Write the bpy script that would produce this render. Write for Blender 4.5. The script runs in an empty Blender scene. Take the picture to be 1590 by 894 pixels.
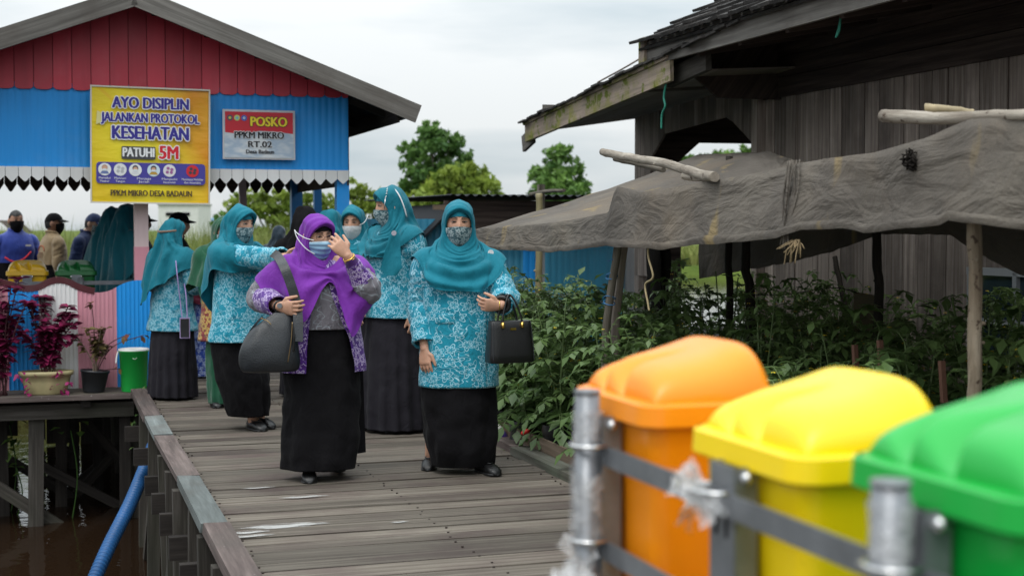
import bpy, bmesh, math, random
from mathutils import Vector, Matrix, Euler, noise as mnoise
R = math.radians
rng = random.Random(7)
SC = bpy.context.scene
COL = SC.collection

# ------------------------------------------------------------------ camera, sky, sun, exposure
CAM_H, PITCH, LENS = 1.40, R(2.387), 50.0
cam_d = bpy.data.cameras.new('camera')
cam = bpy.data.objects.new('camera', cam_d); COL.objects.link(cam)
cam.location = (0, 0, CAM_H); cam.rotation_euler = (R(90) - PITCH, 0, 0)
cam_d.lens = LENS; cam_d.sensor_width = 36; cam_d.clip_start = 0.05; cam_d.clip_end = 3000
cam_d.dof.use_dof = True; cam_d.dof.focus_distance = 8.15; cam_d.dof.aperture_fstop = 3.2
SC.camera = cam
SUN_EL, SUN_AZ = R(62), R(205)      # azimuth of the veiled sun, clockwise from +Y
wd = bpy.data.worlds.new('World'); SC.world = wd; wd.use_nodes = True
wn = wd.node_tree; wn.nodes.clear()
def W(t, **k):
    n = wn.nodes.new(t)
    for a, b in k.items(): setattr(n, a, b)
    return n
w_out = W('ShaderNodeOutputWorld'); w_add = W('ShaderNodeMixShader')
w_sky = W('ShaderNodeTexSky', sky_type='NISHITA', sun_disc=False, sun_elevation=SUN_EL, sun_rotation=SUN_AZ)
w_b1 = W('ShaderNodeBackground'); w_b1.inputs[1].default_value = 0.1
w_b2 = W('ShaderNodeBackground'); w_b2.inputs[1].default_value = 1.0
wn.links.new(w_sky.outputs[0], w_b1.inputs[0])
w_tc = W('ShaderNodeTexCoord'); w_sep = W('ShaderNodeSeparateXYZ')
wn.links.new(w_tc.outputs['Generated'], w_sep.inputs[0])
w_map = W('ShaderNodeMapping'); w_map.inputs['Scale'].default_value = (1.4, 1.4, 7.5)
wn.links.new(w_tc.outputs['Generated'], w_map.inputs[0])
w_no = W('ShaderNodeTexNoise'); w_no.inputs['Scale'].default_value = 2.3; w_no.inputs['Detail'].default_value = 5; w_no.inputs['Roughness'].default_value = .5
wn.links.new(w_map.outputs[0], w_no.inputs['Vector'])
w_rp = W('ShaderNodeValToRGB')
w_rp.color_ramp.elements[0].position = .34; w_rp.color_ramp.elements[0].color = (.52, .60, .645, 1)
w_rp.color_ramp.elements[1].position = .60; w_rp.color_ramp.elements[1].color = (.81, .84, .85, 1)
wn.links.new(w_no.outputs[0], w_rp.inputs[0])
w_el = W('ShaderNodeMapRange'); w_el.inputs[1].default_value = 0.0; w_el.inputs[2].default_value = 1.0
w_el.inputs[3].default_value = .80; w_el.inputs[4].default_value = 2.65
wn.links.new(w_sep.outputs[2], w_el.inputs[0])
w_mu = W('ShaderNodeVectorMath', operation='SCALE')
wn.links.new(w_rp.outputs[0], w_mu.inputs[0]); wn.links.new(w_el.outputs[0], w_mu.inputs['Scale'])
wn.links.new(w_mu.outputs[0], w_b2.inputs[0])
w_add.inputs[0].default_value = .95
wn.links.new(w_b1.outputs[0], w_add.inputs[1]); wn.links.new(w_b2.outputs[0], w_add.inputs[2])
wn.links.new(w_add.outputs[0], w_out.inputs[0])
sun_d = bpy.data.lights.new('sun', 'SUN'); sun_d.energy = 1.2; sun_d.angle = R(25); sun_d.color = (1, .97, .92)
sun = bpy.data.objects.new('sun', sun_d); COL.objects.link(sun)
sdir = Vector((math.sin(SUN_AZ) * math.cos(SUN_EL), math.cos(SUN_AZ) * math.cos(SUN_EL), math.sin(SUN_EL)))
sun.rotation_euler = sdir.to_track_quat('Z', 'Y').to_euler(); sun.location = (0, -10, 40)
SC.view_settings.view_transform = 'Standard'; SC.view_settings.look = 'None'
SC.view_settings.exposure = 0.22; SC.view_settings.gamma = 1.0; SC.view_settings.use_curve_mapping = False
SC.cycles.max_bounces = 8; SC.cycles.transparent_max_bounces = 16

# ------------------------------------------------------------------ coordinates
# the boardwalk runs 18.1 degrees left of the view: u across it (to the right), v along it (away)
YAW = R(18.13); CU, SU = math.cos(YAW), math.sin(YAW)
def D(u, v, z=0.0): return Vector((u * CU - v * SU, u * SU + v * CU, z))
def UVZ(P): return (P.x * CU + P.y * SU, -P.x * SU + P.y * CU, P.z)
F_PX = LENS / 36 * 1590
def ray(px, py):
    cx, cz = (px - 795) / F_PX, -(py - 447) / F_PX
    y = math.cos(PITCH) + cz * math.sin(PITCH); z = -math.sin(PITCH) + cz * math.cos(PITCH)
    return Vector((cx / y, 1.0, z / y))
def _hit(d, t): return Vector((d.x * t, d.y * t, CAM_H + d.z * t))
def PY(px, py, Y): return UVZ(_hit(ray(px, py), Y))           # seen direction at a distance Y
def PV(px, py, v): d = ray(px, py); return UVZ(_hit(d, v / (-d.x * SU + d.y * CU)))   # where it meets the plane v
def PU(px, py, u): d = ray(px, py); return UVZ(_hit(d, u / (d.x * CU + d.y * SU)))
def PZ(px, py, z): d = ray(px, py); return UVZ(_hit(d, (z - CAM_H) / d.z))
def lerp(a, b, t): return a + (b - a) * t
def clamp(x, a=0., b=1.): return max(a, min(b, x))
def sstep(a, b, x): t = clamp((x - a) / (b - a)); return t * t * (3 - 2 * t)
def curve1(tab, x):     # piecewise linear table, smooth enough once sampled
    if x <= tab[0][0]: return tab[0][1]
    for (a, fa), (b, fb) in zip(tab, tab[1:]):
        if x <= b: return fa + (fb - fa) * (x - a) / (b - a)
    return tab[-1][1]
def catmull(ps, n):
    out = []; m = len(ps)
    for i in range(m - 1):
        p0, p1, p2, p3 = ps[max(i-1, 0)], ps[i], ps[i+1], ps[min(i+2, m-1)]
        for k in range(n):
            t = k / n
            out.append(0.5 * ((2 * p1) + (p2 - p0) * t + (2*p0 - 5*p1 + 4*p2 - p3) * t*t + (3*p1 - p0 - 3*p2 + p3) * t**3))
    out.append(ps[-1].copy()); return out
def nz(x, y=0., z=0.): return mnoise.noise(Vector((x, y, z)))

# ------------------------------------------------------------------ mesh builder
BASE = {}
class MB:
    def __init__(s): s.v = []; s.f = []; s.uv = []; s.tone = []; s.mi = []; s.sm = []
    def face(s, idx, uv=None, tone=.5, mi=0, smooth=False):
        s.f.append(idx); s.uv.append(uv or [(s.v[i][0], s.v[i][2]) for i in idx]); s.tone.append(tone); s.mi.append(mi); s.sm.append(smooth)
    def box(s, c, size, rot=None, grain=0, tone=None, mi=0, jit=0.0, taper=None):
        if tone is None: tone = rng.random()
        off = (rng.uniform(0, 50), rng.uniform(0, 50)); b = len(s.v); c = Vector(c)
        loc = []
        for sx in (-1, 1):
            for sy in (-1, 1):
                for sz in (-1, 1):
                    p = Vector((sx * size[0] / 2, sy * size[1] / 2, sz * size[2] / 2))
                    if taper and sz > 0: p.x *= taper; p.y *= taper
                    if jit: p += Vector((rng.uniform(-jit, jit), rng.uniform(-jit, jit), rng.uniform(-jit, jit)))
                    loc.append(p)
        for p in loc:
            s.v.append((rot @ p if rot else p) + c)
        o = [a for a in range(3) if a != grain]
        for q in ((0,1,3,2), (4,6,7,5), (0,4,5,1), (2,3,7,6), (0,2,6,4), (1,5,7,3)):
            s.face([b + i for i in q], [(loc[i][grain] + off[0], loc[i][o[0]] + loc[i][o[1]] + off[1]) for i in q], tone, mi)
    def bar(s, a, b, w, h, up=(0, 0, 1), tone=None, mi=0, jit=0.0):     # a beam of section w x h from a to b, grain along it
        a, b = Vector(a), Vector(b); d = b - a; L = d.length; x = d / L
        z = Vector(up); z = z - x * z.dot(x)
        if z.length < 1e-4: z = Vector((1, 0, 0)) - x * x.x
        z.normalize(); y = z.cross(x)
        s.box((a + b) / 2, (L, w, h), Matrix((x, y, z)).transposed(), 0, tone, mi, jit)
    def loft(s, rings, close=True, cap0=False, cap1=False, tone=.5, mi=0, smooth=True, uvs=None):
        b = len(s.v); n = len(rings[0]); m = len(rings)
        for r in rings: s.v.extend(Vector(p) for p in r)
        if uvs is None:
            cu = [0.]
            for j in range(n): cu.append(cu[-1] + max((Vector(rings[i][(j+1) % n]) - Vector(rings[i][j])).length for i in (0, m//2, m-1)))
            cv = [0.]
            for i in range(m-1): cv.append(cv[-1] + (Vector(rings[i+1][0]) - Vector(rings[i][0])).length)
            ou, ov = rng.uniform(0, 20), rng.uniform(0, 20)
            uvf = lambda i, j: (cu[j] + ou, cv[i] + ov)
        else: uvf = uvs
        for i in range(m - 1):
            for j in range(n if close else n - 1):
                k = (j + 1) % n
                s.face([b + i*n + j, b + i*n + k, b + (i+1)*n + k, b + (i+1)*n + j],
                       [uvf(i, j), uvf(i, j+1), uvf(i+1, j+1), uvf(i+1, j)], tone, mi, smooth)
        if cap0: s.face([b + j for j in range(n)][::-1], [uvf(0, j) for j in range(n)][::-1], tone, mi, False)
        if cap1: s.face([b + (m-1)*n + j for j in range(n)], [uvf(m-1, j) for j in range(n)], tone, mi, False)
    def tube(s, pts, r, n=8, cap=True, tone=.5, mi=0, smooth=True, flat=1.0, up=None, round_ends=False, wob=0.0):
        pts = [Vector(p) for p in pts]; m = len(pts)
        rr = list(r) if isinstance(r, (list, tuple)) else [r] * m
        if round_ends:
            d0 = (pts[0] - pts[1]).normalized(); d1 = (pts[-1] - pts[-2]).normalized(); r0, r1 = rr[0], rr[-1]
            pre = [(pts[0] + d0 * r0 * math.sin(a), r0 * math.cos(a)) for a in (1.45, .95, .5)]
            post = [(pts[-1] + d1 * r1 * math.sin(a), r1 * math.cos(a)) for a in (.5, .95, 1.45)]
            pts = [p for p, _ in pre] + pts + [p for p, _ in post]; rr = [q for _, q in pre] + rr + [q for _, q in post]; m = len(pts)
        rings = []; nrm = Vector(up) if up else None
        for i in range(m):
            t = (pts[min(i+1, m-1)] - pts[max(i-1, 0)])
            t = t.normalized() if t.length > 1e-9 else Vector((0, 0, 1))
            if nrm is None:
                nrm = t.orthogonal().normalized()
            nrm = nrm - t * nrm.dot(t)
            nrm = nrm.normalized() if nrm.length > 1e-6 else t.orthogonal().normalized()
            bn = t.cross(nrm); ring = []
            for j in range(n):
                a = 2 * math.pi * j / n
                q = rr[i] * (1 + (wob * nz(i * .6, j * .9, rr[0] * 77) if wob else 0))
                ring.append(pts[i] + nrm * math.cos(a) * q + bn * math.sin(a) * q * flat)
            rings.append(ring)
        s.loft(rings, True, cap, cap, tone, mi, smooth)
    def sphere(s, c, r, nu=12, nv=8, mi=0, tone=.5, rot=None):
        c = Vector(c); r = r if isinstance(r, (tuple, list)) else (r, r, r); rings = []
        for i in range(nv + 1):
            a = math.pi * clamp(i / nv, .004, .996); ring = []
            for j in range(nu):
                t = 2 * math.pi * j / nu
                p = Vector((r[0] * math.sin(a) * math.cos(t), r[1] * math.sin(a) * math.sin(t), -r[2] * math.cos(a)))
                ring.append(c + (rot @ p if rot else p))
            rings.append(ring)
        s.loft(rings, True, True, True, tone, mi)
    def grid(s, P, tone=.5, mi=0, smooth=True, uvs=None): s.loft(P, False, False, False, tone, mi, smooth, uvs)
    def mesh(s, name, mats, off=(0, 0, 0)):
        me = bpy.data.meshes.new(name); off = Vector(off)
        me.from_pydata([tuple(Vector(p) - off) for p in s.v], [], s.f)
        for m in (mats if isinstance(mats, (list, tuple)) else [mats]): me.materials.append(m)
        uvl = me.uv_layers.new(name='UVMap'); flat = [c for q in s.uv for p in q for c in p]
        uvl.data.foreach_set('uv', flat)
        at = me.attributes.new('tone', 'FLOAT', 'FACE'); at.data.foreach_set('value', s.tone)
        me.polygons.foreach_set('material_index', s.mi); me.polygons.foreach_set('use_smooth', s.sm)
        me.update(); return me
    def build(s, name, mats, parent=None, local=False):
        off = (0, 0, 0) if (local or parent is None) else BASE.get(parent.name, (0, 0, 0))
        o = bpy.data.objects.new(name, s.mesh(name, mats, off)); COL.objects.link(o)
        if parent: o.parent = parent
        return o
def part(mesh, name, parent):
    o = bpy.data.objects.new(name, mesh); COL.objects.link(o); o.parent = parent; return o
def tag(o, label=None, cat=None, group=None, kind=None):
    if label: o['label'] = label
    if cat: o['category'] = cat
    if group: o['group'] = group
    if kind: o['kind'] = kind
    return o
def thing(name, label, cat, base=(0, 0, 0), group=None, kind=None):   # an Empty standing in the boardwalk's frame; parts are given in (u, v, z)
    o = bpy.data.objects.new(name, None); COL.objects.link(o); o.empty_display_size = .1
    o.location = D(*base); o.rotation_euler = (0, 0, YAW); BASE[o.name] = Vector(base)
    return tag(o, label, cat, group, kind)
def single(mb, name, mats, label, cat, base, group=None, kind=None):   # a thing that is one mesh
    o = bpy.data.objects.new(name, mb.mesh(name, mats, base)); COL.objects.link(o)
    o.location = D(*base); o.rotation_euler = (0, 0, YAW); BASE[o.name] = Vector(base)
    return tag(o, label, cat, group, kind)
def copy_tree(o, loc, rz=None, scale=None, label=None):
    c = o.copy(); COL.objects.link(c); c.location = loc
    if rz is not None: c.rotation_euler = (0, 0, rz)
    if scale: c.scale = (scale,) * 3 if not isinstance(scale, tuple) else scale
    if label: c['label'] = label
    for ch in list(o.children):
        d = ch.copy(); COL.objects.link(d); d.parent = c
        for g in ch.children:
            e = g.copy(); COL.objects.link(e); e.parent = d
    return c

# ------------------------------------------------------------------ materials
class NT:
    def __init__(s, name):
        s.m = bpy.data.materials.new(name); s.m.use_nodes = True; s.t = s.m.node_tree
        s.b = s.t.nodes['Principled BSDF']; s.out = s.t.nodes['Material Output']
    def n(s, t, **k):
        x = s.t.nodes.new(t)
        for a, b in k.items():
            if a.startswith('i_'):
                key = a[2:]; x.inputs[int(key) if key.isdigit() else key].default_value = b
            else: setattr(x, a, b)
        return x
    def l(s, a, b): s.t.links.new(a, b)
    def math(s, op, a, b=None, c=None, cl=False):
        x = s.n('ShaderNodeMath', operation=op, use_clamp=cl)
        for i, q in enumerate((a, b, c)):
            if q is None: continue
            if isinstance(q, (int, float)): x.inputs[i].default_value = q
            else: s.l(q, x.inputs[i])
        return x.outputs[0]
    def mix(s, f, a, b, mode='MIX'):
        x = s.n('ShaderNodeMix', data_type='RGBA', blend_type=mode)
        for i, q in ((0, f), (6, a), (7, b)):
            if isinstance(q, (int, float)): x.inputs[i].default_value = q
            elif isinstance(q, (tuple, list)): x.inputs[i].default_value = (*q[:3], 1)
            else: s.l(q, x.inputs[i])
        return x.outputs[2]
    def coord(s, kind='Object', scale=(1, 1, 1), rot=(0, 0, 0)):
        tc = s.n('ShaderNodeTexCoord'); mp = s.n('ShaderNodeMapping')
        mp.inputs['Scale'].default_value = scale; mp.inputs['Rotation'].default_value = rot
        s.l(tc.outputs[kind], mp.inputs[0]); return mp.outputs[0]
    def noise(s, vec, scale, detail=4, rough=.55, dist=0.0):
        x = s.n('ShaderNodeTexNoise'); s.l(vec, x.inputs['Vector'])
        x.inputs['Scale'].default_value = scale; x.inputs['Detail'].default_value = detail
        x.inputs['Roughness'].default_value = rough; x.inputs['Distortion'].default_value = dist; return x.outputs[0]
    def ramp(s, f, stops):
        x = s.n('ShaderNodeValToRGB'); e = x.color_ramp.elements
        while len(e) < len(stops): e.new(.5)
        for q, (p, c) in zip(e, stops):
            q.position = p; q.color = (*c[:3], 1) if isinstance(c, (tuple, list)) else (c, c, c, 1)
        s.l(f, x.inputs[0]); return x.outputs[0]
    def rng(s, f, a, b, c=0., d=1.):
        x = s.n('ShaderNodeMapRange'); s.l(f, x.inputs[0])
        for i, q in enumerate((a, b, c, d)): x.inputs[i+1].default_value = q
        return x.outputs[0]
    def attr(s, name): return s.n('ShaderNodeAttribute', attribute_name=name).outputs['Fac']
    def bump(s, h, strength=.3, dist=.01, prev=None):
        x = s.n('ShaderNodeBump'); x.inputs['Strength'].default_value = strength; x.inputs['Distance'].default_value = dist
        s.l(h, x.inputs['Height'])
        if prev is not None: s.l(prev, x.inputs['Normal'])
        s.l(x.outputs[0], s.b.inputs['Normal']); return x.outputs[0]
    def set(s, base=None, rough=None, spec=None, metal=None, **k):
        for key, q in (('Base Color', base), ('Roughness', rough), ('Specular IOR Level', spec), ('Metallic', metal)):
            if q is None: continue
            if isinstance(q, (int, float)): s.b.inputs[key].default_value = q
            elif isinstance(q, (tuple, list)): s.b.inputs[key].default_value = (*q[:3], 1)
            else: s.l(q, s.b.inputs[key])
        for a, b in k.items(): s.b.inputs[a].default_value = b
        return s.m
def srgb(r, g, b):
    f = lambda c: ((c/255 + .055) / 1.055) ** 2.4 if c > 10 else c/255/12.92
    return (f(r), f(g), f(b))
def plain(name, c, rough=.6, spec=.4, var=.18, scale=6, bump=0.0, bscale=60, metal=0., coord='Object', **k):
    t = NT(name); v = t.coord(coord); n = t.noise(v, scale, 5)
    lo = tuple(x * (1 - var) for x in c); hi = tuple(min(1, x * (1 + var)) for x in c)
    t.set(t.ramp(n, [(.3, lo), (.7, hi)]), rough, spec, metal, **k)
    if bump: t.bump(t.noise(v, bscale, 4), bump, .01)
    return t.m
def wood(name, dark, mid, light, grain=26, along=1.3, stain=None, stain_amt=.5, rough=.85, bump=.35, tone=(.72, 1.22), spots=None, stain_scale=1.6):
    t = NT(name); v = t.coord('UV', (along, grain, 1)); v2 = t.coord('UV')
    n = t.noise(v, 1.0, 7, .62, .4); n2 = t.noise(v2, stain_scale, 5, .6)
    fine = t.noise(t.coord('UV', (along * 3, grain * 5, 1)), 1.0, 3, .6)
    col = t.ramp(n, [(.28, dark), (.5, mid), (.74, light)])
    col = t.mix(t.rng(fine, .35, .75, 0., .35), col, tuple(x * .55 for x in dark))
    if stain: col = t.mix(t.math('MULTIPLY', t.rng(n2, .47, .68), stain_amt), col, stain)
    if spots: col = t.mix(t.rng(t.noise(v2, spots[1], 6, .6), spots[2], spots[2] + .05), col, spots[0])
    tn = t.rng(t.attr('tone'), 0, 1, *tone)
    x = t.n('ShaderNodeVectorMath', operation='SCALE'); t.l(col, x.inputs[0]); t.l(tn, x.inputs['Scale'])
    t.set(x.outputs[0], rough, .25); t.bump(t.math('ADD', n, t.math('MULTIPLY', fine, .5)), bump, .008); return t.m
MAT = {}
MAT['deck'] = wood('deck_boards', (.050, .040, .031), (.138, .118, .096), (.24, .212, .174), 34, .8, (.075, .052, .048), .8, .8, .7, (.62, 1.25), spots=((.035, .03, .026), 9, .70))
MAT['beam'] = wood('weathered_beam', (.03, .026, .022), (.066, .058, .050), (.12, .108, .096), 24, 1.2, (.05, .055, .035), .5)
MAT['beam_dark'] = wood('dark_beam', (.014, .011, .01), (.03, .025, .022), (.055, .047, .04), 24, 1.2)  # darker version of the weathered beam wood
MAT['barge'] = wood('grey_bargeboard', (.085, .077, .070), (.155, .145, .132), (.23, .215, .197), 22, 1.0, (.09, .075, .065), .6)
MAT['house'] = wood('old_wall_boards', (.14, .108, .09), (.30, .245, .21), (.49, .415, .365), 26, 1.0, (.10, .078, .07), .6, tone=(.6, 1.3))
MAT['house_dark'] = wood('dark_eave_boards', (.024, .017, .015), (.065, .047, .040), (.12, .09, .076), 22, 1.0, tone=(.7, 1.2))  # dark brown wood, partly standing in for shade under roofs
MAT['soffit'] = wood('soffit_boards', (.2, .17, .15), (.32, .28, .25), (.42, .38, .34), 22, 1.0)
MAT['mossy'] = wood('mossy_fascia', (.16, .14, .10), (.33, .26, .21), (.46, .36, .30), 16, 1.0, (.20, .205, .025), .95, spots=((.12, .14, .02), 7, .55), stain_scale=3.4)
MAT['kerb_pink'] = wood('kerb_faded_pink', (.06, .046, .042), (.135, .104, .096), (.24, .19, .175), 20, 1.2, (.09, .08, .07), .7, spots=((.45, .42, .41), 55, .66))
MAT['kerb_mint'] = wood('kerb_faded_mint', (.10, .11, .105), (.165, .185, .18), (.25, .28, .275), 14, 1.4, (.11, .10, .09), .7)
MAT['kerb_moss'] = wood('kerb_mossy', (.055, .052, .04), (.11, .105, .085), (.2, .2, .17), 20, 1.2, (.14, .17, .12), .7)
MAT['bed_board'] = wood('bed_edge_board', (.09, .065, .045), (.17, .125, .09), (.25, .19, .14), 24, 1.0)
MAT['pale_pole'] = wood('peeled_pole', (.17, .14, .11), (.36, .315, .26), (.53, .48, .41), 20, 3.0, (.14, .11, .085), .8, .8, .8, spots=((.08, .055, .04), 16, .60))
MAT['bark_pole'] = wood('bark_pole', (.10, .075, .05), (.24, .195, .14), (.40, .34, .26), 26, 4.0, (.12, .09, .06), .75, .9, 1.0, spots=((.06, .04, .028), 30, .58))
MAT['stick'] = wood('grey_stick', (.07, .058, .045), (.15, .13, .105), (.24, .215, .18), 20, 2.0)
MAT['dark_pole'] = wood('dark_pole', (.014, .012, .010), (.032, .027, .022), (.06, .052, .043), 20, 2.0)
MAT['shingle'] = wood('roof_shingle', (.022, .02, .019), (.05, .046, .044), (.115, .107, .10), 9, 6, (.04, .045, .02), .4, .9, .8, (.55, 1.5))
def painted(name, c, dirt=.35, rough=.5, streak=True, tone=(.9, 1.08)):
    t = NT(name); v = t.coord('Object', (9, 9, .7)); n = t.noise(v, 1, 5); n2 = t.noise(t.coord('Object'), 2.2, 6, .65)
    d = tuple(x * .55 for x in c); col = t.mix(t.math('MULTIPLY', t.rng(n, .5, .8), dirt), c, d)
    fade = tuple(min(1, x * .8 + .09) for x in c); col = t.mix(t.rng(n2, .5, .75, 0, .45), col, fade)
    x = t.n('ShaderNodeVectorMath', operation='SCALE'); t.l(col, x.inputs[0]); t.l(t.rng(t.attr('tone'), 0, 1, *tone), x.inputs['Scale'])
    t.set(x.outputs[0], rough, .4); t.bump(n2, .1, .01); return t.m
MAT['red'] = painted('painted_red', (.57, .045, .075), .5, .45, tone=(.8, 1.1))
MAT['blue'] = painted('painted_blue', (.012, .29, .76), .3)
MAT['blue_post'] = painted('painted_blue_post', (.02, .16, .40), .3)
MAT['window_white'] = painted('dull_white', (.30, .31, .32), .5)
MAT['white'] = painted('painted_white', (.72, .71, .70), .35)
MAT['pink'] = painted('painted_pink', (.62, .27, .33), .4)
MAT['pink_light'] = painted('painted_pale_pink', (.66, .50, .50), .3)
MAT['maroon'] = painted('painted_maroon', (.075, .012, .017), .3)
MAT['zinc_blue'] = painted('zinc_blue', (.05, .27, .42), .4, .4)
MAT['zinc_grey'] = painted('zinc_grey', (.30, .31, .32), .4, .45)
MAT['roof_dark'] = plain('dark_zinc_roof', (.012, .014, .018), .8, .2)
MAT['black_void'] = plain('dark_interior', (.008, .008, .009), .95, .1)
# ================================================================== THE SETTING
def water_mat():
    t = NT('brown_water'); v = t.coord('Object', (1, 1, 1)); n = t.noise(v, 2.2, 4, .5, .6); n2 = t.noise(v, 11, 2, .5)
    t.set((.020, .011, .006), .04, .5, IOR=1.33); t.bump(t.math('ADD', n, t.math('MULTIPLY', n2, .25)), .10, .08); return t.m
def ground_mat():
    t = NT('grassy_ground'); v = t.coord('Object'); n = t.noise(v, .35, 6, .6); n2 = t.noise(v, 5, 5)
    c = t.ramp(n, [(.3, (.06, .095, .018)), (.55, (.11, .15, .03)), (.75, (.15, .17, .045))])
    t.set(t.mix(t.rng(n2, .4, .8, 0, .5), c, (.05, .07, .016)), .95, .1); t.bump(n2, .6, .1); return t.m
def soil_mat():
    t = NT('garden_soil'); v = t.coord('Object'); n = t.noise(v, 5, 7, .65)
    t.set(t.ramp(n, [(.3, (.018, .013, .01)), (.6, (.045, .034, .026)), (.8, (.08, .062, .048))]), .95, .15); t.bump(n, .8, .05); return t.m
WZ = -1.12
mb = MB(); mb.v = [(-1500, -60, WZ), (1500, -60, WZ), (1500, 1500, WZ - .02), (-1500, 1500, WZ - .02)]; mb.face([0, 1, 2, 3])
o = mb.build('water', water_mat()); tag(o, kind='structure')
land = [(-1500, 27), (-40, 26), (-12, 25), (-3, 25.5), (1, 28), (3, 36), (5, 60), (8, 76), (60, 80), (1500, 90), (1500, 1500), (-1500, 1500)]
mb = MB(); n = len(land)
cx = [(x * .995, y + .9) for x, y in land]
mb.v = [(x, y, WZ - .3) for x, y in land] + [(x, y, -.62) for x, y in cx]
for i in range(n): mb.face([i, (i+1) % n, n + (i+1) % n, n + i])
mb.face([n + i for i in range(n)])
o = mb.build('ground', ground_mat()); tag(o, kind='structure')
bpy_tri = bmesh.new(); bpy_tri.from_mesh(o.data); bmesh.ops.triangulate(bpy_tri, faces=[f for f in bpy_tri.faces if len(f.verts) > 4]); bpy_tri.to_mesh(o.data); bpy_tri.free()

# tall grass on the far bank
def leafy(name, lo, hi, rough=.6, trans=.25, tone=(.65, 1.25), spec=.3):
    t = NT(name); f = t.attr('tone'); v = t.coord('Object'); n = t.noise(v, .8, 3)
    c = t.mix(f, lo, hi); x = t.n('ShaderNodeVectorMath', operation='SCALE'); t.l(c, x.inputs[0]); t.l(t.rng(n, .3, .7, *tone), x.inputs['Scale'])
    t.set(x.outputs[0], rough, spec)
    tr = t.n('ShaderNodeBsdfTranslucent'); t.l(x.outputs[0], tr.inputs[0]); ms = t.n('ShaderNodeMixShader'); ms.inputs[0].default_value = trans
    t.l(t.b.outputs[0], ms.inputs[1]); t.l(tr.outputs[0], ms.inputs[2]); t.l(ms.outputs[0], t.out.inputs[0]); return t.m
MAT['grass'] = leafy('tall_grass', (.10, .15, .028), (.26, .28, .085), .8, .3)
def blade(mb, x, y, z, h, w, lean, az, tone):
    d = Vector((math.cos(az), math.sin(az), 0)); s = Vector((-d.y, d.x, 0)) * w / 2; b = len(mb.v); p = Vector((x, y, z))
    q = p + d * lean * .35 * h + Vector((0, 0, h * .6)); r = p + d * lean * h + Vector((0, 0, h))
    mb.v += [p - s, p + s, q - s * .8, q + s * .8, r]
    mb.face([b, b+1, b+3, b+2], None, tone); mb.face([b+2, b+3, b+4], None, tone)
mb = MB(); g = random.Random(3)
for i in range(9000):
    y = g.uniform(25.8, 44); x = g.uniform(-.40 * y, .02 * y - .3)
    hh = 1.95 + .5 * nz(x * .35, y * .3, 2) + .25 * nz(x * 1.3, y * 1.1, 5)
    for k in range(3):
        blade(mb, x + g.gauss(0, .12), y + g.gauss(0, .12), -.65, hh * g.uniform(.6, 1.08), g.uniform(.018, .05), g.uniform(.05, .55), g.uniform(0, 6.28), clamp(.5 + .5 * nz(x * .4, y * .4, 9) + g.uniform(-.3, .3)))
for i in range(5000):
    y = g.uniform(78, 92); x = g.uniform(.07 * y, .30 * y)
    for k in range(2): blade(mb, x + g.gauss(0, .2), y, -.65, g.uniform(.5, 1.2), g.uniform(.06, .14), g.uniform(.1, .5), g.uniform(0, 6.28), g.uniform(.3, 1))
o = mb.build('grass', MAT['grass']); tag(o, 'tall yellow green grass on the far bank', 'grass', kind='stuff')

# ------------------------------------------------------------------ boardwalk
U0, U1 = .745, 2.745
bw = thing('boardwalk', 'grey plank walkway over the water', 'boardwalk', (U0, 6, 0), kind='structure')
mb = MB(); v = -.6; g = random.Random(11)
while v < 26:
    w = g.choice((.19, .2, .21, .22, .23, .145)); e0, e1 = g.uniform(-.03, .015), g.uniform(-.02, .04)
    tilt = g.uniform(-.004, .004); skew = g.uniform(-.006, .006)
    rot = Matrix.Rotation(skew, 3, 'Z') @ Matrix.Rotation(tilt * .4, 3, 'Y') @ Matrix.Rotation(g.uniform(-.012, .012), 3, 'X')
    mb.box(((U0 + U1) / 2 + (e0 + e1) / 2, v + w / 2, -.018 + g.uniform(-.003, .003)), (U1 - U0 + e1 - e0, w - g.choice((.008, .012, .015, .022)), .034), rot, 0, g.random(), jit=.002)
    v += w
mb.build('planks', MAT['deck'], bw)
mb = MB(); v = 4.6
for k in range(46):
    for u in (U0 + .07, (U0 + U1) / 2, U1 - .07):
        for dv in (.05, .15):
            c = (u + g.gauss(0, .012), v + dv + g.gauss(0, .012)); mb.tube([(c[0], c[1], -.006), (c[0], c[1], .0035)], .0055, 6, smooth=False)
    v += .205
nl = mb.build('nail_heads', plain('rusty_nail', (.03, .02, .016), .7), bw); nl['kind'] = 'stuff'
def splash_mat():
    t = NT('dried_white_paint'); v = t.coord('UV', (14, 60, 1)); n = t.noise(v, 1, 6, .65)
    m = t.mix(0.0, (.72, .72, .72), (.7, .7, .7)); t.set((.46, .455, .44), .8, .2)
    uv = t.coord('UV'); sp = t.n('ShaderNodeSeparateXYZ'); t.l(uv, sp.inputs[0])
    d = t.math('ADD', t.math('POWER', t.math('ABSOLUTE', t.math('MULTIPLY', t.math('SUBTRACT', sp.outputs[0], .5), 2)), 2), t.math('POWER', t.math('ABSOLUTE', t.math('MULTIPLY', t.math('SUBTRACT', sp.outputs[1], .5), 2)), 2))
    n2 = t.noise(t.coord('UV', (3.2, 11, 1)), 1, 5, .6, .3)
    a = t.rng(t.math('SUBTRACT', t.math('ADD', n2, t.math('MULTIPLY', n, .25)), t.math('MULTIPLY', d, .5)), .45, .56, 0, .85)
    t.l(a, t.b.inputs['Alpha']); return t.m
spl = splash_mat(); mb = MB()
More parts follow.
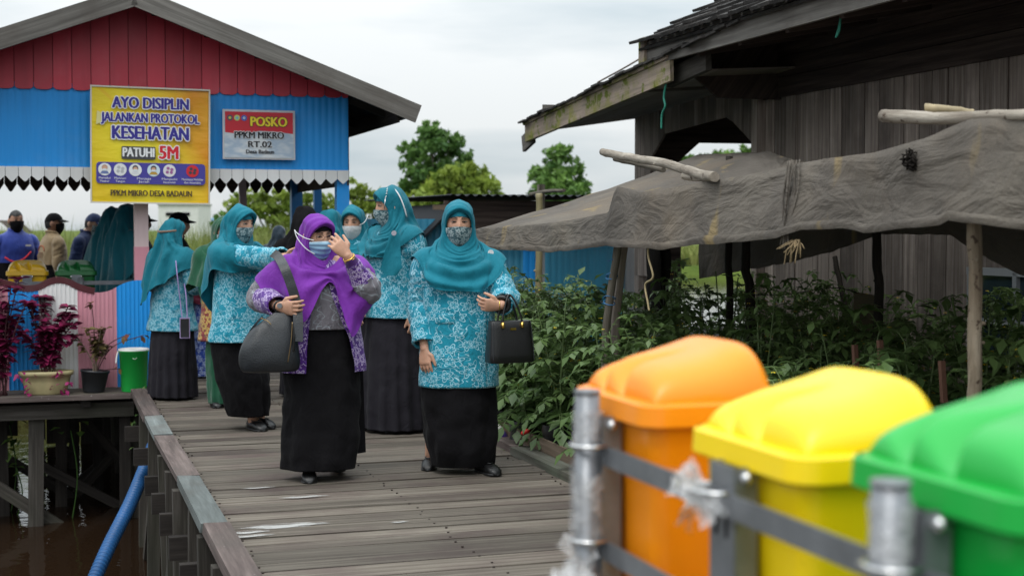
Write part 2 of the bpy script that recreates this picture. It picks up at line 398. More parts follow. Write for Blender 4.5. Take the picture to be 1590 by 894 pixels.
for px, py, w, h in ((440, 816, .62, .17), (385, 826, .3, .1), (470, 771, .40, .09), (400, 757, .28, .06), (620, 810, .14, .05), (385, 832, .35, .08)):
    u, v, _ = PZ(px, py, .004); b = len(mb.v); zz = .0055
    mb.v += [(u - w/2, v - h/2, zz), (u + w/2, v - h/2, zz), (u + w/2, v + h/2, zz), (u - w/2, v + h/2, zz)]
    mb.face([b, b+1, b+2, b+3], [(0, 0), (1, 0), (1, 1), (0, 1)])
mb.build('dried_splash', spl, bw)
# left edge planks, faded paint in patches
for (va, vb, m) in ((12.45, 10.6, 'kerb_pink'), (10.6, 9.62, 'kerb_mint'), (9.57, 7.95, 'kerb_pink'), (7.95, 6.62, 'kerb_mint'), (6.62, 3.0, 'kerb_pink')):
    mb = MB(); mb.box((U0 - .02, (va + vb) / 2, .022), (.125, abs(va - vb) - .004, .045), Matrix.Rotation(g.uniform(-.006, .006), 3, 'Z'), 1, g.random(), jit=.004)
    mb.build('edge_plank', MAT[m], bw)
for (va, vb, m) in ((2.2, 8.35, 'kerb_moss'), (8.37, 9.6, 'kerb_pink'), (9.62, 14, 'kerb_moss')):
    mb = MB(); mb.box((U1 + .05, (va + vb) / 2, .022), (.12, abs(va - vb), .045), Matrix.Rotation(.004, 3, 'Z'), 1, .5, jit=.004); mb.build('edge_plank', MAT[m], bw)
mb = MB()
for u in (U0 + .06, (U0 + U1) / 2, U1 - .06): mb.box((u, 12.5, -.105), (.09, 27, .13), None, 1)
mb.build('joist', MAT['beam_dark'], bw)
v = 3.6; k = 0
while v < 20:
    for u in (U0 - .035, U1 + .02):
        mb = MB(); L = 2.2; mb.box((u + g.uniform(-.02, .02), v, -.03 - L / 2), (.085, .085, L), Matrix.Rotation(g.uniform(-.03, .03), 3, 'Y'), 2)
        mb.build('pile', MAT['beam'], bw)
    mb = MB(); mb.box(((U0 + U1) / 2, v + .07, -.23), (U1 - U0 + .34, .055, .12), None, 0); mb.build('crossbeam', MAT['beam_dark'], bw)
    if k % 2 == 0:
        mb = MB(); mb.bar((U0 - .03, v + .06, -.35), (U0 - .05, v + .95, -1.35), .05, .07); mb.build('brace', MAT['beam'], bw)
    v += .62 if v < 9 else 1.2; k += 1

# ------------------------------------------------------------------ side platform on the left
PF = 12.48
pl = thing('side_platform', 'plank platform beside the walkway', 'platform', (-2, PF, 0), kind='structure')
mb = MB(); v = PF
while v < 17.5:
    w = g.choice((.18, .2, .22)); mb.box((-2.2, v + w / 2, -.018), (5.75, w - .008, .034), None, 0, g.random()); v += w
mb.build('planks', MAT['deck'], pl)
mb = MB(); mb.box((-2.2, PF - .02, -.02), (5.78, .03, .045), None, 0, .6, jit=.003); mb.build('edge_plank', MAT['kerb_pink'], pl)
mb = MB(); mb.box((-2.2, PF + .14, -.145), (5.8, .07, .125), None, 0, .7); mb.build('front_beam', MAT['beam'], pl)
mb = MB()
for vv in (13.5, 14.8, 16.2, 17.6): mb.box((-2.2, vv, -.12), (5.7, .08, .14), None, 0)
for uu in (-4, -2.5, -1.1, .3): mb.box((uu, 14.5, -.07), (.08, 4, .07), None, 1)
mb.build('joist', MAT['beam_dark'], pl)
for u, vv, m, w in ((-.115, PF + .2, 'beam', .125), (.62, PF + .2, 'beam_dark', .09), (-.38, 13.2, 'beam_dark', .09), (.1, 13.5, 'beam_dark', .1), (.45, 14.2, 'beam_dark', .09), (-1.3, PF + .2, 'beam', .12), (-.6, 14.8, 'beam_dark', .1), (.25, 15.6, 'beam_dark', .1), (-1.1, 15.9, 'beam_dark', .1)):
    mb = MB(); mb.box((u, vv, -1.13), (w, w * .8, 2.1), Matrix.Rotation(g.uniform(-.02, .02), 3, 'Y'), 2); mb.build('pile', MAT[m], pl)
mb = MB(); uu = -4.6
while uu < .62:
    w = g.uniform(.12, .24)
    if g.random() > .16: mb.box((uu + w / 2, 17.35, -.48 + g.uniform(-.1, .05)), (w - .01, .025, 1.0 + g.uniform(0, .25)), None, 2)
    uu += w
mb.build('added_dark_backing', MAT['beam_dark'], pl)  # board row added to keep the space under the platform dark
a = PV(-5, 755, PF + .28); b = PV(232, 905, PF + .28)
mb = MB(); mb.bar(a, b, .06, .10); mb.build('brace', MAT['beam'], pl)
for (p, q, vv) in (((60, 720), (225, 805), 13.3), ((0, 705), (160, 800), 13.9), ((60, 830), (190, 690), 14.0), ((120, 640), (230, 760), 13.6), ((95, 770), (215, 670), 14.6), ((20, 820), (110, 700), 15)):
    mb = MB(); mb.bar(PV(*p, vv), PV(*q, vv), .05, .08); mb.build('brace', MAT['beam_dark'], pl)

# the platform the photographer's row of bins stands on continues the walkway; a plain landing joins it on the left
ld = thing('landing', 'plank landing where the walkway begins', 'landing', (-1, 1, 0), kind='structure')
mb = MB(); v = -1.6
while v < 3.2:
    mb.box((-1.2, v + .1, -.018), (3.75, .192, .034), None, 0, g.random()); v += .2
mb.build('planks', MAT['deck'], ld)

# ------------------------------------------------------------------ panel fence in front of the platform
FV = 12.84
fn = thing('panel_fence', 'low wavy fence of blue, white and pink ribbed metal panels behind the flower pots', 'fence', (.2, FV, 0))
edges = [PV(x, 560, FV)[0] for x in (-190, -112, -50, 14, 61, 121.5, 182, 236)]
cols = ['blue', 'white', 'pink', 'blue', 'white', 'pink', 'blue']
ztop = lambda y: PV(120, y, FV)[2]
wave = [(PV(x, 500, FV)[0], ztop(y)) for x, y in ((-190, 455), (-150, 440), (-112, 452), (-80, 462), (-50, 450), (-20, 436), (14, 442), (40, 449), (61, 447), (75, 440), (92, 436.5), (108, 440), (121, 447), (140, 453), (155, 454.5), (170, 452), (182, 446), (197, 439), (215, 436), (228, 438), (236, 441))]
wavec = catmull([Vector((a, b, 0)) for a, b in wave], 6)
wz = lambda u: curve1([(p.x, p.y) for p in wavec], u)
for i, c in enumerate(cols):
    mb = MB(); a, b = edges[i], edges[i+1]; n = 48; P0 = []; P1 = []
    for k in range(n + 1):
        u = lerp(a, b, k / n); rib = .006 * max(0, math.cos(2 * math.pi * (u - a) / .036)) ** .6 if True else 0
        P0.append((u, FV - rib, .02)); P1.append((u, FV - rib, wz(u)))
    mb.grid([P0, P1], smooth=False); mb.build('metal_panel', MAT[c], fn)
mb = MB()
for k in range(len(wavec) - 1):
    p, q = wavec[k], wavec[k+1]
    if p.x > PV(146, 500, FV)[0]: break
    mb.bar((p.x, FV + .018, p.y + .012), (q.x, FV + .018, q.y + .012), .05, .055, tone=.5)
mb.build('top_trim', MAT['maroon'], fn)
mb = MB()
for z in (.25, .75): mb.box(((edges[0] + edges[-1]) / 2, FV + .035, z), (edges[-1] - edges[0], .04, .06), None, 0)
mb.build('rail', MAT['beam'], fn)

# ------------------------------------------------------------------ pavilion over the walkway
PVV = 13.0; PB = 15.9
pav = thing('pavilion', 'open pavilion with red and blue gable over the walkway', 'pavilion', (.8, PVV, 0))
UL, UR = -1.18, 2.665; RU = .735; PITCHT = .377; ZE = 2.585      # ZE: underside of the roof above the side walls
roofz = lambda u: 3.40 - abs(u - RU) * PITCHT
mb = MB(); u = UL - .01; w = .158
zr = lambda px: 2.62
while u < UR - .01:
    w2 = min(w, UR - u); n = 8; zt0, zt1 = roofz(u) + .1, roofz(u + w2) + .1
    pts = [(u + .003, zt0), (u + w2 - .003, zt1)]
    zb = 2.60; t = rng.random(); b = len(mb.v); dv = rng.uniform(0, .006)
    low = [(u + w2 - .003, zb + .022), (u + w2 * .86, zb + .005), (u + w2 * .68, zb), (u + w2 * .32, zb), (u + w2 * .14, zb + .005), (u + .003, zb + .022)]
    ring = [(x, PVV - .022 - dv, z) for x, z in pts + low]; back = [(x, PVV - .002 - dv, z) for x, z in pts + low]
    mb.v += ring + back; m = len(ring); mb.face([b + i for i in range(m)][::-1], None, t)
    for i in range(m): mb.face([b + i, b + (i+1) % m, b + m + (i+1) % m, b + m + i], None, t)
    u += w2
mb.v += [(UL, PVV + .012, 2.62), (UR, PVV + .012, 2.62), (UR, PVV + .012, roofz(UR) + .04), (RU, PVV + .012, roofz(RU) + .04), (UL, PVV + .012, roofz(UL) + .04)]; b = len(mb.v) - 5; mb.face([b, b+1, b+2, b+3, b+4], None, 0)
mb.build('gable_cladding', MAT['red'], pav)
def ribbed(mb, ua, ub, v, z0, z1, pitch=.062, d=.007, n=5, tone=.5):
    P0 = []; P1 = []; k = int((ub - ua) / pitch * n)
    for i in range(k + 1):
        u = lerp(ua, ub, i / k); r = d * abs(math.sin(math.pi * (u - ua) / pitch)) ** .5
        P0.append((u, v - r, z0)); P1.append((u, v - r, z1))
    mb.grid([P0, P1], tone, 0, True)
mb = MB(); ribbed(mb, UL, UR, PVV + .005, 1.92, 2.66); mb.build('front_wall', MAT['blue'], pav)
def valance(mb, ua, ub, v, zt, zm, zb, pitch=.108, th=.012):
    u = ua; k = int(round((ub - ua) / pitch)); pitch = (ub - ua) / k
    for i in range(k):
        u = ua + i * pitch; b = len(mb.v); t = rng.random(); z = zb + rng.uniform(-.006, .006)
        ring = [(u + .002, zt), (u + pitch - .002, zt), (u + pitch - .002, zm), (u + pitch * .62, z), (u + pitch * .5, z - .008), (u + pitch * .38, z), (u + .002, zm)]
        mb.v += [(x, v, q) for x, q in ring] + [(x, v + th, q) for x, q in ring]; m = len(ring)
        mb.face([b + j for j in range(m)], None, t); mb.face([b + m + j for j in range(m)][::-1], None, t)
        for j in range(m): mb.face([b + j, b + m + j, b + m + (j+1) % m, b + (j+1) % m], None, t)
mb = MB(); valance(mb, UL, UR, PVV - .02, 1.935, 1.855, 1.815); mb.build('valance', MAT['white'], pav)
mb = MB(); valance(mb, UL, UR, PB, 2.0, 1.87, 1.80, .13); mb.box(((UL + UR) / 2, PB + .02, 2.3), (UR - UL, .02, .62), None, 2); mb.build('back_wall', MAT['house_dark'], pav)  # dark colour stands in for the shade inside the pavilion
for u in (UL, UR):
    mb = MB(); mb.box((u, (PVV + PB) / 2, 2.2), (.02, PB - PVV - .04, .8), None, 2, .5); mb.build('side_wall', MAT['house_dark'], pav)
mb = MB(); VF, VB = PVV - .48, PB + .45
for s in (-1, 1):
    P = []
    for i in range(2):
        row = []
        for k in range(161):
            v = lerp(VF, VB, k / 160); uu = RU + s * (2.5 * i); row.append((uu, v, 3.44 - abs(uu - RU) * PITCHT + .008 * math.sin(k * 1.2)))
        P.append(row)
    mb.grid(P if s > 0 else P[::-1], .5, 0, True)
mb.build('roof', MAT['roof_dark'], pav)
mb = MB()
for s in (-1, 1):
    for k in range(6):
        u = RU + s * (.2 + .45 * k); mb.box((u, (VF + VB) / 2, 3.40 - abs(u - RU) * PITCHT - .03), (.05, VB - VF - .1, .05), None, 1)
    for v in (PVV + .05, (PVV + PB) / 2, PB - .05): mb.bar((RU, v, 3.34), (RU + s * 2.4, v, 3.34 - 2.4 * PITCHT), .05, .09)
mb.build('rafter', MAT['beam_dark'], pav)
for s in (-1, 1):
    mb = MB(); e = 2.47
    mb.bar((RU + s * .0, VF - .015, 3.362), (RU + s * e, VF - .015, 3.362 - e * PITCHT), .028, .165, (0, 0, 1), .5 + .2 * s); mb.build('bargeboard', MAT['barge'], pav)
mb = MB(); mb.box((RU + 2.3, (VF + VB) / 2, 3.36 - 2.3 * PITCHT - .06), (.03, VB - VF - .1, .15), None, 1); mb.build('eave_board', MAT['beam_dark'], pav)
def square_post(name, mat, u, v, z0, z1, w, parent, lean=0.):
    mb = MB(); mb.bar((u, v, z0), (u + lean, v, z1), w, w, (0, 1, 0), .5); return mb.build(name, mat, parent)
pu = PV(219.5, 400, PVV + .1)[0]
square_post('post', MAT['pink'], pu, PVV + .1, .0, PV(219, 383, PVV + .1)[2], .125, pav)
square_post('post', MAT['pink_light'], pu, PVV + .1, PV(219, 383, PVV + .1)[2], 2.0, .12, pav)
square_post('post', MAT['blue'], PV(531, 320, PVV + .08)[0], PVV + .08, 0, 2.0, .115, pav)
square_post('post', MAT['blue_post'], PV(460, 320, PB - .1)[0], PB - .1, 0, 2.6, .12, pav)
square_post('post', MAT['blue_post'], PV(493, 320, PB + .3)[0], PB + .3, 0, 2.1, .085, pav)
square_post('post', MAT['pink_light'], PV(384, 322, PB - .1)[0], PB - .1, .3, 2.1, .075, pav, -.06)
square_post('post', MAT['blue_post'], UL + .06, PVV + .08, 0, 2.0, .115, pav)

# ------------------------------------------------------------------ printed banner and notice
def text_mesh(s, size, bold=0.0, sx=1.0, align='CENTER'):
    c = bpy.data.curves.new('lettering', 'FONT'); c.body = s; c.size = size; c.align_x = align; c.align_y = 'CENTER'; c.offset = bold; c.fill_mode = 'FRONT'; c.resolution_u = 3
    o = bpy.data.objects.new('lettering', c); me = bpy.data.meshes.new_from_object(o); bpy.data.objects.remove(o); bpy.data.curves.remove(c)
    for v in me.vertices: v.co.x *= sx
    return me
INK = {}
def ink(name, c, rough=.45):
    if name not in INK: INK[name] = plain('ink_' + name, c, rough, .4, .05, 3)
    return INK[name]
def lettering(parent, s, x, z, h, width, color, outline=None, bold=.012, ow=.022, d=.004, part_name='lettering', rough=.45):
    # parent local frame: x along the sheet, z up, -y towards the reader; h = cap height, width = total width
    def heavy(e, col, y0):       # the same letters laid a few times a hair apart: a heavy face
        me = text_mesh(s, h / .69, 0); xs = [v.co.x for v in me.vertices]; sx = (width - 2 * bold * h) / (max(xs) - min(xs)); mid = (max(xs) + min(xs)) / 2
        pts = [((v.co.x - mid) * sx, v.co.y) for v in me.vertices]; fs = [tuple(p.vertices) for p in me.polygons]; bpy.data.meshes.remove(me)
        q = MB()
        for i, (ax, az) in enumerate(e):
            b = len(q.v); q.v += [Vector((px_ + ax * h, -i * .00015, pz + az * h)) for px_, pz in pts]
            for f in fs: q.face([b + k for k in f])
        r = q.build(part_name, ink(*col), parent, True); r.location = (x, y0, z); return r
    kb = bold * 1.0
    o = heavy([(-kb, 0), (kb, 0), (-kb * .4, kb * .35), (kb * .4, -kb * .35), (0, 0)] if bold > .015 else [(0, 0)], color, -d - .002)
    if outline:
        w = kb + ow * 2.6; part_name = 'lettering_outline'
        heavy([(w * math.cos(a * .7854), w * .8 * math.sin(a * .7854)) for a in range(8)], outline, -d)
    return o
def flat_poly(parent, name, pts, mat, d):
    mb = MB(); mb.v = [(x, -d, z) for x, z in pts]; mb.face(list(range(len(pts))))
    mb.uv = [[(x, z) for x, z in pts]]; return mb.build(name, mat, parent, True)
def disc(cx, cz, r, n=24, a0=0, a1=2 * math.pi): return [(cx + r * math.cos(lerp(a0, a1, i / n)), cz + r * math.sin(lerp(a0, a1, i / n))) for i in range(n)]
def rrect(x0, z0, x1, z1, r, n=5):
    out = []
    for cx, cz, a in ((x1 - r, z0 + r, -90), (x1 - r, z1 - r, 0), (x0 + r, z1 - r, 90), (x0 + r, z0 + r, 180)):
        for i in range(n + 1): t = R(a + 90 * i / n); out.append((cx + r * math.cos(t), cz + r * math.sin(t)))
    return out
BV = 12.86
tl, br = PV(139, 133, BV), PV(327, 317, BV)
bw_, bh_ = br[0] - tl[0], tl[2] - br[2]
bn = thing('banner', 'yellow health protocol banner hanging from the pavilion front', 'banner', ((tl[0] + br[0]) / 2, BV, (tl[2] + br[2]) / 2))
bn.rotation_euler = (0, R(.6), YAW)
def banner_mat():
    t = NT('banner_print'); sp = t.n('ShaderNodeSeparateXYZ'); t.l(t.coord('Object'), sp.inputs[0])
    x, z = sp.outputs[0], sp.outputs[2]
    sw = t.math('ADD', t.math('MULTIPLY', x, 1.0), t.math('MULTIPLY', t.math('SINE', t.math('ADD', t.math('MULTIPLY', z, 4.2), .5)), .22))
    c = t.ramp(t.rng(sw, -.6, .75), [(.0, (.72, .50, .01)), (.35, (.80, .62, .015)), (.62, (.76, .47, .015)), (.82, (.70, .27, .01)), (1, (.72, .36, .02))])
    r = t.math('SQRT', t.math('ADD', t.math('POWER', t.math('ADD', x, .02), 2), t.math('POWER', t.math('MULTIPLY', t.math('ADD', z, .0), .8), 2)))
    c = t.mix(t.math('MULTIPLY', t.rng(r, .5, .05), .55), c, (.80, .74, .03))
    arc = t.math('ABSOLUTE', t.math('SUBTRACT', t.math('SINE', t.math('ADD', t.math('MULTIPLY', x, 3.1), t.math('MULTIPLY', z, 3.5))), .35))
    c = t.mix(t.math('MULTIPLY', t.rng(arc, .10, .0), .35), c, (.80, .30, .02))
    t.set(c, .42, .4); t.bump(t.noise(t.coord('Object', (1, 1, 2.5)), 2.4, 3), .35, .05); return t.m
mb = MB(); n = 14; P = []
for i in range(n + 1):
    row = []
    for k in range(n + 1):
        x = lerp(-bw_ / 2, bw_ / 2, k / n); z = lerp(-bh_ / 2, bh_ / 2, i / n)
        row.append((x, .006 + .008 * math.sin(3 * x + 2 * z), z))
    P.append(row)
mb.grid(P); mb.build('sheet', banner_mat(), bn, True)
mb = MB(); m = .013
for (x0, z0, x1, z1) in ((-bw_/2, bh_/2 - m, bw_/2, bh_/2), (-bw_/2, -bh_/2, bw_/2, -bh_/2 + m), (-bw_/2, -bh_/2 + m, -bw_/2 + m, bh_/2 - m), (bw_/2 - m, -bh_/2 + m, bw_/2, bh_/2 - m)):
    mb.box(((x0 + x1) / 2, -.001, (z0 + z1) / 2), (x1 - x0, .014, z1 - z0))
mb.build('hem', ink('hem', (.62, .58, .50)), bn, True)
BX = lambda px: (px - 233) / 188 * bw_; BZ = lambda py: (225 - py) / 184 * bh_
NAVY, WHT, INKRED, DARK, GREY = ('navy', (.035, .025, .26)), ('white', (.78, .78, .78)), ('red', (.62, .015, .03)), ('dark', (.02, .02, .025)), ('charcoal', (.06, .06, .065))
DD = .016
for s, y, h, w, c, ol in (('AYO DISIPLIN', 159.5, 17, 121, NAVY, WHT), ('JALANKAN PROTOKOL', 182.5, 14, 155, NAVY, WHT), ('KESEHATAN', 206.5, 20, 121, NAVY, WHT)):
    lettering(bn, s, BX(232.5), BZ(y), h / 184 * bh_, w / 188 * bw_, c, ol, .064, .03, DD)
flat_poly(bn, 'word_panel', rrect(BX(187), BZ(247), BX(240), BZ(227), .012), ink(*GREY), DD - .003)
lettering(bn, 'PATUHI', BX(213.5), BZ(237), 14 / 184 * bh_, 50 / 188 * bw_, WHT, None, .055, 0, DD)
lettering(bn, '5M', BX(261), BZ(236.5), 20 / 184 * bh_, 31 / 188 * bw_, INKRED, WHT, .06, .03, DD)
flat_poly(bn, 'icon_panel', rrect(BX(148), BZ(286), BX(319), BZ(252.5), .03), ink('indigo', (.06, .05, .30)), DD - .004)
for i, (px, cc, hd) in enumerate(((161, (.75, .75, .75), (.5, .3, .22)), (185, (.72, .72, .72), (.45, .45, .46)), (208.5, (.76, .76, .76), (.05, .05, .07)), (237, (.6, .72, .8), (.06, .05, .06)), (262, (.72, .70, .72), (.35, .12, .3)), (298.5, (.60, .02, .03), (.05, .05, .07)))):
    cx, cz, r = BX(px), BZ(264), 10 / 188 * bw_
    flat_poly(bn, 'icon_disc', disc(cx, cz, r), ink('disc%d' % i, cc), DD)
    if i not in (1, 4, 5):
        flat_poly(bn, 'icon_hair', disc(cx, cz + r * .3, r * .46, 16), ink('hair%d' % i, hd), DD + .0015)
        flat_poly(bn, 'icon_face', disc(cx, cz + r * .12, r * .36, 16), ink('skin', (.62, .36, .25)), DD + .003)
        flat_poly(bn, 'icon_mask', rrect(cx - r * .3, cz - r * .22, cx + r * .3, cz + r * .1, r * .1), ink('pale', (.7, .75, .78)), DD + .0045)
        flat_poly(bn, 'icon_shoulders', [(cx - r * .7, cz - r * .7), (cx + r * .7, cz - r * .7), (cx + r * .4, cz - r * .25), (cx - r * .4, cz - r * .25)], ink('cloth%d' % i, ((.15, .2, .4), 0, (.7, .7, .72), (.5, .3, .05))[i]), DD + .0015)
    else:
        for q in range(4):
            flat_poly(bn, 'icon_mark', disc(cx + r * .42 * math.cos(q * 1.7 + .4), cz + r * .42 * math.sin(q * 1.7 + .4), r * .26, 12), ink('mk%d' % i, hd), DD + .0015)
for px, a, b in ((161, 'Memakai', 'Masker'), (185, 'Mencuci', 'Tangan'), (222, 'Menjaga', 'Jarak'), (262, 'Menjauhi', 'Kerumunan'), (298.5, 'Membatasi Mobilitas', 'dan Interaksi')):
    wd_ = {161: 18, 185: 18, 222: 22, 262: 24, 298.5: 34}[px]
    lettering(bn, a, BX(px), BZ(277.5), 3.4 / 184 * bh_, wd_ / 188 * bw_, WHT, None, .01, 0, DD); lettering(bn, b, BX(px), BZ(282.5), 3.4 / 184 * bh_, wd_ * .8 / 188 * bw_, WHT, None, .01, 0, DD)
lettering(bn, 'PPKM MIKRO DESA BADAUN', BX(234), BZ(301), 9 / 184 * bh_, 128 / 188 * bw_, ('brown', (.07, .045, .02)), None, .055, 0, DD)
flat_poly(bn, 'emblem', disc(BX(147), BZ(183), 11 / 188 * bw_, 20, -1.5, 1.5), ink('cream', (.72, .66, .28)), DD - .004)
NV = 12.93
tl, br = PV(345.5, 169.5, NV), PV(458.5, 248.5, NV); w_, h_ = br[0] - tl[0], tl[2] - br[2]
sg = thing('notice_board', 'small red and white posko notice with silver border on the blue wall', 'sign', ((tl[0] + br[0]) / 2, NV, (tl[2] + br[2]) / 2))
SX = lambda px: (px - 402) / 113 * w_; SZ = lambda py: (209 - py) / 79 * h_
mb = MB(); mb.box((0, .012, 0), (w_, .02, h_)); mb.build('frame', ink('silver', (.55, .55, .56)), sg, True)
def notice_mat():
    t = NT('notice_print'); sp = t.n('ShaderNodeSeparateXYZ'); t.l(t.coord('Object'), sp.inputs[0])
    n = t.noise(t.coord('Object', (1, 1, 2.2), (0, R(28), 0)), 3.2, 3)
    c = t.ramp(n, [(.35, (.62, .64, .67)), (.5, (.36, .45, .56)), (.62, (.66, .68, .70))]); t.set(c, .35, .4); return t.m
mb = MB(); mb.box((0, 0, 0), (w_ * .955, .008, h_ * .935)); mb.build('panel', notice_mat(), sg, True)
flat_poly(sg, 'red_band', [(SX(349), SZ(206)), (SX(375), SZ(209)), (SX(402), SZ(203)), (SX(430), SZ(204)), (SX(455), SZ(207)), (SX(455), SZ(173)), (SX(349), SZ(173))], ink('bandred', (.55, .02, .035)), .0062)
lettering(sg, 'POSKO', SX(417), SZ(189), 14.5 / 79 * h_, 58 / 113 * w_, ('gold', (.85, .66, .03)), ('blackish', (.10, .02, .02)), .06, .028, .0085)
lettering(sg, 'PPKM MIKRO', SX(402), SZ(210.5), 10.5 / 79 * h_, 78 / 113 * w_, DARK, WHT, .075, .02, .0085)
lettering(sg, 'RT.02', SX(403), SZ(225), 9.5 / 79 * h_, 38 / 113 * w_, DARK, WHT, .07, .02, .0085)
lettering(sg, 'Desa Badaun', SX(403), SZ(236.5), 6 / 79 * h_, 44 / 113 * w_, DARK, None, .06, .02, .0085)
for px, c1, c2 in ((356.5, (.08, .08, .12), (.6, .5, .1)), (367.5, (.55, .6, .2), (.2, .5, .6)), (378.5, (.06, .12, .45), (.5, .55, .7))):
    flat_poly(sg, 'emblem', disc(SX(px), SZ(183), 4.6 / 113 * w_, 16), ink('e%d' % px, c1), .0085); flat_poly(sg, 'emblem_core', disc(SX(px), SZ(183), 2.4 / 113 * w_, 6), ink('f%d' % px, c2), .0105)

# ------------------------------------------------------------------ weathered timber house on the right
HU, HE = 6.0, 4.8
hs = thing('timber_house', 'old weathered timber house with shingle roof and open veranda', 'house', (HU, 8, -.05))
mb = MB(); v = .5; vend = 11.2
while v < vend:
    w = g.choice((.15, .17, .19, .21)); w = min(w, vend - v)
    mb.box((HU + g.uniform(0, .012), v + w / 2, 1.25), (.025, w - .006, 2.7), Matrix.Rotation(g.uniform(-.004, .004), 3, 'X'), 2, g.random()); v += w
mb.build('wall', MAT['house'], hs)
mb = MB(); mb.box((HU + .55, 5.8, 1.6), (.9, 10.6, 3.6)); mb.build('interior', MAT['black_void'], hs)
# upper band of horizontal boards, dark brown with the eave's shade in the colour
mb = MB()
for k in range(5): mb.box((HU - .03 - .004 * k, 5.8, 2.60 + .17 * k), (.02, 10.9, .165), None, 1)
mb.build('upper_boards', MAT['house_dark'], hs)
mb = MB(); mb.box((HU - .05, 11.22, 1.3), (.09, .11, 2.75), None, 2, .8); mb.build('corner_post', MAT['house'], hs)
# veranda wall with a chamfered opening
PT = lambda px, py: PU(px, py, HU)
mb = MB(); v0, v1 = 11.28, 14.1
oA, oB = PT(1172, 226), PT(1130, 181); oC, oD = PT(1030, 208), PT(1013, 245)
def ztop_open(v):
    pts = sorted([(oD[1], oD[2]), (oC[1], oC[2]), (oB[1], oB[2]), (oA[1], oA[2])])
    if v < pts[0][0] or v > pts[-1][0]: return None
    return curve1(pts, v)
v = v0
while v < v1:
    w = min(g.choice((.15, .17, .2)), v1 - v); zb0, zb1 = ztop_open(v), ztop_open(v + w); t = g.random()
    if zb0 is None and zb1 is None: zb0 = zb1 = .9
    elif zb0 is None: zb0 = min(zb1, oA[2])
    elif zb1 is None: zb1 = min(zb0, oD[2])
    zt = 2.78 - (v - 11) * .05; b = len(mb.v); off = g.uniform(0, 30)
    q = [(HU, v + .003, zb0), (HU, v + w - .003, zb1), (HU, v + w - .003, zt), (HU, v + .003, zt)]
    mb.v += q + [(x + .025, y, z) for x, y, z in q]; uv = [(z + off, y + off) for x, y, z in q]
    mb.face([b+3, b+2, b+1, b], uv[::-1], t); mb.face([b+4, b+5, b+6, b+7], uv, t)
    for i in range(4): mb.face([b+i, b+(i+1) % 4, b+4+(i+1) % 4, b+4+i], [uv[i], uv[(i+1) % 4], uv[(i+1) % 4], uv[i]], t)
    v += w
mb.build('veranda_wall', MAT['house'], hs)
# veranda: floor, far side posts, ceiling (dark), back wall
mb = MB(); mb.box((7.4, 12.7, .28), (2.9, 2.9, .1), None, 0); mb.build('veranda_floor', MAT['beam_dark'], hs)
for u, v in ((8.8, 14.0), (8.8, 11.4), (6.06, 14.06)):
    mb = MB(); mb.box((u, v, 1.2), (.11, .11, 2.9), None, 2); mb.build('veranda_post', MAT['house'], hs)
qv = 14.08; pA, pB, pC = PV(1058, 247, qv), PV(1086, 222, qv), PV(1170, 222, qv); mb = MB()
for ring in ([(6.1, .3), (pA[0], .3), (pA[0], pA[2]), (pB[0], pB[2]), (9.2, pC[2]), (9.2, 2.7), (7.2, 3.2), (6.1, 2.75)],):
    b = len(mb.v); m = len(ring); mb.v += [(u, qv, z) for u, z in ring] + [(u, qv + .03, z) for u, z in ring]
    mb.face([b + i for i in range(m)]); mb.face([b + m + i for i in range(m)][::-1])
    for i in range(m): mb.face([b + i, b + m + i, b + m + (i+1) % m, b + (i+1) % m])
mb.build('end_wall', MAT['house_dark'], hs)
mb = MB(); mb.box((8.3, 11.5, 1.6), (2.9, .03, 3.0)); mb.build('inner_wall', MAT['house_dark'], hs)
# lower roof over the veranda end
def slab(mb, q, th, tone=.5, mi=0, rowpitch=None):
    b = len(mb.v); q = [Vector(p) for p in q]; nrm = (q[1] - q[0]).cross(q[3] - q[0]).normalized()
    mb.v += q + [p - nrm * th for p in q]
    uv = [((p - q[0]).dot((q[1] - q[0]).normalized()), (p - q[0]).dot((q[3] - q[0]).normalized())) for p in q]
    mb.face([b, b+1, b+2, b+3], uv, tone, mi); mb.face([b+7, b+6, b+5, b+4], uv[::-1], tone, mi)
    for i in range(4): mb.face([b+i, b+4+i, b+4+(i+1) % 4, b+(i+1) % 4], [uv[i], uv[i], uv[(i+1) % 4], uv[(i+1) % 4]], tone, mi)
def shingles(mb, A, B, C, Dd, rows, cols, th=.02, lift=.03):
    # A,B along the eave; D,C along the top; overlapping rows of ragged shingles
    A, B, C, Dd = map(Vector, (A, B, C, Dd)); nrm = (B - A).cross(Dd - A).normalized()
    if nrm.z < 0: nrm = -nrm
    P = lambda s, t: A.lerp(B, s).lerp(Dd.lerp(C, s), t)
    for i in range(rows):
        for k in range(cols):
            s0, s1 = k / cols + .0006, (k + 1) / cols - .0006; t0 = i / rows - g.uniform(0, .25) / rows; t1 = (i + 1.3) / rows
            l0 = lift * g.uniform(.8, 1.5); l1 = .004
            q = [P(s0, t0) + nrm * l0, P(s1, t0) + nrm * (l0 + g.uniform(-.008, .008)), P(s1, t1) + nrm * l1, P(s0, t1) + nrm * l1]
            slab(mb, q, th, g.random())
e0, e1 = PU(1046, 86, HE), PU(822, 190, HE)
zt = lambda v: curve1([(e0[1], e0[2]), (e1[1], e1[2])], v) if v > e0[1] else e0[2] + (e0[1] - v) * (e0[2] - e1[2]) / (e1[1] - e0[1])
va, vb_ = 9.2, e1[1] + .05
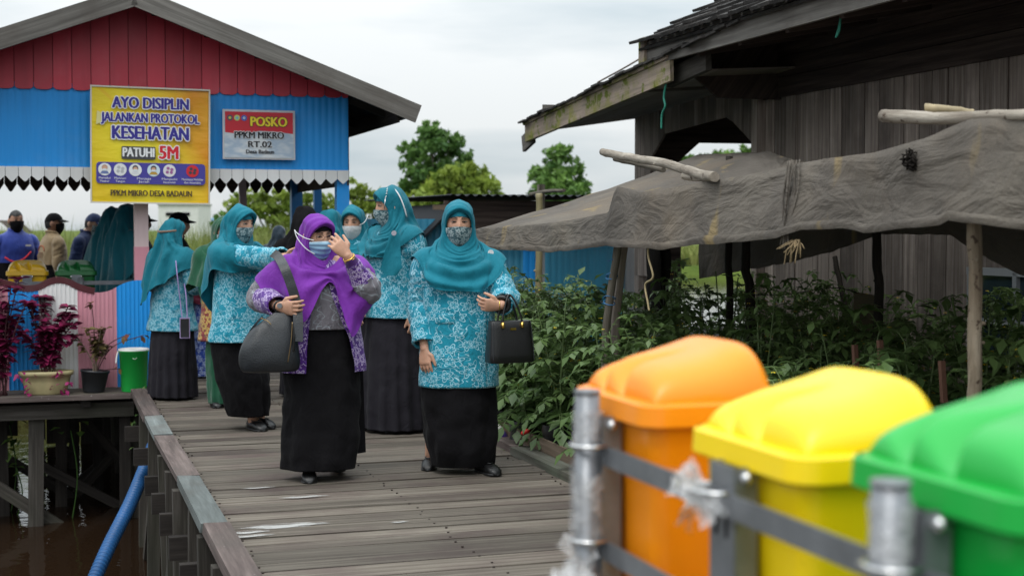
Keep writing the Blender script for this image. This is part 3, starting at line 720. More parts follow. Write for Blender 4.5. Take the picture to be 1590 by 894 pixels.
mb = MB(); shingles(mb, (HE - .06, va, zt(va) - .03), (HE - .06, vb_, zt(vb_) - .03), (7.2, vb_, zt(vb_) + .55), (7.2, va, zt(va) + .55), 12, 26, .018, .03); slab(mb, [(7.2, va, zt(va) + .55), (7.2, vb_, zt(vb_) + .55), (9.5, vb_, zt(vb_) - .1), (9.5, va, zt(va) - .1)], .03, .3); slab(mb, [(HE - .03, va, zt(va) - .035), (HE - .03, vb_ - .02, zt(vb_) - .035), (7.2, vb_ - .02, zt(vb_) + .53), (7.2, va, zt(va) + .53)], .015, .1); mb.build('lower_roof', MAT['shingle'], hs)
mb = MB(); e2 = PU(1043, 130, HE)
fh = .185
mb.bar((HE - .02, e0[1], zt(e0[1]) - fh / 2 - .02), (HE - .02, vb_, zt(vb_) - fh / 2 - .02), .03, fh, (0, 0, 1), .5, jit=.006); mb.build('mossy_fascia', MAT['mossy'], hs)
mb = MB(); mb.bar((HE - .035, e0[1] + .03, zt(e0[1]) - .012), (HE - .035, vb_ + .02, zt(vb_) - .012), .035, .035, tone=.5, jit=.005); mb.build('fascia_cap', MAT['mossy'], hs)
mb = MB(); mb.bar((HE + .03, vb_ - .1, zt(vb_) - .13), (HE + .03, vb_ + .23, zt(vb_) - .21), .035, .17, tone=.4); zq = PV(945, 183, vb_ + .1)[2] + .06; mb.bar((HE + .2, vb_ + .1, zq), (9.3, vb_ + .1, zq), .03, .12, tone=.4); mb.build('end_fascia', MAT['barge'], hs)
mb = MB(); vq = PU(1100, 100, HE + .1)[1]; mb.bar((HE + .1, vq, zt(vq) - .12), (HE + .1, e0[1] + .3, zt(e0[1] + .3) - .13), .05, .15, tone=.3); mb.build('roof_beam', MAT['beam'], hs)
mb = MB()
for k in range(7):
    u = lerp(HE + .12, HU + .05, (k + .5) / 7); sz = lambda uu, vv: lerp(zt(vv) - .10, lerp(2.725, 2.59, (vv - 11.2) / 2.9), (uu - HE) / (HU - HE)); slab(mb, [(u - .085, 10.6, sz(u - .085, 10.6)), (u + .083, 10.6, sz(u + .083, 10.6)), (u + .083, 14.2, sz(u + .083, 14.2)), (u - .085, 14.2, sz(u - .085, 14.2))], .012, g.random())
mb.build('soffit', MAT['soffit'], hs)
mb = MB(); mb.bar((HE + .1, 11.55, 2.62), (HU, 11.55, 2.70), .05, .07); mb.build('soffit_beam', MAT['barge'], hs)
# main roof: eave along the boardwalk side
ve = 10.95; zE = PU(1010, 62, HE)[2]
mb = MB(); shingles(mb, (HE - .10, .3, zE - .075), (HE - .10, ve + .1, zE - .075), (7.4, ve + .1, zE + 1.35), (7.4, .3, zE + 1.35), 14, 66, .024, .035); slab(mb, [(HE - .07, .3, zE - .09), (HE - .07, ve + .08, zE - .09), (7.4, ve + .08, zE + 1.31), (7.4, .3, zE + 1.31)], .02, .1); mb.build('main_roof', MAT['shingle'], hs)
mb = MB(); mb.bar((HE - .02, ve + .02, zE - .12), (HE - .02, .3, zE - .12), .03, .20, tone=.8); mb.build('eave_fascia', MAT['barge'], hs)
mb = MB(); mb.box((HE + .02, ve + .06, zE - .1), (.16, .12, .24), None, 2); mb.build('fascia_block', MAT['mossy'], hs)
mb = MB(); slab(mb, [(HE, .3, zE - .16), (HE, ve, zE - .16), (HU + .2, ve, zE + .1), (HU + .2, .3, zE + .1)], .02, .4); 
for k in range(14): mb.bar((HE + .02, 1 + k * .7, zE - .2), (HU + .1, 1 + k * .7, zE + .04), .05, .07)
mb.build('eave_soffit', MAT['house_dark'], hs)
mb = MB(); slab(mb, [(HE + .05, ve - .02, zE - .05), (7.4, ve - .02, zE + 1.35), (7.4, ve - .02, 2.5), (HE + .6, ve - .02, 2.5)], .03, .5); mb.build('gable_end', MAT['house_dark'], hs)
# window at the right
wa, wb = PT(1512, 452), PT(1600, 540)
wf = MB(); 
vc, zc_ = (wa[1] + wb[1]) / 2 - .2, (wa[2] + wb[2]) / 2
W_, H_ = .95, .62
for (dv, dz, sv, sz) in ((0, H_/2, W_ + .06, .05), (0, -H_/2, W_ + .1, .06), (-W_/2, 0, .05, H_), (W_/2, 0, .05, H_), (0, 0, .04, H_), (0, -.02, W_, .03)):
    wf.box((HU - .03, vc + dv, zc_ + dz), (.05 + .004 * (dv == 0), sv, sz), None, 1)
wo = wf.build('window', MAT['window_white'], hs); BASE[wo.name] = BASE[hs.name]
mb = MB(); mb.box((HU - .02, vc, zc_), (.01, W_ - .03, H_ - .03)); po = mb.build('pane', plain('dark_pane', (.02, .035, .045), .08, .6, .05), wo)

# ------------------------------------------------------------------ planting bed
bed = thing('planting_bed', 'soil covered planting bed beside the walkway', 'soil', (4, 8, -.05), kind='structure')
mb = MB(); P = []
for i in range(40):
    row = []
    for k in range(16): u, v = lerp(2.84, HU + .02, k / 15), lerp(1.8, 13.2, i / 39); row.append((u, v, -.03 + .035 * nz(u * 2, v * 2)))
    P.append(row)
mb.grid(P); mb.build('soil', soil_mat(), bed)
mb = MB(); mb.bar((2.86, 2, .05), (2.86, 9.3, .05), .028, .15, tone=.6, jit=.005); mb.build('edge_board', MAT['bed_board'], bed)

# ------------------------------------------------------------------ shed with dark zinc roof behind the bed
sh = thing('zinc_shed', 'low shed of blue and grey zinc sheets with dark corrugated roof', 'shed', (4.5, 14.6, -.6))
mb = MB()
def zinc(px0, px1, ytop, v, mat, name='wall_sheet'):
    a, b = PV(px0, 450, v)[0], PV(px1, 450, v)[0]; zt_ = PV((px0 + px1) / 2, ytop, v)[2]
    q = MB(); ribbed(q, a, b, v, -.9, zt_, .075, .012, 6); return q.build(name, mat, sh)
zinc(560, 812, 340, 14.9, MAT['zinc_blue']); zinc(812, 832, 340, 14.87, MAT['blue']); zinc(832, 846, 340, 14.88, MAT['zinc_grey'])
zinc(846, 968, 340, 14.86, MAT['zinc_blue']); zinc(968, 1012, 360, 14.89, MAT['zinc_grey'])
q = MB(); ra, rb = PV(685, 304, 15.0), PV(865, 302, 15.0)
P = [[], []]
for k in range(120):
    u = lerp(ra[0], rb[0] + .6, k / 119); zz = .012 * math.sin(k * 1.05)
    P[0].append((u, 14.6, ra[2] + .0 + zz)); P[1].append((u, 19, ra[2] + .02 + zz))
q.grid(P, smooth=True); q.build('roof', MAT['roof_dark'], sh)
q = MB(); a = PV(655, 372, 14.7)
slab(q, [(a[0], 14.65, a[2]), (ra[0] + .1, 14.65, ra[2] - .1), (ra[0] + .1, 18, ra[2] - .1), (a[0], 18, a[2])][::-1], .02); q.build('roof_wing', MAT['roof_dark'], sh)
q = MB(); ua, ub = PV(690, 330, 14.78)[0], PV(960, 330, 14.78)[0]
q.box(((ua + ub) / 2, 14.8, (ra[2] + PV(700, 372, 14.8)[2]) / 2 - .03), (ub - ua, .02, ra[2] - PV(700, 372, 14.8)[2] - .05), None, 0); q.build('eave_shade_board', MAT['house_dark'], sh)  # dark board standing in for the shadow under the shed roof
q = MB(); c = PV(687, 322, 14.6); q.box((c[0], 14.57, c[2]), (.22, .05, .05), None, 0, .9); q.build('beam_end', MAT['bed_board'], sh)
q = MB(); q.box((4.5, 17, .3), (3, .05, 2)); q.build('back_wall', MAT['house_dark'], sh)

# ------------------------------------------------------------------ far buildings
fb = thing('white_house', 'plain pale house far off behind the grass', 'house', PY(277, 350, 95)); fb.rotation_euler = (0, 0, 0)
BASE[fb.name] = (0, 0, 0); s_ = 95 / F_PX
mb = MB(); mb.box((0, 2, 0), (62 * s_, 4, 64 * s_)); mb.build('wall', plain('pale_render', (.62, .62, .60), .8, .2, .06), fb, True)
for x in (-.55, .5):
    q = MB(); q.box((x, -.02, .75), (.55, .06, .22)); q.build('window', MAT['black_void'], fb, True)
mb = MB(); mb.box((0, 2, 33 * s_), (65 * s_, 4.2, .12)); mb.build('roof', plain('grey_sheet', (.35, .35, .35), .7), fb, True)
fb = thing('blue_roof_hut', 'small hut with a blue roof far off in the grass', 'hut', PY(323, 355, 100)); fb.rotation_euler = (0, 0, 0)
s_ = 100 / F_PX; mb = MB(); mb.box((0, 1.5, 0), (24 * s_, 3, 26 * s_)); mb.build('wall', plain('blue_wall', (.16, .25, .33), .8), fb, True)
mb = MB(); mb.v = [(-16*s_, -.2, 10*s_), (0, -.2, 17*s_), (16*s_, -.2, 10*s_), (-16*s_, 3.2, 10*s_), (0, 3.2, 17*s_), (16*s_, 3.2, 10*s_)]; mb.face([0, 1, 4, 3]); mb.face([1, 2, 5, 4]); mb.face([0, 2, 1]); mb.face([3, 4, 5]); mb.build('roof', plain('blue_roof', (.10, .22, .34), .6), fb, True)
fb = thing('brown_hut', 'dark brown hut at the left edge behind the grass', 'hut', PY(2, 362, 60)); fb.rotation_euler = (0, 0, 0)
s_ = 60 / F_PX; mb = MB(); mb.box((0, 1, -12*s_), (34*s_, 2, 22*s_)); mb.build('wall', MAT['house'], fb, True)
mb = MB(); mb.v = [(-40*s_, -.3, 16*s_), (0, -.3, 20*s_), (22*s_, -.3, 0), (-40*s_, 2.3, 16*s_), (0, 2.3, 20*s_), (22*s_, 2.3, 0)]; mb.face([0, 1, 4, 3]); mb.face([1, 2, 5, 4]); mb.build('roof', MAT['house_dark'], fb, True)

# ------------------------------------------------------------------ trees
def leaf_quad(mb, p, sz, tone, r):
    a = Vector((r.gauss(0, 1), r.gauss(0, 1), r.gauss(0, .6))).normalized(); b = a.orthogonal().normalized()
    b = Matrix.Rotation(r.uniform(0, 6.28), 3, a) @ b; c = a.cross(b); k = len(mb.v)
    mb.v += [p - b * sz, p + c * sz * .42, p + b * sz, p - c * sz * .42]; mb.face([k, k+1, k+2, k+3], None, tone)
def tree(label, px, Y, groundz, blobs, leaf, n, mat, trunk_r, seed, group='trees beyond the village'):
    # blobs: (px, py, radius in px, vertical stretch)
    r = random.Random(seed); s_ = Y / F_PX; base = PY(px, 355, Y); base = (base[0], base[1], groundz)
    t = thing('tree', label, 'tree', base, group); t.rotation_euler = (0, 0, 0); mb = MB(); lf = MB()
    cz = lambda py: CAM_H + (355 - py) * s_ - groundz
    cs = [Vector(((x - px) * s_, r.uniform(-.6, .6) * rad * s_, cz(y))) for x, y, rad, st in blobs]
    top = max(c.z for c in cs); low = min(c.z - b[2] * s_ for c, b in zip(cs, blobs))
    spine = [Vector((0, 0, 0)), Vector((.04 * top, 0, top * .3)), Vector((-.02 * top, .02 * top, top * .6)), Vector((cs[0].x * .5, 0, top * .85))]
    mb.tube(catmull(spine, 5), [lerp(trunk_r, trunk_r * .25, i / 15) for i in range(16)], 8)
    for c, b in zip(cs, blobs):
        st = spine[1].lerp(spine[2], r.random()); mid = st.lerp(c, .5) + Vector((0, 0, -.1 * top * r.random()))
        mb.tube(catmull([st, mid, c], 4), [lerp(trunk_r * .45, trunk_r * .08, i / 8) for i in range(9)], 5)
    tot = sum(b[2] ** 2 for b in blobs)
    for c, b in zip(cs, blobs):
        rad = b[2] * s_; m = max(8, int(n * b[2] ** 2 / tot)); nc = max(6, int(m / 20)); cl = []
        for q in range(nc):
            d = Vector((r.gauss(0, 1), r.gauss(0, 1), r.gauss(0, 1))).normalized() * (r.random() ** .55) * 1.08
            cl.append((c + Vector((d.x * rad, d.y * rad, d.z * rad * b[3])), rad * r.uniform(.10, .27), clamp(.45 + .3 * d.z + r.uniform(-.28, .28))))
        for q in range(m):
            p, cr, tn = r.choice(cl); d = Vector((r.gauss(0, .5), r.gauss(0, .5), r.gauss(0, .38))) * cr
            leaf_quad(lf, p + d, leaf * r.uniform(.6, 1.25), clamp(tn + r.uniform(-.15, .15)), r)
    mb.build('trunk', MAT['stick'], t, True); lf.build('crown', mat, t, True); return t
MAT['leaf_dark'] = leafy('leaf_dark', (.035, .095, .02), (.13, .24, .055), .55, .2)
MAT['leaf_mid'] = leafy('leaf_mid', (.05, .125, .025), (.16, .28, .06), .55, .22)
MAT['leaf_lime'] = leafy('leaf_lime', (.10, .165, .022), (.27, .34, .055), .55, .28)
GZ = -.62
tree('tall dark green tree with a broken crown rising behind the low shed', 668, 66, GZ, [(672, 222, 30, .9), (645, 235, 24, .8), (700, 225, 24, .9), (655, 270, 32, .8), (695, 262, 32, .8), (640, 285, 22, 1), (672, 205, 20, .7), (720, 250, 20, .8)], .17, 6200, MAT['leaf_dark'], .22, 1)
tree('bushy lime green tree in front of the tall dark tree', 716, 56, GZ, [(715, 285, 42, .7), (690, 300, 36, .8), (748, 292, 32, .8), (668, 318, 34, .9), (765, 318, 26, 1), (715, 325, 50, .8), (730, 266, 24, .6), (690, 276, 24, .7)], .16, 6500, MAT['leaf_lime'], .18, 2)
tree('rounded green tree standing alone left of the mossy eave', 868, 70, GZ, [(870, 250, 26, .9), (850, 275, 28, .8), (888, 270, 28, .9), (868, 240, 18, .8), (838, 292, 20, .8), (905, 290, 20, .8), (870, 300, 40, .8), (880, 330, 36, 1)], .16, 6000, MAT['leaf_mid'], .2, 3)
tree('loose pale tree half hidden behind the blue pavilion posts', 420, 60, GZ, [(395, 312, 30, .7), (430, 322, 34, .8), (462, 310, 28, .8), (372, 330, 26, .8), (500, 318, 30, .8), (440, 345, 46, .7)], .15, 4200, MAT['leaf_lime'], .14, 4)
tree('low tree behind the tall woman and the pavilion corner post', 560, 62, GZ, [(548, 300, 24, .8), (585, 312, 30, .8), (555, 325, 36, .9), (610, 325, 34, .8), (640, 335, 34, .9)], .15, 3600, MAT['leaf_lime'], .14, 5)
tree('distant palm like tree seen through the veranda opening', 1150, 90, GZ, [(1160, 240, 18, .8), (1110, 246, 22, .6), (1070, 250, 18, .7), (1130, 262, 40, .6), (1185, 250, 22, .7)], .22, 2600, MAT['leaf_mid'], .15, 6)
tree('far roadside tree right of the white house', 352, 85, GZ, [(352, 342, 18, .7), (338, 350, 14, .8), (370, 350, 18, .8)], .2, 1200, MAT['leaf_mid'], .12, 8)
# ================================================================== SHADE NET OVER THE BED
NU = 3.05
def tabU(pts, u): return sorted((lambda p: (p[1], p[2]))(PU(px, py, u)) for px, py in pts)
hem = tabU([(735, 384), (769, 386), (813, 387), (856, 390), (914, 386), (954, 380), (1031, 386), (1070, 381), (1109, 377), (1150, 375), (1190, 371), (1227, 367), (1240, 362), (1261, 355), (1298, 353), (1318, 352), (1351, 360), (1385, 355), (1430, 351), (1472, 348), (1486, 341), (1519, 343), (1590, 352), (1750, 375)], NU)
top = tabU([(735, 357), (746, 355), (827, 349), (885, 342), (943, 330), (953, 300), (960, 289), (970, 293), (996, 299), (1060, 288), (1120, 278), (1180, 268), (1225, 258), (1240, 254), (1284, 246), (1358, 237), (1435, 215), (1480, 196), (1502, 185), (1530, 184), (1590, 185), (1750, 190)], NU)
BU = 4.9
back = tabU([(740, 345), (790, 322), (835, 300), (900, 272), (960, 255), (1000, 246), (1075, 240), (1190, 236), (1240, 250), (1400, 262), (1600, 262), (1900, 262)], BU)
bhem = tabU([(740, 372), (1000, 372), (1050, 378), (1056, 437), (1100, 430), (1150, 420), (1220, 408), (1290, 390), (1365, 363), (1470, 365), (1500, 385), (1590, 432), (1800, 450)], BU)
def net_mat():
    t = NT('shade_net'); v = t.coord('Object'); uv = t.coord('UV')
    n = t.noise(v, 1.6, 6, .6); n2 = t.noise(t.coord('Object', (1, 1, 1)), 6, 6, .65, 1.0); weave = t.noise(t.coord('UV', (60, 260, 1)), 1, 2, .5); weave2 = t.noise(t.coord('UV', (260, 60, 1)), 1, 2, .5)
    c = t.ramp(n, [(.3, (.10, .088, .076)), (.5, (.15, .132, .114)), (.72, (.21, .185, .152))])
    c = t.mix(t.rng(t.noise(v, .9, 4, .6), .52, .72, 0, .7), c, (.24, .185, .13))
    c = t.mix(t.rng(t.math('ADD', t.math('MULTIPLY', weave, .5), t.math('MULTIPLY', weave2, .5)), .42, .62, 0, .4), c, (.095, .086, .08))
    c = t.mix(t.rng(t.noise(t.coord('Object', (1.2, 1.2, .35)), 3.2, 3), .63, .70, 0, .6), c, (.34, .25, .11))
    t.set(c, .85, .15)
    cr = t.n('ShaderNodeTexVoronoi', feature='DISTANCE_TO_EDGE'); t.l(t.coord('UV', (3.2, 9, 1)), cr.inputs['Vector']); cr.inputs['Scale'].default_value = 1.0
    wav = t.math('ADD', t.noise(t.coord('UV', (2.2, 3.6, 1), (0, 0, .35)), 1.0, 3, .55, 2.2), t.math('MULTIPLY', t.noise(t.coord('UV', (4, 12, 1), (0, 0, -.2)), 1.0, 3, .5, 1.0), .35))
    b1 = t.bump(wav, .6, .045); t.bump(t.math('ADD', n2, t.math('MULTIPLY', weave, .4)), .5, .010, b1)
    tr = t.n('ShaderNodeBsdfTranslucent'); t.l(c, tr.inputs[0]); ms = t.n('ShaderNodeMixShader'); ms.inputs[0].default_value = .12
    t.l(t.b.outputs[0], ms.inputs[1]); t.l(tr.outputs[0], ms.inputs[2]); t.l(ms.outputs[0], t.out.inputs[0]); return t.m
MAT['net'] = net_mat()
nt = thing('shade_net', 'faded grey shade net draped over poles above the garden bed', 'shade net', (3.9, 7, 0))
v0, v1 = max(hem[0][0], 3.2), hem[-1][0]; NVn = 230; P = []; TV = []
ea, eb = nz, nz
for i in range(NVn + 1):
    v = lerp(v0, v1, i / NVn)
    hz, tz, bz, bh = curve1(hem, v), curve1(top, v), curve1(back, v), curve1(bhem, v)
    left = sstep(8.6, 9.3, v)
    row = []
    hz += .006 * nz(v * 5)
    for k in range(9):                       # hanging front
        t = k / 8; z = lerp(hz, tz, t)
        d = .018 * nz(v * 2.3 + z * 1.5, z * 5, 1.3) * (1.3 - t) + .012 * nz(v * 7, z * 9, 4)
        row.append((NU - .03 * (1 - t) + d + .015 * math.sin(v * 3.1) * (1 - t), v, z))
    if 1:                                    # roof towards the back
        m = 12
        for k in range(1, m + 1):
            t = k / m; u = lerp(NU, BU, t)
            straight = lerp(tz, bz, t); sag = -.10 * math.sin(math.pi * t) * (1 - left) - .03 * math.sin(math.pi * t)
            row.append((u, v, straight + sag + .02 * nz(u * 2.1, v * 1.9, 7) * math.sin(math.pi * min(1, t * 1.0)) + .008 * nz(u * 6, v * 6, 2)))
    for k in range(1, 6):
        t = k / 5; row.append((BU + .02 * t + .03 * nz(v * 3, k), v, lerp(bz, bh, t) + .01 * nz(v * 9) * t))
    P.append(row)
mb = MB(); n = len(P[0])
uvs = lambda i, j: (lerp(v0, v1, i / NVn), j * .055 if j < 9 else .44 + (j - 8) * .15)
mb.grid(P, .5, 0, True, uvs); mb.build('net_sheet', MAT['net'], nt)
# folded hem band and the bunched seam where two nets are tied
mb = MB(); Q = [[], [], []]
for i in range(NVn + 1):
    p = P[i][0]; q = P[i][1]; w = .045 * (.6 + .6 * abs(nz(p[1] * 1.7, 3)))
    for k, (dz, du) in enumerate(((-.006, -.012), (w * .5, -.020), (w, -.012))): Q[k].append((p[0] + du, p[1], p[2] + dz))
mb.grid(Q); mb.build('net_hem', MAT['net'], nt)
mb = MB(); sv = PU(1236, 320, NU)[1]
for k in range(10):
    a = sv + rng.gauss(0, .03); zt_, zb_ = curve1(top, a) + .015, curve1(hem, a) - .02
    mb.tube(catmull([Vector((NU - .02 + rng.gauss(0, .008), a, zt_)), Vector((NU - .035 + rng.gauss(0, .01), a + rng.gauss(0, .03), lerp(zb_, zt_, .5))), Vector((NU - .04, sv + rng.gauss(0, .03), zb_ + rng.uniform(-.05, .05)))], 5), rng.uniform(.0025, .005), 5)
mb.build('tied_seam', MAT['net'], nt)
mb = MB(); c = PU(1408, 243, NU - .035)
for k in range(60):
    a = rng.uniform(0, 6.28); r0 = .036 * math.sqrt(rng.random())
    p = Vector((c[0] + rng.uniform(.008, .03), c[1] + r0 * math.cos(a) * .8, c[2] + r0 * math.sin(a) - .01)); q = p + Vector((rng.gauss(-.004, .004), rng.gauss(0, .014), rng.gauss(-.008, .016)))
    mb.tube(catmull([p, p.lerp(q, .5) + Vector((-.008, rng.gauss(0, .01), 0)), q], 3), .0035, 4)
mb.build('torn_hole', plain('frayed_net', (.018, .015, .013), .95, .1), nt)
mb = MB(); c = PU(1238, 372, NU - .03)
for k in range(18):
    p = Vector((c[0], c[1] + rng.gauss(0, .02), c[2])); q = p + Vector((rng.gauss(-.02, .02), rng.gauss(0, .045), -rng.uniform(.02, .11))); mb.tube([p, p.lerp(q, .5) + Vector((0, rng.gauss(0, .015), 0)), q], .0025, 4)
mb.build('dry_tuft', plain('dry_straw', (.36, .27, .16), .9, .1), nt)

def pole(label, name, mat, pts, r0, r1, group=None, knots=6, cat='pole', n=10, wob=.10, bend=.012):
    pts = [Vector(p) for p in pts]; L = sum((pts[i+1] - pts[i]).length for i in range(len(pts) - 1))
    fine = catmull(pts, max(6, int(26 / max(1, len(pts) - 1)))); m = len(fine); rr = []
    sd = rng.uniform(0, 99)
    for i in range(m):
        fine[i] = fine[i] + Vector((nz(i * .25, sd), nz(i * .25, sd + 9), nz(i * .25, sd + 19))) * bend
        rr.append(lerp(r0, r1, i / (m - 1)) * (1 + .09 * nz(i * .7, sd + 30)))
    mb = MB(); mb.tube(fine, rr, n, wob=wob, tone=.5)
    for k in range(knots):
        i = rng.randrange(1, m - 1); d = Vector((rng.gauss(0, 1), rng.gauss(0, 1), rng.gauss(0, .6))).normalized()
        mb.tube([fine[i] + d * rr[i] * .5, fine[i] + d * rr[i] * 1.45], [rr[i] * .42, rr[i] * .25], 6)
    # uv: grain along the pole
    for f, uv in enumerate(mb.uv): mb.uv[f] = [(b, a) for a, b in uv]
    return single(mb, name, mat, label, cat, tuple(pts[0]), group)
g1 = PU(1516, 335, NU + .06)
pole('rough barked support pole at the right front of the shade net', 'net_pole', MAT['bark_pole'], [(NU + .07, PU(1514, 400, NU + .07)[1] + .02, -.1), (NU + .06, PU(1513, 500, NU + .06)[1], .8), (NU + .05, g1[1], g1[2] + .12)], .027, .024, None, 16, bend=.007, wob=.22)
a = PU(940, 545, NU + .05); b = PU(958, 372, NU + .05)
pole('leaning grey stick tied with blue twine under the left peak of the net', 'net_pole', MAT['stick'], [(a[0], a[1] + .05, -.1), a, b, (b[0], b[1], 1.60)], .024, .022, None, 4)
a2 = PU(955, 520, NU + .12); b2 = PU(968, 380, NU + .12)
pole('split board post leaning beside the tied grey stick', 'net_pole', MAT['house'], [(a2[0], a2[1], -.1), a2, b2, (b2[0], b2[1], 1.5)], .03, .03, None, 0, n=4, wob=0)
mb = MB()
for k, (px, py) in enumerate(((946, 470), (950, 430), (953, 402), (950, 426), (947, 462))):
    c = Vector(PU(px, py, NU + .05)); mb.tube([c + Vector((.034 * math.cos(t * .7), .034 * math.sin(t * .7), .012 * math.sin(t * .7 + k))) for t in range(10)], .0035, 5)
single(mb, 'twine', plain('blue_twine', (.05, .16, .34), .7), 'blue twine wound round the leaning grey stick', 'twine', PU(950, 470, NU + .05))
q0 = PU(836, 470, 4.3); q1 = PU(837, 395, 4.3)
pole('pale bamboo post under the left end of the net before the blue wall', 'net_pole', plain('bamboo', (.25, .21, .11), .5), [(q0[0], q0[1], -.1), q0, q1, (q1[0], q1[1], PU(845, 300, 4.3)[2])], .035, .032, None, 3, wob=.03)
for px, lab, r, m, u in ((1022, 'dark post hung with a rag under the middle of the net', .035, 'dark_pole', 4.6), (1034, 'greenish dark post beside the post hung with a rag', .025, 'dark_pole', 4.7), (1133, 'thin dark post left of the crooked post under the net', .028, 'dark_pole', 4.75), (1363, 'straight dark post beside the dull yellow panel under the net', .03, 'dark_pole', 4.85)):
    a = PU(px, 470, u); b = PU(px - 2, 390, u); pole(lab, 'net_pole', MAT[m], [(a[0], a[1], -.1), a, b, (b[0], b[1], curve1(back, b[1]) - .03)], r, r * .9, None, 2)
pole('crooked dark post under the net right of the thin dark post', 'net_pole', MAT['dark_pole'], [(4.7, PU(1162, 500, 4.7)[1], -.1), PU(1165, 470, 4.7), PU(1158, 420, 4.7), PU(1160, 385, 4.7), (4.7, PU(1162, 380, 4.7)[1], 1.8)], .035, .03, None, 2)
pole('slanting dark branch leaning against the house wall', 'net_pole', MAT['dark_pole'], [PU(1330, 545, 5.4), PU(1312, 470, 5.4), PU(1296, 400, 5.4)], .022, .018, None, 5)
mb = MB(); 
for (px, py, w, h, u, lab) in ((1012, 390, .14, .62, 4.55, 0), (1032, 392, .07, .33, 4.62, 0)):
    c = PU(px, py, u); Pg = []
    for i in range(9):
        row = []
        for k in range(7):
            x = lerp(-w, w, k / 6) * (1 - .25 * i / 8); row.append((c[0] + .03 * math.sin(k * 2.1 + i * .3), c[1] - x, c[2] + .12 - h * i / 8 + .01 * nz(k, i)))
        Pg.append(row)
    mb.grid(Pg)
single(mb, 'hanging_rag', plain('dark_rag', (.02, .018, .017), .95, .1), 'dark rag hanging from a post under the net', 'rag', PU(1015, 390, 4.55))
# top poles
pole('crooked peeled branch lying across the peak of the net', 'roof_pole', MAT['pale_pole'], [PU(936, 236, 3.35), PU(958, 241, 3.3), PU(990, 247, 3.25), PU(1030, 253, 3.2), PU(1062, 263, 3.13), PU(1090, 272, 3.07), PU(1110, 275, 3.02)], .024, .025, None, 5, bend=.006)
pole('short brown stick tied below the crooked peeled branch', 'roof_pole', MAT['stick'], [PU(955, 247, 3.4), PU(975, 251, 3.38), PU(1006, 258, 3.36), PU(1030, 264, 3.34)], .017, .016, None, 3, bend=.004)
pole('stub of grey wood under the right end of the crooked peeled branch', 'roof_pole', MAT['pale_pole'], [PU(1063, 273, 3.12), PU(1098, 277, 3.1)], .022, .02, None, 0, bend=0)
pole('long white peeled pole lying along the right top of the net', 'roof_pole', MAT['pale_pole'], [PU(1372, 180, 3.12), PU(1450, 184, 3.1), PU(1520, 182, 3.08), PU(1592, 179, 3.06), PU(1700, 176, 3.05)], .026, .018, None, 3, bend=.004)
pole('short yellowish pole end lying on the white peeled pole', 'roof_pole', plain('bamboo_brown', (.30, .24, .14), .6, var=.35, scale=20), [PU(1438, 169, 3.14), PU(1475, 171, 3.2), PU(1512, 175, 3.27)], .02, .012, None, 0, bend=.002)
pole('grey stick on a short post at the far left top of the net', 'roof_pole', MAT['stick'], [PU(824, 302, 4.9), PU(850, 297, 4.9), PU(876, 296, 4.9)], .022, .018, None, 2, bend=.004)
mb = MB(); c = PU(840, 305, 4.92); mb.box((c[0], c[1], c[2]), (.06, .08, .25), None, 2); single(mb, 'post_stub', MAT['stick'], 'short post end poking through the far left top of the net', 'post', c)
def cord(label, name, pts, r, mat, cat='string'):
    mb = MB(); mb.tube(catmull([Vector(p) for p in pts], 8), r, 5); return single(mb, name, mat, label, cat, tuple(pts[0]))
MAT['green_cord'] = plain('green_cord', (.02, .20, .14), .6); MAT['straw_cord'] = plain('straw_cord', (.34, .27, .15), .8)
cord('teal string hanging with a knot from the end of the mossy fascia', 'string', [PU(1036, 122, HE), PU(1031, 150, HE), PU(1033, 165, HE), PU(1028, 178, HE), PU(1027, 200, HE)], .009, MAT['green_cord'])
cord('green string loop hanging under the main eave', 'string', [PU(1307, -20, HE + .1), PU(1306, 10, HE + .1), PU(1304, 45, HE + .1), PU(1298, 58, HE + .1), PU(1303, 40, HE + .1), PU(1308, 5, HE + .1)], .007, MAT['green_cord'])
cord('straw coloured cord dangling below the hem of the net', 'string', [PU(1006, 378, NU), PU(1007, 400, NU), PU(1014, 430, NU), PU(1002, 442, NU), PU(1006, 470, NU), PU(1008, 482, NU)], .006, MAT['straw_cord'])
cord('thin wire from the lower roof up to the main eave', 'wire', [PU(928, 128, HE), PU(965, 108, HE), PU(1001, 87, HE)], .008, MAT['house'], 'wire')
cord('wire stretched across the garden in front of the house wall', 'wire', [PU(1040, 455, 5.2), PU(1200, 458, 5.2), PU(1300, 447, 5.2), PU(1360, 470, 5.2)], .004, MAT['black_void'], 'wire')
c = PU(1343, 500, 5.0); mb = MB(); mb.box(c, (.02, .24, .36), Matrix.Rotation(.04, 3, 'X'), 1, jit=.006); single(mb, 'yellow_panel', plain('dull_yellow', (.085, .062, .022), .6), 'dull yellow plastic panel standing among the plants against the house', 'panel', c)

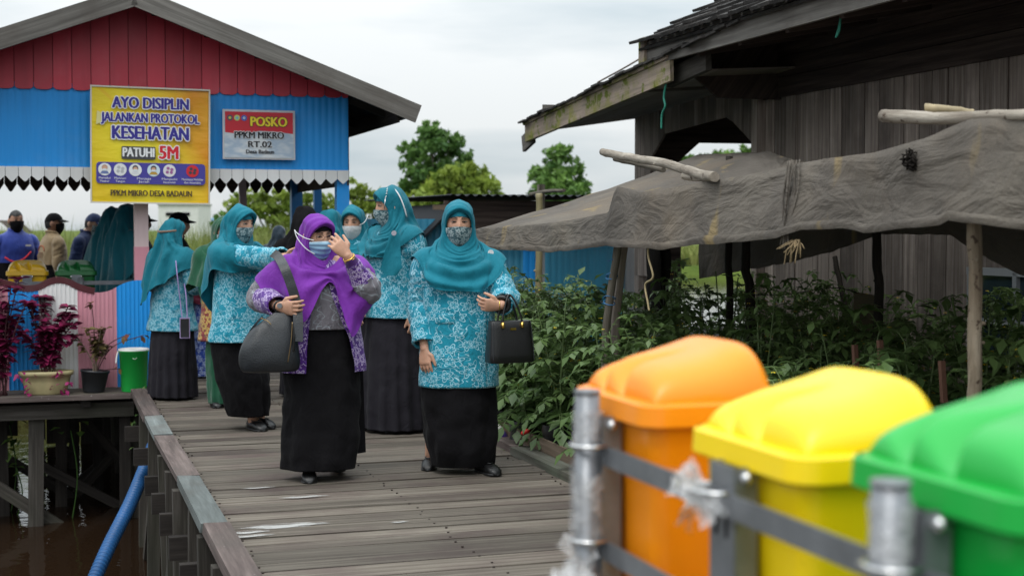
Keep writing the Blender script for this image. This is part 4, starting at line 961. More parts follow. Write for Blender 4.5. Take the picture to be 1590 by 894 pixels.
# ================================================================== GARDEN PLANTS
MAT['tomato_leaf'] = leafy('tomato_leaf', (.055, .115, .03), (.19, .29, .095), .45, .33, (.7, 1.25), .45)
MAT['tomato_stem'] = plain('tomato_stem', (.10, .15, .05), .6)
MAT['growbag'] = plain('black_growbag', (.012, .012, .013), .42, .5, .3, 18, .5, 25)
MAT['flower'] = plain('yellow_flower', (.75, .55, .02), .6)
def leaflet(mb, p, d, up, L, w, tone, droop):
    d = d.normalized(); s = d.cross(up)
    if s.length < 1e-4: s = Vector((1, 0, 0))
    s.normalize(); n = s.cross(d).normalized(); k = len(mb.v)
    mid = p + d * L * .45 - n * droop * L * .15; tip = p + d * L - n * droop * L * .5
    mb.v += [p, mid + s * w * .5 + n * w * .16, tip, mid - s * w * .5 + n * w * .16, mid]
    mb.face([k, k+4, k+1], None, tone, 0, True); mb.face([k+4, k+2, k+1], None, tone, 0, True)
    mb.face([k, k+3, k+4], None, tone * .85, 0, True); mb.face([k+4, k+3, k+2], None, tone * .85, 0, True)
def tomato_mesh(seed, H):
    r = random.Random(seed); lf, st, fl = MB(), MB(), MB()
    for s in range(r.choice((2, 2, 3))):
        a0 = r.uniform(0, 6.28); top = Vector((math.cos(a0) * r.uniform(.02, .18), math.sin(a0) * r.uniform(.02, .18), H * r.uniform(.82, 1.05)))
        sp = catmull([Vector((r.gauss(0, .02), r.gauss(0, .02), .2)), Vector((top.x * .3, top.y * .3, H * .5)), top], 9)
        st.tube(sp, [lerp(.008, .003, i / (len(sp) - 1)) for i in range(len(sp))], 5)
        n = 17; az = r.uniform(0, 6.28)
        for i in range(n):
            t = lerp(.16, 1, i / (n - 1)); p = sp[int(t * (len(sp) - 1))]; az += 2.4 + r.gauss(0, .3); L = r.uniform(.15, .28) * (1 - .30 * t)
            el = lerp(-.1, .75, t) + r.gauss(0, .2); d = Vector((math.cos(az) * math.cos(el), math.sin(az) * math.cos(el), math.sin(el)))
            q = p + d * L * .55; e = p + d * L + Vector((0, 0, -L * .28)); rach = catmull([p, q, e], 4)
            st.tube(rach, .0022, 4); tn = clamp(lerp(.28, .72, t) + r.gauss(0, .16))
            for j, f in enumerate((.35, .55, .75, .92)):
                b = rach[min(int(f * 8), 8)]; tan = (rach[min(int(f * 8) + 1, 8)] - rach[max(int(f * 8) - 1, 0)]).normalized(); side = tan.cross(Vector((0, 0, 1)))
                if side.length < .01: continue
                side.normalize(); ll = L * lerp(.42, .30, f) * r.uniform(.8, 1.15)
                for sg_ in (-1, 1):
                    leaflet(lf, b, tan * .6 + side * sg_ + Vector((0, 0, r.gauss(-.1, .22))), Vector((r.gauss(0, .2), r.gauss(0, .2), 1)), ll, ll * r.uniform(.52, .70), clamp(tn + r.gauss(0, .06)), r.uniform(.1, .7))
            leaflet(lf, rach[-1], (rach[-1] - rach[-3]) + Vector((0, 0, -.02)), Vector((0, 0, 1)), L * .48, L * .27, tn, r.uniform(.1, .6))
        for i in range(r.choice((2, 4, 6))):
            p = sp[r.randrange(9, len(sp))] + Vector((r.gauss(0, .05), r.gauss(0, .05), r.gauss(0, .03)))
            for j in range(5): leaflet(fl, p, Vector((math.cos(j * 1.256), math.sin(j * 1.256), -.2)), Vector((0, 0, 1)), .014, .008, .5, .3)
    bg = MB(); rings = []
    for i in range(8):
        z = i / 7 * .215; rr = .088 * (1 + .06 * math.sin(i * 1.3)); rings.append([(rr * math.cos(j * .3927) * (1 + .09 * nz(j * 1.1, i * .8, seed)), rr * math.sin(j * .3927) * (1 + .09 * nz(j * 1.1 + 5, i * .8, seed)), z) for j in range(16)])
    bg.loft(rings, True, True, False)
    return lf, st, fl, bg
protos = []
PLABEL = 'leafy tomato plant in a black grow bag among many like it in the garden bed'
PGROUP = 'tomato plants in grow bags in the garden bed'
def make_plant(seed, H, loc, rz):
    lf, st, fl, bg = tomato_mesh(seed, H); t = thing('tomato_plant', PLABEL, 'plant', (0, 0, 0), PGROUP)
    lf.build('foliage', MAT['tomato_leaf'], t, True); st.build('stem', MAT['tomato_stem'], t, True); bg.build('grow_bag', MAT['growbag'], t, True)
    if fl.v: fl.build('blossom', MAT['flower'], t, True)
    t.location = D(*loc); t.rotation_euler = (0, 0, rz); return t
spots = []; g = random.Random(21)
for i, v in enumerate([3.6 + .235 * k for k in range(34)]):
    for j, u in enumerate((3.0, 3.3, 3.72, 4.2, 4.7, 5.2, 5.6)):
        if v < 4.6 and u < 3.5: continue
        if j >= 2 and (i + j) % 2: continue
        if j >= 4 and g.random() < .25: continue
        if j < 2 and g.random() < .1: continue
        spots.append((u + g.gauss(0, .05), v + g.gauss(0, .06)))
for i, (u, v) in enumerate(spots):
    Hh = lerp(.80, .98, sstep(5, 9.5, v)) if u < 3.6 else 1.0
    if i < 7: t = make_plant(100 + i, .95, (u, v, -.02), g.uniform(0, 6.28)); protos.append(t); t.scale = (1, 1, Hh)
    else: copy_tree(protos[g.randrange(7)], D(u, v, -.02), g.uniform(0, 6.28), (g.uniform(.95, 1.2), g.uniform(.95, 1.2), Hh * g.uniform(.86, 1.12)))
# a few thin red brown stakes among the plants
for px, py0, py1, lab in ((1327, 610, 535, 'reddish stake standing among the plants left of the second reddish stake'), (1366, 600, 528, 'second reddish stake close under the straight dark post'), (1462, 625, 560, 'leaning reddish stake left of the barked pole')):
    a, b = PU(px + 4, py0, 3.6), PU(px, py1, 3.6); mb = MB(); mb.bar(a, b, .022, .022, tone=.6); single(mb, 'stake', plain('red_stake', (.16, .075, .05), .8), lab, 'stake', a)
# tall leafy stem right of the barked pole
def climbing(label, px, py, u, seed):
    r = random.Random(seed); lf, st = MB(), MB(); base = PU(px, py, u); base = (base[0], base[1], -.02); t = thing('climbing_plant', label, 'plant', base)
    for s in range(4):
        e = Vector((r.gauss(0, .12), r.gauss(0, .22), r.uniform(.85, 1.12))); sp = catmull([Vector((0, 0, 0)), e * .5 + Vector((r.gauss(0, .05), r.gauss(0, .08), 0)), e], 10); st.tube(sp, .005, 5)
        for i in range(15):
            p = sp[r.randrange(5, len(sp))]; d = Vector((r.gauss(0, 1), r.gauss(0, 1), r.gauss(.1, .5))); leaflet(lf, p + d.normalized() * .03, d, Vector((0, 0, 1)), r.uniform(.07, .13), r.uniform(.05, .08), r.uniform(.1, .5), r.uniform(.2, .7))
    lf.build('foliage', MAT['tomato_leaf'], t, True); st.build('stem', MAT['tomato_stem'], t, True)
climbing('tall dark leafed plant climbing left of the barked pole', 1468, 560, 4.6, 5)
climbing('tall leafy plant right of the barked pole in front of the house window', 1560, 560, 4.5, 6)
climbing('tall dark plant standing up under the left part of the dark net flap', 1110, 540, 4.6, 7)
climbing('dark leafed plant reaching up in front of the blue zinc wall', 905, 520, 4.3, 8)
# bottle and bags at the bed edge
c = PZ(783, 683, .02); t = thing('paint_bottle', 'white bottle with purple and yellow print and red cap lying by the grow bags', 'bottle', c)
mb = MB(); pr = [(.0, .036), (.005, .04), (.10, .04), (.125, .03), (.14, .016), (.155, .014)]
rot = Matrix.Rotation(R(-38), 3, 'Y'); mb.loft([[rot @ Vector((r * math.cos(j * .4488), r * math.sin(j * .4488), z)) for j in range(14)] for z, r in pr], True, True, True)
def bottle_mat():
    t = NT('bottle_print'); sp = t.n('ShaderNodeSeparateXYZ'); t.l(t.coord('Object', (1, 1, 1), (0, R(38), 0)), sp.inputs[0]); c = t.ramp(t.math('MULTIPLY', sp.outputs[2], 6.5), [(.0, (.03, .02, .02)), (.16, (.08, .04, .3)), (.34, (.10, .06, .33)), (.38, (.7, .6, .1)), (.5, (.75, .74, .70)), (1, (.72, .72, .70))]); t.set(c, .35); return t.m
mb.build('body', bottle_mat(), t, True)
q = MB(); q.tube([rot @ Vector((0, 0, .155)), rot @ Vector((0, 0, .175))], .015, 12); q.build('cap', plain('dark_cap', (.03, .10, .08), .4), t, True)
c = PZ(812, 672, .14); t = MB(); t.tube([(c[0], c[1], c[2]), (c[0] + .03, c[1], c[2] + .012)], .014, 10, round_ends=True); single(t, 'red_cap', plain('red_plastic', (.55, .02, .02), .4), 'small red cap lying on a grow bag beside the bottle', 'cap', c)

# ================================================================== BINS AND THEIR STAND
def plastic(name, c, rough=.32):
    t = NT(name); n = t.noise(t.coord('Object'), 30, 4); n2 = t.noise(t.coord('Object'), 4, 5, .6)
    t.set(t.mix(t.rng(n2, .45, .8, 0, .18), c, tuple(min(1, x * .8 + .03) for x in c)), t.rng(n2, .3, .7, rough - .06, rough + .1), .5); t.b.inputs['Subsurface Weight'].default_value = .08
    t.b.inputs['Subsurface Radius'].default_value = (.02, .01, .005); t.bump(n, .05, .004); return t.m
MAT['bin_orange'] = plastic('orange_plastic', (.95, .29, .003)); MAT['bin_yellow'] = plastic('yellow_plastic', (.96, .68, .003)); MAT['bin_green'] = plastic('green_plastic', (.004, .38, .045))
MAT['bin_yellow_far'] = plastic('dull_yellow_plastic', (.62, .36, .01)); MAT['bin_green_far'] = plastic('dark_green_plastic', (.01, .13, .03))
MAT['galv'] = plain('grey_painted_steel', (.20, .21, .225), .38, .5, .2, 12, .12, 60, .55); MAT['steel'] = plain('bright_steel', (.62, .62, .62), .25, .5, .1, 20, 0, 60, 1.0)
MAT['slot'] = MAT['black_void']
BD, BW = .252, .350
def squircle(p, q, k=.24): return p * math.sqrt(1 - k * q * q / 2), q * math.sqrt(1 - k * p * p / 2)
prof = catmull([Vector(p) for p in ((0, 0, 0), (.008, .022, 0), (.05, .044, 0), (.15, .060, 0), (.30, .068, 0), (.46, .075, 0), (.60, .083, 0), (.72, .092, 0), (.82, .098, 0), (.91, .092, 0), (.97, .066, 0), (.995, .028, 0), (1, 0, 0))], 5)
def bin_lid(mb, zr):
    N = 200; P = []
    for i, pp in enumerate(prof):
        row = []
        for k in range(N + 1):
            b = math.sin(lerp(-1, 1, k / N) * math.pi / 2); a = pp.x; ab = abs(b)
            E = (1 - ab ** 4.5) ** .5 if ab < 1 else 0
            h = pp.y * E
            for b0 in (-.22, .36):                     # swept scoops at the rail side
                bb = b - b0 - .30 * a; wd = lerp(.36, .10, sstep(0, .6, a)); sh = math.exp(-((bb / wd) ** 2)) if bb > 0 else math.exp(-((bb / .024) ** 2))
                h *= 1 - .80 * sh * (1 - sstep(.08, .62, a))
            x, y = squircle(2 * a - 1, b); row.append(((x + 1) / 2 * (BD - .012) + .006, y * (BW / 2 - .006), zr + max(h, .0)))
        P.append(row)
    mb.grid(P)
def rr_ring(x0, x1, hw, z, r=.07, n=6):
    out = []
    for cx, cy, a in ((x1 - r, hw - r, 0), (x0 + r, hw - r, 90), (x0 + r, -hw + r, 180), (x1 - r, -hw + r, 270)):
        for i in range(n + 1): t = R(a + 90 * i / n); out.append((cx + r * math.cos(t), cy + r * math.sin(t), z))
    return out
def make_bin(label, mat, group, label_far=None):
    t = thing('waste_bin', label, 'bin', (0, 0, 0), group); Z = 1.105
    mb = MB(); bin_lid(mb, Z - .002)
    mb.loft([rr_ring(-.008, BD + .004, BW / 2 + .004, Z - .0005, .042), rr_ring(-.013, BD + .008, BW / 2 + .008, Z - .004, .045), rr_ring(-.015, BD + .010, BW / 2 + .010, Z - .038, .046), rr_ring(-.009, BD + .005, BW / 2 + .004, Z - .043, .043)], smooth=False)
    ring = [rr_ring(.012, BD - .012, BW / 2 - .016, Z + .0005, .05), rr_ring(-.008, BD + .004, BW / 2 + .004, Z - .0005, .055)]; mb.loft(ring)
    lid = mb.build('lid', mat, t, True)
    mb = MB(); rings = []
    for z, s in ((Z - .03, 0.), (Z - .06, .003), (.75, .012), (.42, .028), (.40, .036)): rings.append(rr_ring(.006 + s, BD - .006 - s, BW / 2 - .006 - s, z, .035))
    mb.loft(rings, True, False, True)
    for y in (-.06, .06): mb.box((.014 + .018, y, .76), (.02, .006, .6))
    mb.build('body', mat, t, True)
    for y in (.0,):                      # slotted steel channel the bin hangs from
        mb = MB(); mb.box((-.035, y, .70), (.004, .078, .74)); mb.box((-.018, y - .039, .70), (.036, .004, .74)); mb.box((-.018, y + .039, .70), (.036, .004, .74))
        br_ = mb.build('bracket', MAT['galv'], t, True)
        mb = MB()
        for z in (.98, .83, .70, .55):
            for dy in (-.017, .017): mb.box((-.0375, y + dy, z), (.002, .007, .034))
        mb.build('slot', MAT['slot'], br_, True)
        for s_ in (-1, 1): mb = MB(); mb.tube([(-.02, y + s_ * .036, 1.055), (-.02, y + s_ * .046, 1.055)], .010, 10, round_ends=True); mb.build('bolt', MAT['steel'], br_, True)
    return t
RB = .985
bin1 = make_bin('orange waste bin farthest along the near stand beside the bubble wrapped post', MAT['bin_orange'], 'coloured bins on the near stand')
def recolor_copy(src, loc, rz, label, mat, group):
    c = copy_tree(src, loc, rz, None, label); c['group'] = group
    for ch in c.children:
        if ch.name.split('.')[0] in ('lid', 'body', 'hinge'):
            ch.data = ch.data.copy(); ch.data.materials[0] = mat
    return c
bin1.location = D(RB - .012, 2.385, -.004)
recolor_copy(bin1, D(RB, 1.895, -.018), YAW, 'yellow waste bin in the middle of the near stand between orange and green', MAT['bin_yellow'], 'coloured bins on the near stand')
recolor_copy(bin1, D(RB, 1.425, .008), YAW, 'green waste bin nearest the camera on the near stand', MAT['bin_green'], 'coloured bins on the near stand')
# stand: two posts, two flat rails, ring clamps
st = thing('bin_stand', 'grey steel stand with two posts and flat rails carrying the coloured bins', 'stand', (RB - .05, 1.9, 0))
PU_ = RB - .068
vposts = (PU(912, 640, PU_)[1], PU(1383, 760, PU_)[1])
for i, v in enumerate(vposts):
    mb = MB(); mb.tube([(PU_, v, 0), (PU_, v, 1.108)], .0225, 20); mb.build('post', MAT['galv'], st)
    mb = MB(); mb.tube([(PU_, v, 1.106), (PU_, v, 1.112)], .0238, 20); mb.build('post_cap', MAT['galv'], st)
for z in (.995, .825):
    mb = MB(); mb.box((PU_ + .0285, (vposts[0] + .035 + .6) / 2, z), (.005, vposts[0] + .035 - .6, .036)); mb.build('rail', MAT['galv'], st)
    for v in list(vposts):
        mb = MB(); mb.tube([(PU_ + .004 + .033 * math.cos(a * math.pi / 12), v + .033 * math.sin(a * math.pi / 12), z + .018) for a in range(25)], .0042, 6); mb.build('ring_clamp', MAT['steel'], st)
    mb = MB(); v = 1.912; mb.tube([(RB - .05 + .03 * math.cos(a * math.pi / 8), v + .05 * math.sin(a * math.pi / 8), z + .018) for a in range(17)], .0042, 6); mb.build('ring_clamp', MAT['steel'], st)
def wrap_mat():
    t = NT('bubble_wrap'); vo = t.n('ShaderNodeTexVoronoi'); t.l(t.coord('Object'), vo.inputs['Vector']); vo.inputs['Scale'].default_value = 130
    n = t.noise(t.coord('Object'), 22, 5, .6); t.set(t.ramp(n, [(.3, (.55, .55, .55)), (.7, (.78, .78, .79))]), .15, .6)
    t.b.inputs['Transmission Weight'].default_value = .25
    t.l(t.rng(n, .35, .62, .12, .62), t.b.inputs['Alpha']); b1 = t.bump(vo.outputs['Distance'], .8, .004); t.bump(n, .8, .02, b1); return t.m
WR = wrap_mat()
def wrap(parent, v, z0, z1, r, seed, skew=0):
    mb = MB(); rings = []; m = 34
    for i in range(m):
        z = lerp(z0, z1, i / (m - 1)); row = []
        for j in range(30):
            a = j * 2 * math.pi / 30; q = r * (1 + .16 * nz(math.cos(a) * 1.6, math.sin(a) * 1.6 + seed, z * 22) + .10 * nz(math.cos(a) * 5, math.sin(a) * 5, z * 60 + seed))
            row.append((PU_ + q * math.cos(a), v + q * math.sin(a), z + .012 * nz(a, seed, 3) + skew * math.sin(a)))
        rings.append(row)
    mb.loft(rings); return mb.build('bubble_wrap', WR, parent)
wrap(st, vposts[0], 1.02, 1.075, .0265, 1); wrap(st, vposts[0], .845, .972, .031, 2, .01); wrap(st, vposts[0], .60, .805, .030, 3, .02)
wrap(st, vposts[1], 1.02, 1.088, .0262, 4); wrap(st, vposts[1], .62, .975, .028, 5)
def scrap(parent, c, n, s, seed):
    r = random.Random(seed); mb = MB()
    for k in range(n):
        d = Vector((r.gauss(-.5, .5), r.gauss(0, 1), r.gauss(0, .9))).normalized(); p = Vector(c); w = d.orthogonal().normalized() * s * .35; P = []
        for i in range(6): P.append([p + d * s * i / 5 + w * (q - 1) * (1 - .2 * i / 5) + Vector((r.gauss(0, .07), r.gauss(0, .07), r.gauss(0, .07))) * s for q in range(3)])
        mb.grid(P)
    return mb.build('torn_wrap', WR, parent)
scrap(st, (RB - .055, 1.935, 1.0), 9, .055, 1); scrap(st, (RB - .06, 1.90, .985), 5, .05, 2); scrap(st, (PU_ - .01, vposts[0] - .03, .80), 6, .07, 3); scrap(st, (PU_ - .01, vposts[0] + .0, .70), 8, .09, 4)
scrap(st, (PU_ - .01, vposts[1] + .03, .985), 4, .03, 6)
# the far stand behind the panel fence
far = []
for px, py, lab, m, v in ((42, 404, 'dull yellow bin behind the panel fence at the far left', 'bin_yellow_far', 13.6), (118, 404, 'dark green bin behind the panel fence right of the dull yellow one', 'bin_green_far', 13.6)):
    p = PV(px, py, v); b = recolor_copy(bin1, D(p[0], v, p[2] - 1.203), YAW + R(90), lab, MAT[m], 'bins behind the panel fence')
mb = MB(); z = PV(60, 440, 13.55)[2]
mb.box((.0, 13.56, z), (1.9, .006, .036)); 
for u in (-.75, .3): mb.tube([(u, 13.53, 0), (u, 13.53, z + .05)], .025, 12)
single(mb, 'bin_rail', MAT['galv'], 'grey rail holding the two bins behind the panel fence', 'rail', (0, 13.56, 0))

# ================================================================== POTS, BUCKET, HOSE
PVd = PF + .19
MAT['coleus'] = leafy('burgundy_leaf', (.06, .005, .022), (.27, .018, .085), .5, .15, (.7, 1.3))
MAT['coleus_stem'] = plain('burgundy_stem', (.08, .03, .035), .7)
def broad_leaf(mb, p, d, L, w, tone, r):
    up = Vector((r.gauss(0, .3), r.gauss(0, .3), 1)); d = d.normalized(); s = d.cross(up).normalized(); n = s.cross(d); b = len(mb.v)
    pts = [(0, 0), (.25, .75), (.5, 1), (.78, .55), (1, 0)]; dr = r.uniform(.15, .8)
    for t, q in pts:
        c = p + d * L * t - n * dr * L * t * t * .6; mb.v += [c - s * w * .5 * q + n * .12 * w * q, c, c + s * w * .5 * q + n * .12 * w * q]
    for i in range(4):
        mb.face([b+3*i, b+3*i+1, b+3*i+4, b+3*i+3], None, tone, 0, True); mb.face([b+3*i+1, b+3*i+2, b+3*i+5, b+3*i+4], None, clamp(tone * .85), 0, True)
def foliage(t, H, W_, n, L, mat, stem, seed, z0=.0, bare=.25, name='foliage'):
    r = random.Random(seed); lf, st_ = MB(), MB()
    for s in range(n):
        a = r.uniform(0, 6.28); rad = W_ * r.random() ** .6; e = Vector((rad * math.cos(a), rad * .6 * math.sin(a), z0 + H * r.uniform(.45, 1)))
        sp = catmull([Vector((r.gauss(0, .03), r.gauss(0, .02), z0)), Vector((e.x * .45, e.y * .45, z0 + (e.z - z0) * .6)), e], 7); st_.tube(sp, .005, 5)
        az = r.uniform(0, 6.28)
        for i in range(int(len(sp) * bare), len(sp)):
            for k in range(2):
                az += math.pi / 2 + math.pi * (k == 0); d = Vector((math.cos(az), math.sin(az), r.uniform(-.2, .5))); broad_leaf(lf, sp[i], d, L * r.uniform(.6, 1.1), L * .6, r.random(), r)
        for k in range(4): az += 1.57; broad_leaf(lf, sp[-1], Vector((math.cos(az), math.sin(az), .4)), L * .9, L * .55, clamp(r.random() + .15), r)
    lf.build(name, mat, t, True); st_.build('stem', stem, t, True)
c = PV(72, 611, PVd); pot = thing('flower_pot', 'wide cream plastic pot holding the burgundy plant on the platform edge', 'flower pot', (c[0], PVd, 0))
pr = [(.0, .155), (.01, .165), (.10, .19), (.155, .205), (.16, .222), (.195, .228), (.197, .215), (.17, .20)]
mb = MB(); mb.loft([[(r * math.cos(j * .2244), r * .62 * math.sin(j * .2244), z) for j in range(28)] for z, r in pr], True, True, True); mb.build('bowl', plain('cream_plastic', (.42, .36, .19), .5, .4, .25, 5), pot, True)
t = thing('burgundy_plant', 'bushy burgundy leaved plant growing in the cream pot', 'plant', (c[0] - .0, PVd, .17)); foliage(t, .66, .27, 17, .105, MAT['coleus'], MAT['coleus_stem'], 2)
r = random.Random(8); lf = MB()
for k in range(40):
    p = Vector((r.choice((-.18, -.14, .13, .16, .1)) + r.gauss(0, .03), -.14 + r.gauss(0, .015), r.uniform(-.19, .04))); broad_leaf(lf, p, Vector((r.gauss(0, 1), -.4, r.gauss(-.4, .5))), .05, .035, r.uniform(.5, 1), r)
lf.build('trailing_leaves', leafy('magenta_leaf', (.16, .008, .07), (.30, .02, .12), .5, .15), t, True)
c = PV(-2, 611, PVd); t = thing('burgundy_plant', 'tall burgundy leaved plant at the left edge of the photo beside the cream pot', 'plant', (c[0] + .02, PVd - .02, .0)); foliage(t, .98, .30, 13, .115, MAT['coleus'], MAT['coleus_stem'], 3, 0, .3)
c = PV(145, 607, PVd); pot = thing('flower_pot', 'black plastic pot with a drying plant between cream pot and bucket', 'flower pot', (c[0], PVd, 0)); pot.rotation_euler = (0, R(5), YAW)
mb = MB(); mb.loft([[(r * math.cos(j * .2618), r * math.sin(j * .2618), z) for j in range(24)] for z, r in ((0, .085), (.01, .09), (.17, .115), (.172, .122), (.19, .124), (.19, .112), (.16, .108))], True, True, True); mb.build('bowl', plain('black_plastic', (.022, .024, .028), .4), pot, True)
MAT['dry_leaf'] = leafy('drying_leaf', (.10, .075, .03), (.22, .17, .06), .7, .15); MAT['dry_red'] = leafy('reddish_leaf', (.16, .05, .03), (.22, .16, .06), .7, .15)
t = thing('drying_plant', 'drying pale green and reddish plant in the black pot', 'plant', (c[0] + .02, PVd, .15)); foliage(t, .40, .17, 9, .075, MAT['dry_leaf'], plain('dry_stem', (.22, .16, .12), .8), 4, 0, .5); 
lf, st_ = MB(), MB(); r = random.Random(5)
for e, nl in ((Vector((-.03, 0, .62)), 6), (Vector((.27, -.02, .34)), 5), (Vector((.40, -.03, .33)), 4), (Vector((.2, -.05, .05)), 3), (Vector((.02, 0, .30)), 6)):
    sp = catmull([Vector((0, 0, 0)), Vector((e.x * .35, 0, e.z * .7)), e], 8); st_.tube(sp, .004, 5)
    for k in range(nl): broad_leaf(lf, sp[-1 - (k % 3)], Vector((r.gauss(0, 1), r.gauss(0, .6), r.gauss(-.5, .4))), .07, .04, r.random(), r)
lf.build('wilted_leaves', MAT['dry_red'], t, True); st_.build('stem', MAT['coleus_stem'], t, True)
c = PV(208, 608, PVd); t = thing('bucket', 'bright green plastic bucket with white rim and handle beside the pots', 'bucket', (c[0], PVd - .02, 0))
hb = PV(208, 541, PVd)[2]
mb = MB(); mb.loft([[(r * math.cos(j * .2094), r * math.sin(j * .2094), z) for j in range(30)] for z, r in ((0, .10), (.006, .106), (hb * .93, .122), (hb * .93, .127), (hb * .97, .127))], True, True); mb.build('body', plastic('bucket_green', (.02, .56, .09), .4), t, True)
mb = MB(); mb.loft([[(r * math.cos(j * .2094), r * math.sin(j * .2094), z) for j in range(30)] for z, r in ((hb * .965, .130), (hb, .131), (hb + .003, .126), (hb * .95, .12))]); mb.v += []; mb.build('rim', plain('white_plastic', (.70, .70, .68), .4), t, True)
mb = MB(); mb.tube(catmull([Vector((-.13, 0, hb * .95)), Vector((-.145, -.03, hb * .8)), Vector((-.15, -.05, hb * .68))], 5), .007, 6); mb.tube([(-.13, 0, hb * .95), (0, -.135, hb * .78), (.13, 0, hb * .95)], .0025, 5); mb.build('handle', plain('white_plastic2', (.70, .70, .68), .4), t, True)
lf = MB(); mb = MB(); mb.loft([[(.118 * math.cos(j * .2094), .118 * math.sin(j * .2094), z) for j in range(30)] for z in (hb * .93, hb * .931)], True, False, True); mb.build('soil', MAT['stick'], t, True)
# corrugated hose
a = Vector(PV(238, 690, 12.1)); p0 = Vector(PY(238, 692, 10.6)); p1 = Vector(PY(205, 775, 10.0)); p2 = Vector(PY(168, 850, 9.5)); p3 = Vector(PY(140, 915, 9.2)); p4 = Vector(PY(120, 975, 8.9))
sp = catmull([p0, p1, p2, p3, p4], 110); L = 0; rr = [];
for i, p in enumerate(sp):
    L += (sp[i] - sp[i-1]).length if i else 0; rr.append(.046 + .0045 * math.sin(L * 2 * math.pi / .030))
mb = MB(); mb.tube(sp, rr, 16); single(mb, 'drain_hose', plain('blue_hose', (.018, .095, .26), .45, .4, .2, 3), 'blue corrugated hose hanging from under the walkway edge down to the water', 'hose', tuple(p0))
mb = MB(); r = random.Random(4); st_ = MB(); c = Vector(PV(222, 640, PF - .05))
for k in range(30):
    p = c + Vector((r.gauss(0, .06), r.gauss(0, .03), r.gauss(-.1, .13))); leaflet(mb, p, Vector((r.gauss(0, 1), -.5, r.gauss(-.3, .6))), Vector((0, 0, 1)), r.uniform(.03, .06), r.uniform(.02, .035), r.random() * .6, .4)
single(mb, 'weed', MAT['tomato_leaf'], 'weeds growing from under the corner of the platform', 'weeds', tuple(c), kind='stuff')
for i, (px, py, v, n) in enumerate(((15, 660, 13.4, 26), (25, 725, 13.2, 16), (110, 668, 12.9, 5), (60, 700, 14.5, 14))):
    mb = MB(); c = Vector(PV(px, py, v))
    for k in range(n): p = c + Vector((r.gauss(0, .09), r.gauss(0, .08), r.gauss(0, .08))); leaflet(mb, p, Vector((r.gauss(0, 1), r.gauss(0, 1), r.gauss(0, .5))), Vector((0, 0, 1)), r.uniform(.06, .13), r.uniform(.04, .08), r.random(), .4)
    base = Vector((c.x, c.y, -1.15)); mb.tube(catmull([base, base.lerp(c, .5) + Vector((.05, 0, 0)), c], 5), .006, 5, tone=.1)
    single(mb, 'water_plant', MAT['leaf_mid'], ['leafy shoots under the platform at the left edge, highest of the shoots', 'leafy shoots low under the platform at the left edge', 'single leafy shoot hanging below the cream pot', 'leafy shoots deep in the dark under the platform'][i], 'plant', tuple(base))
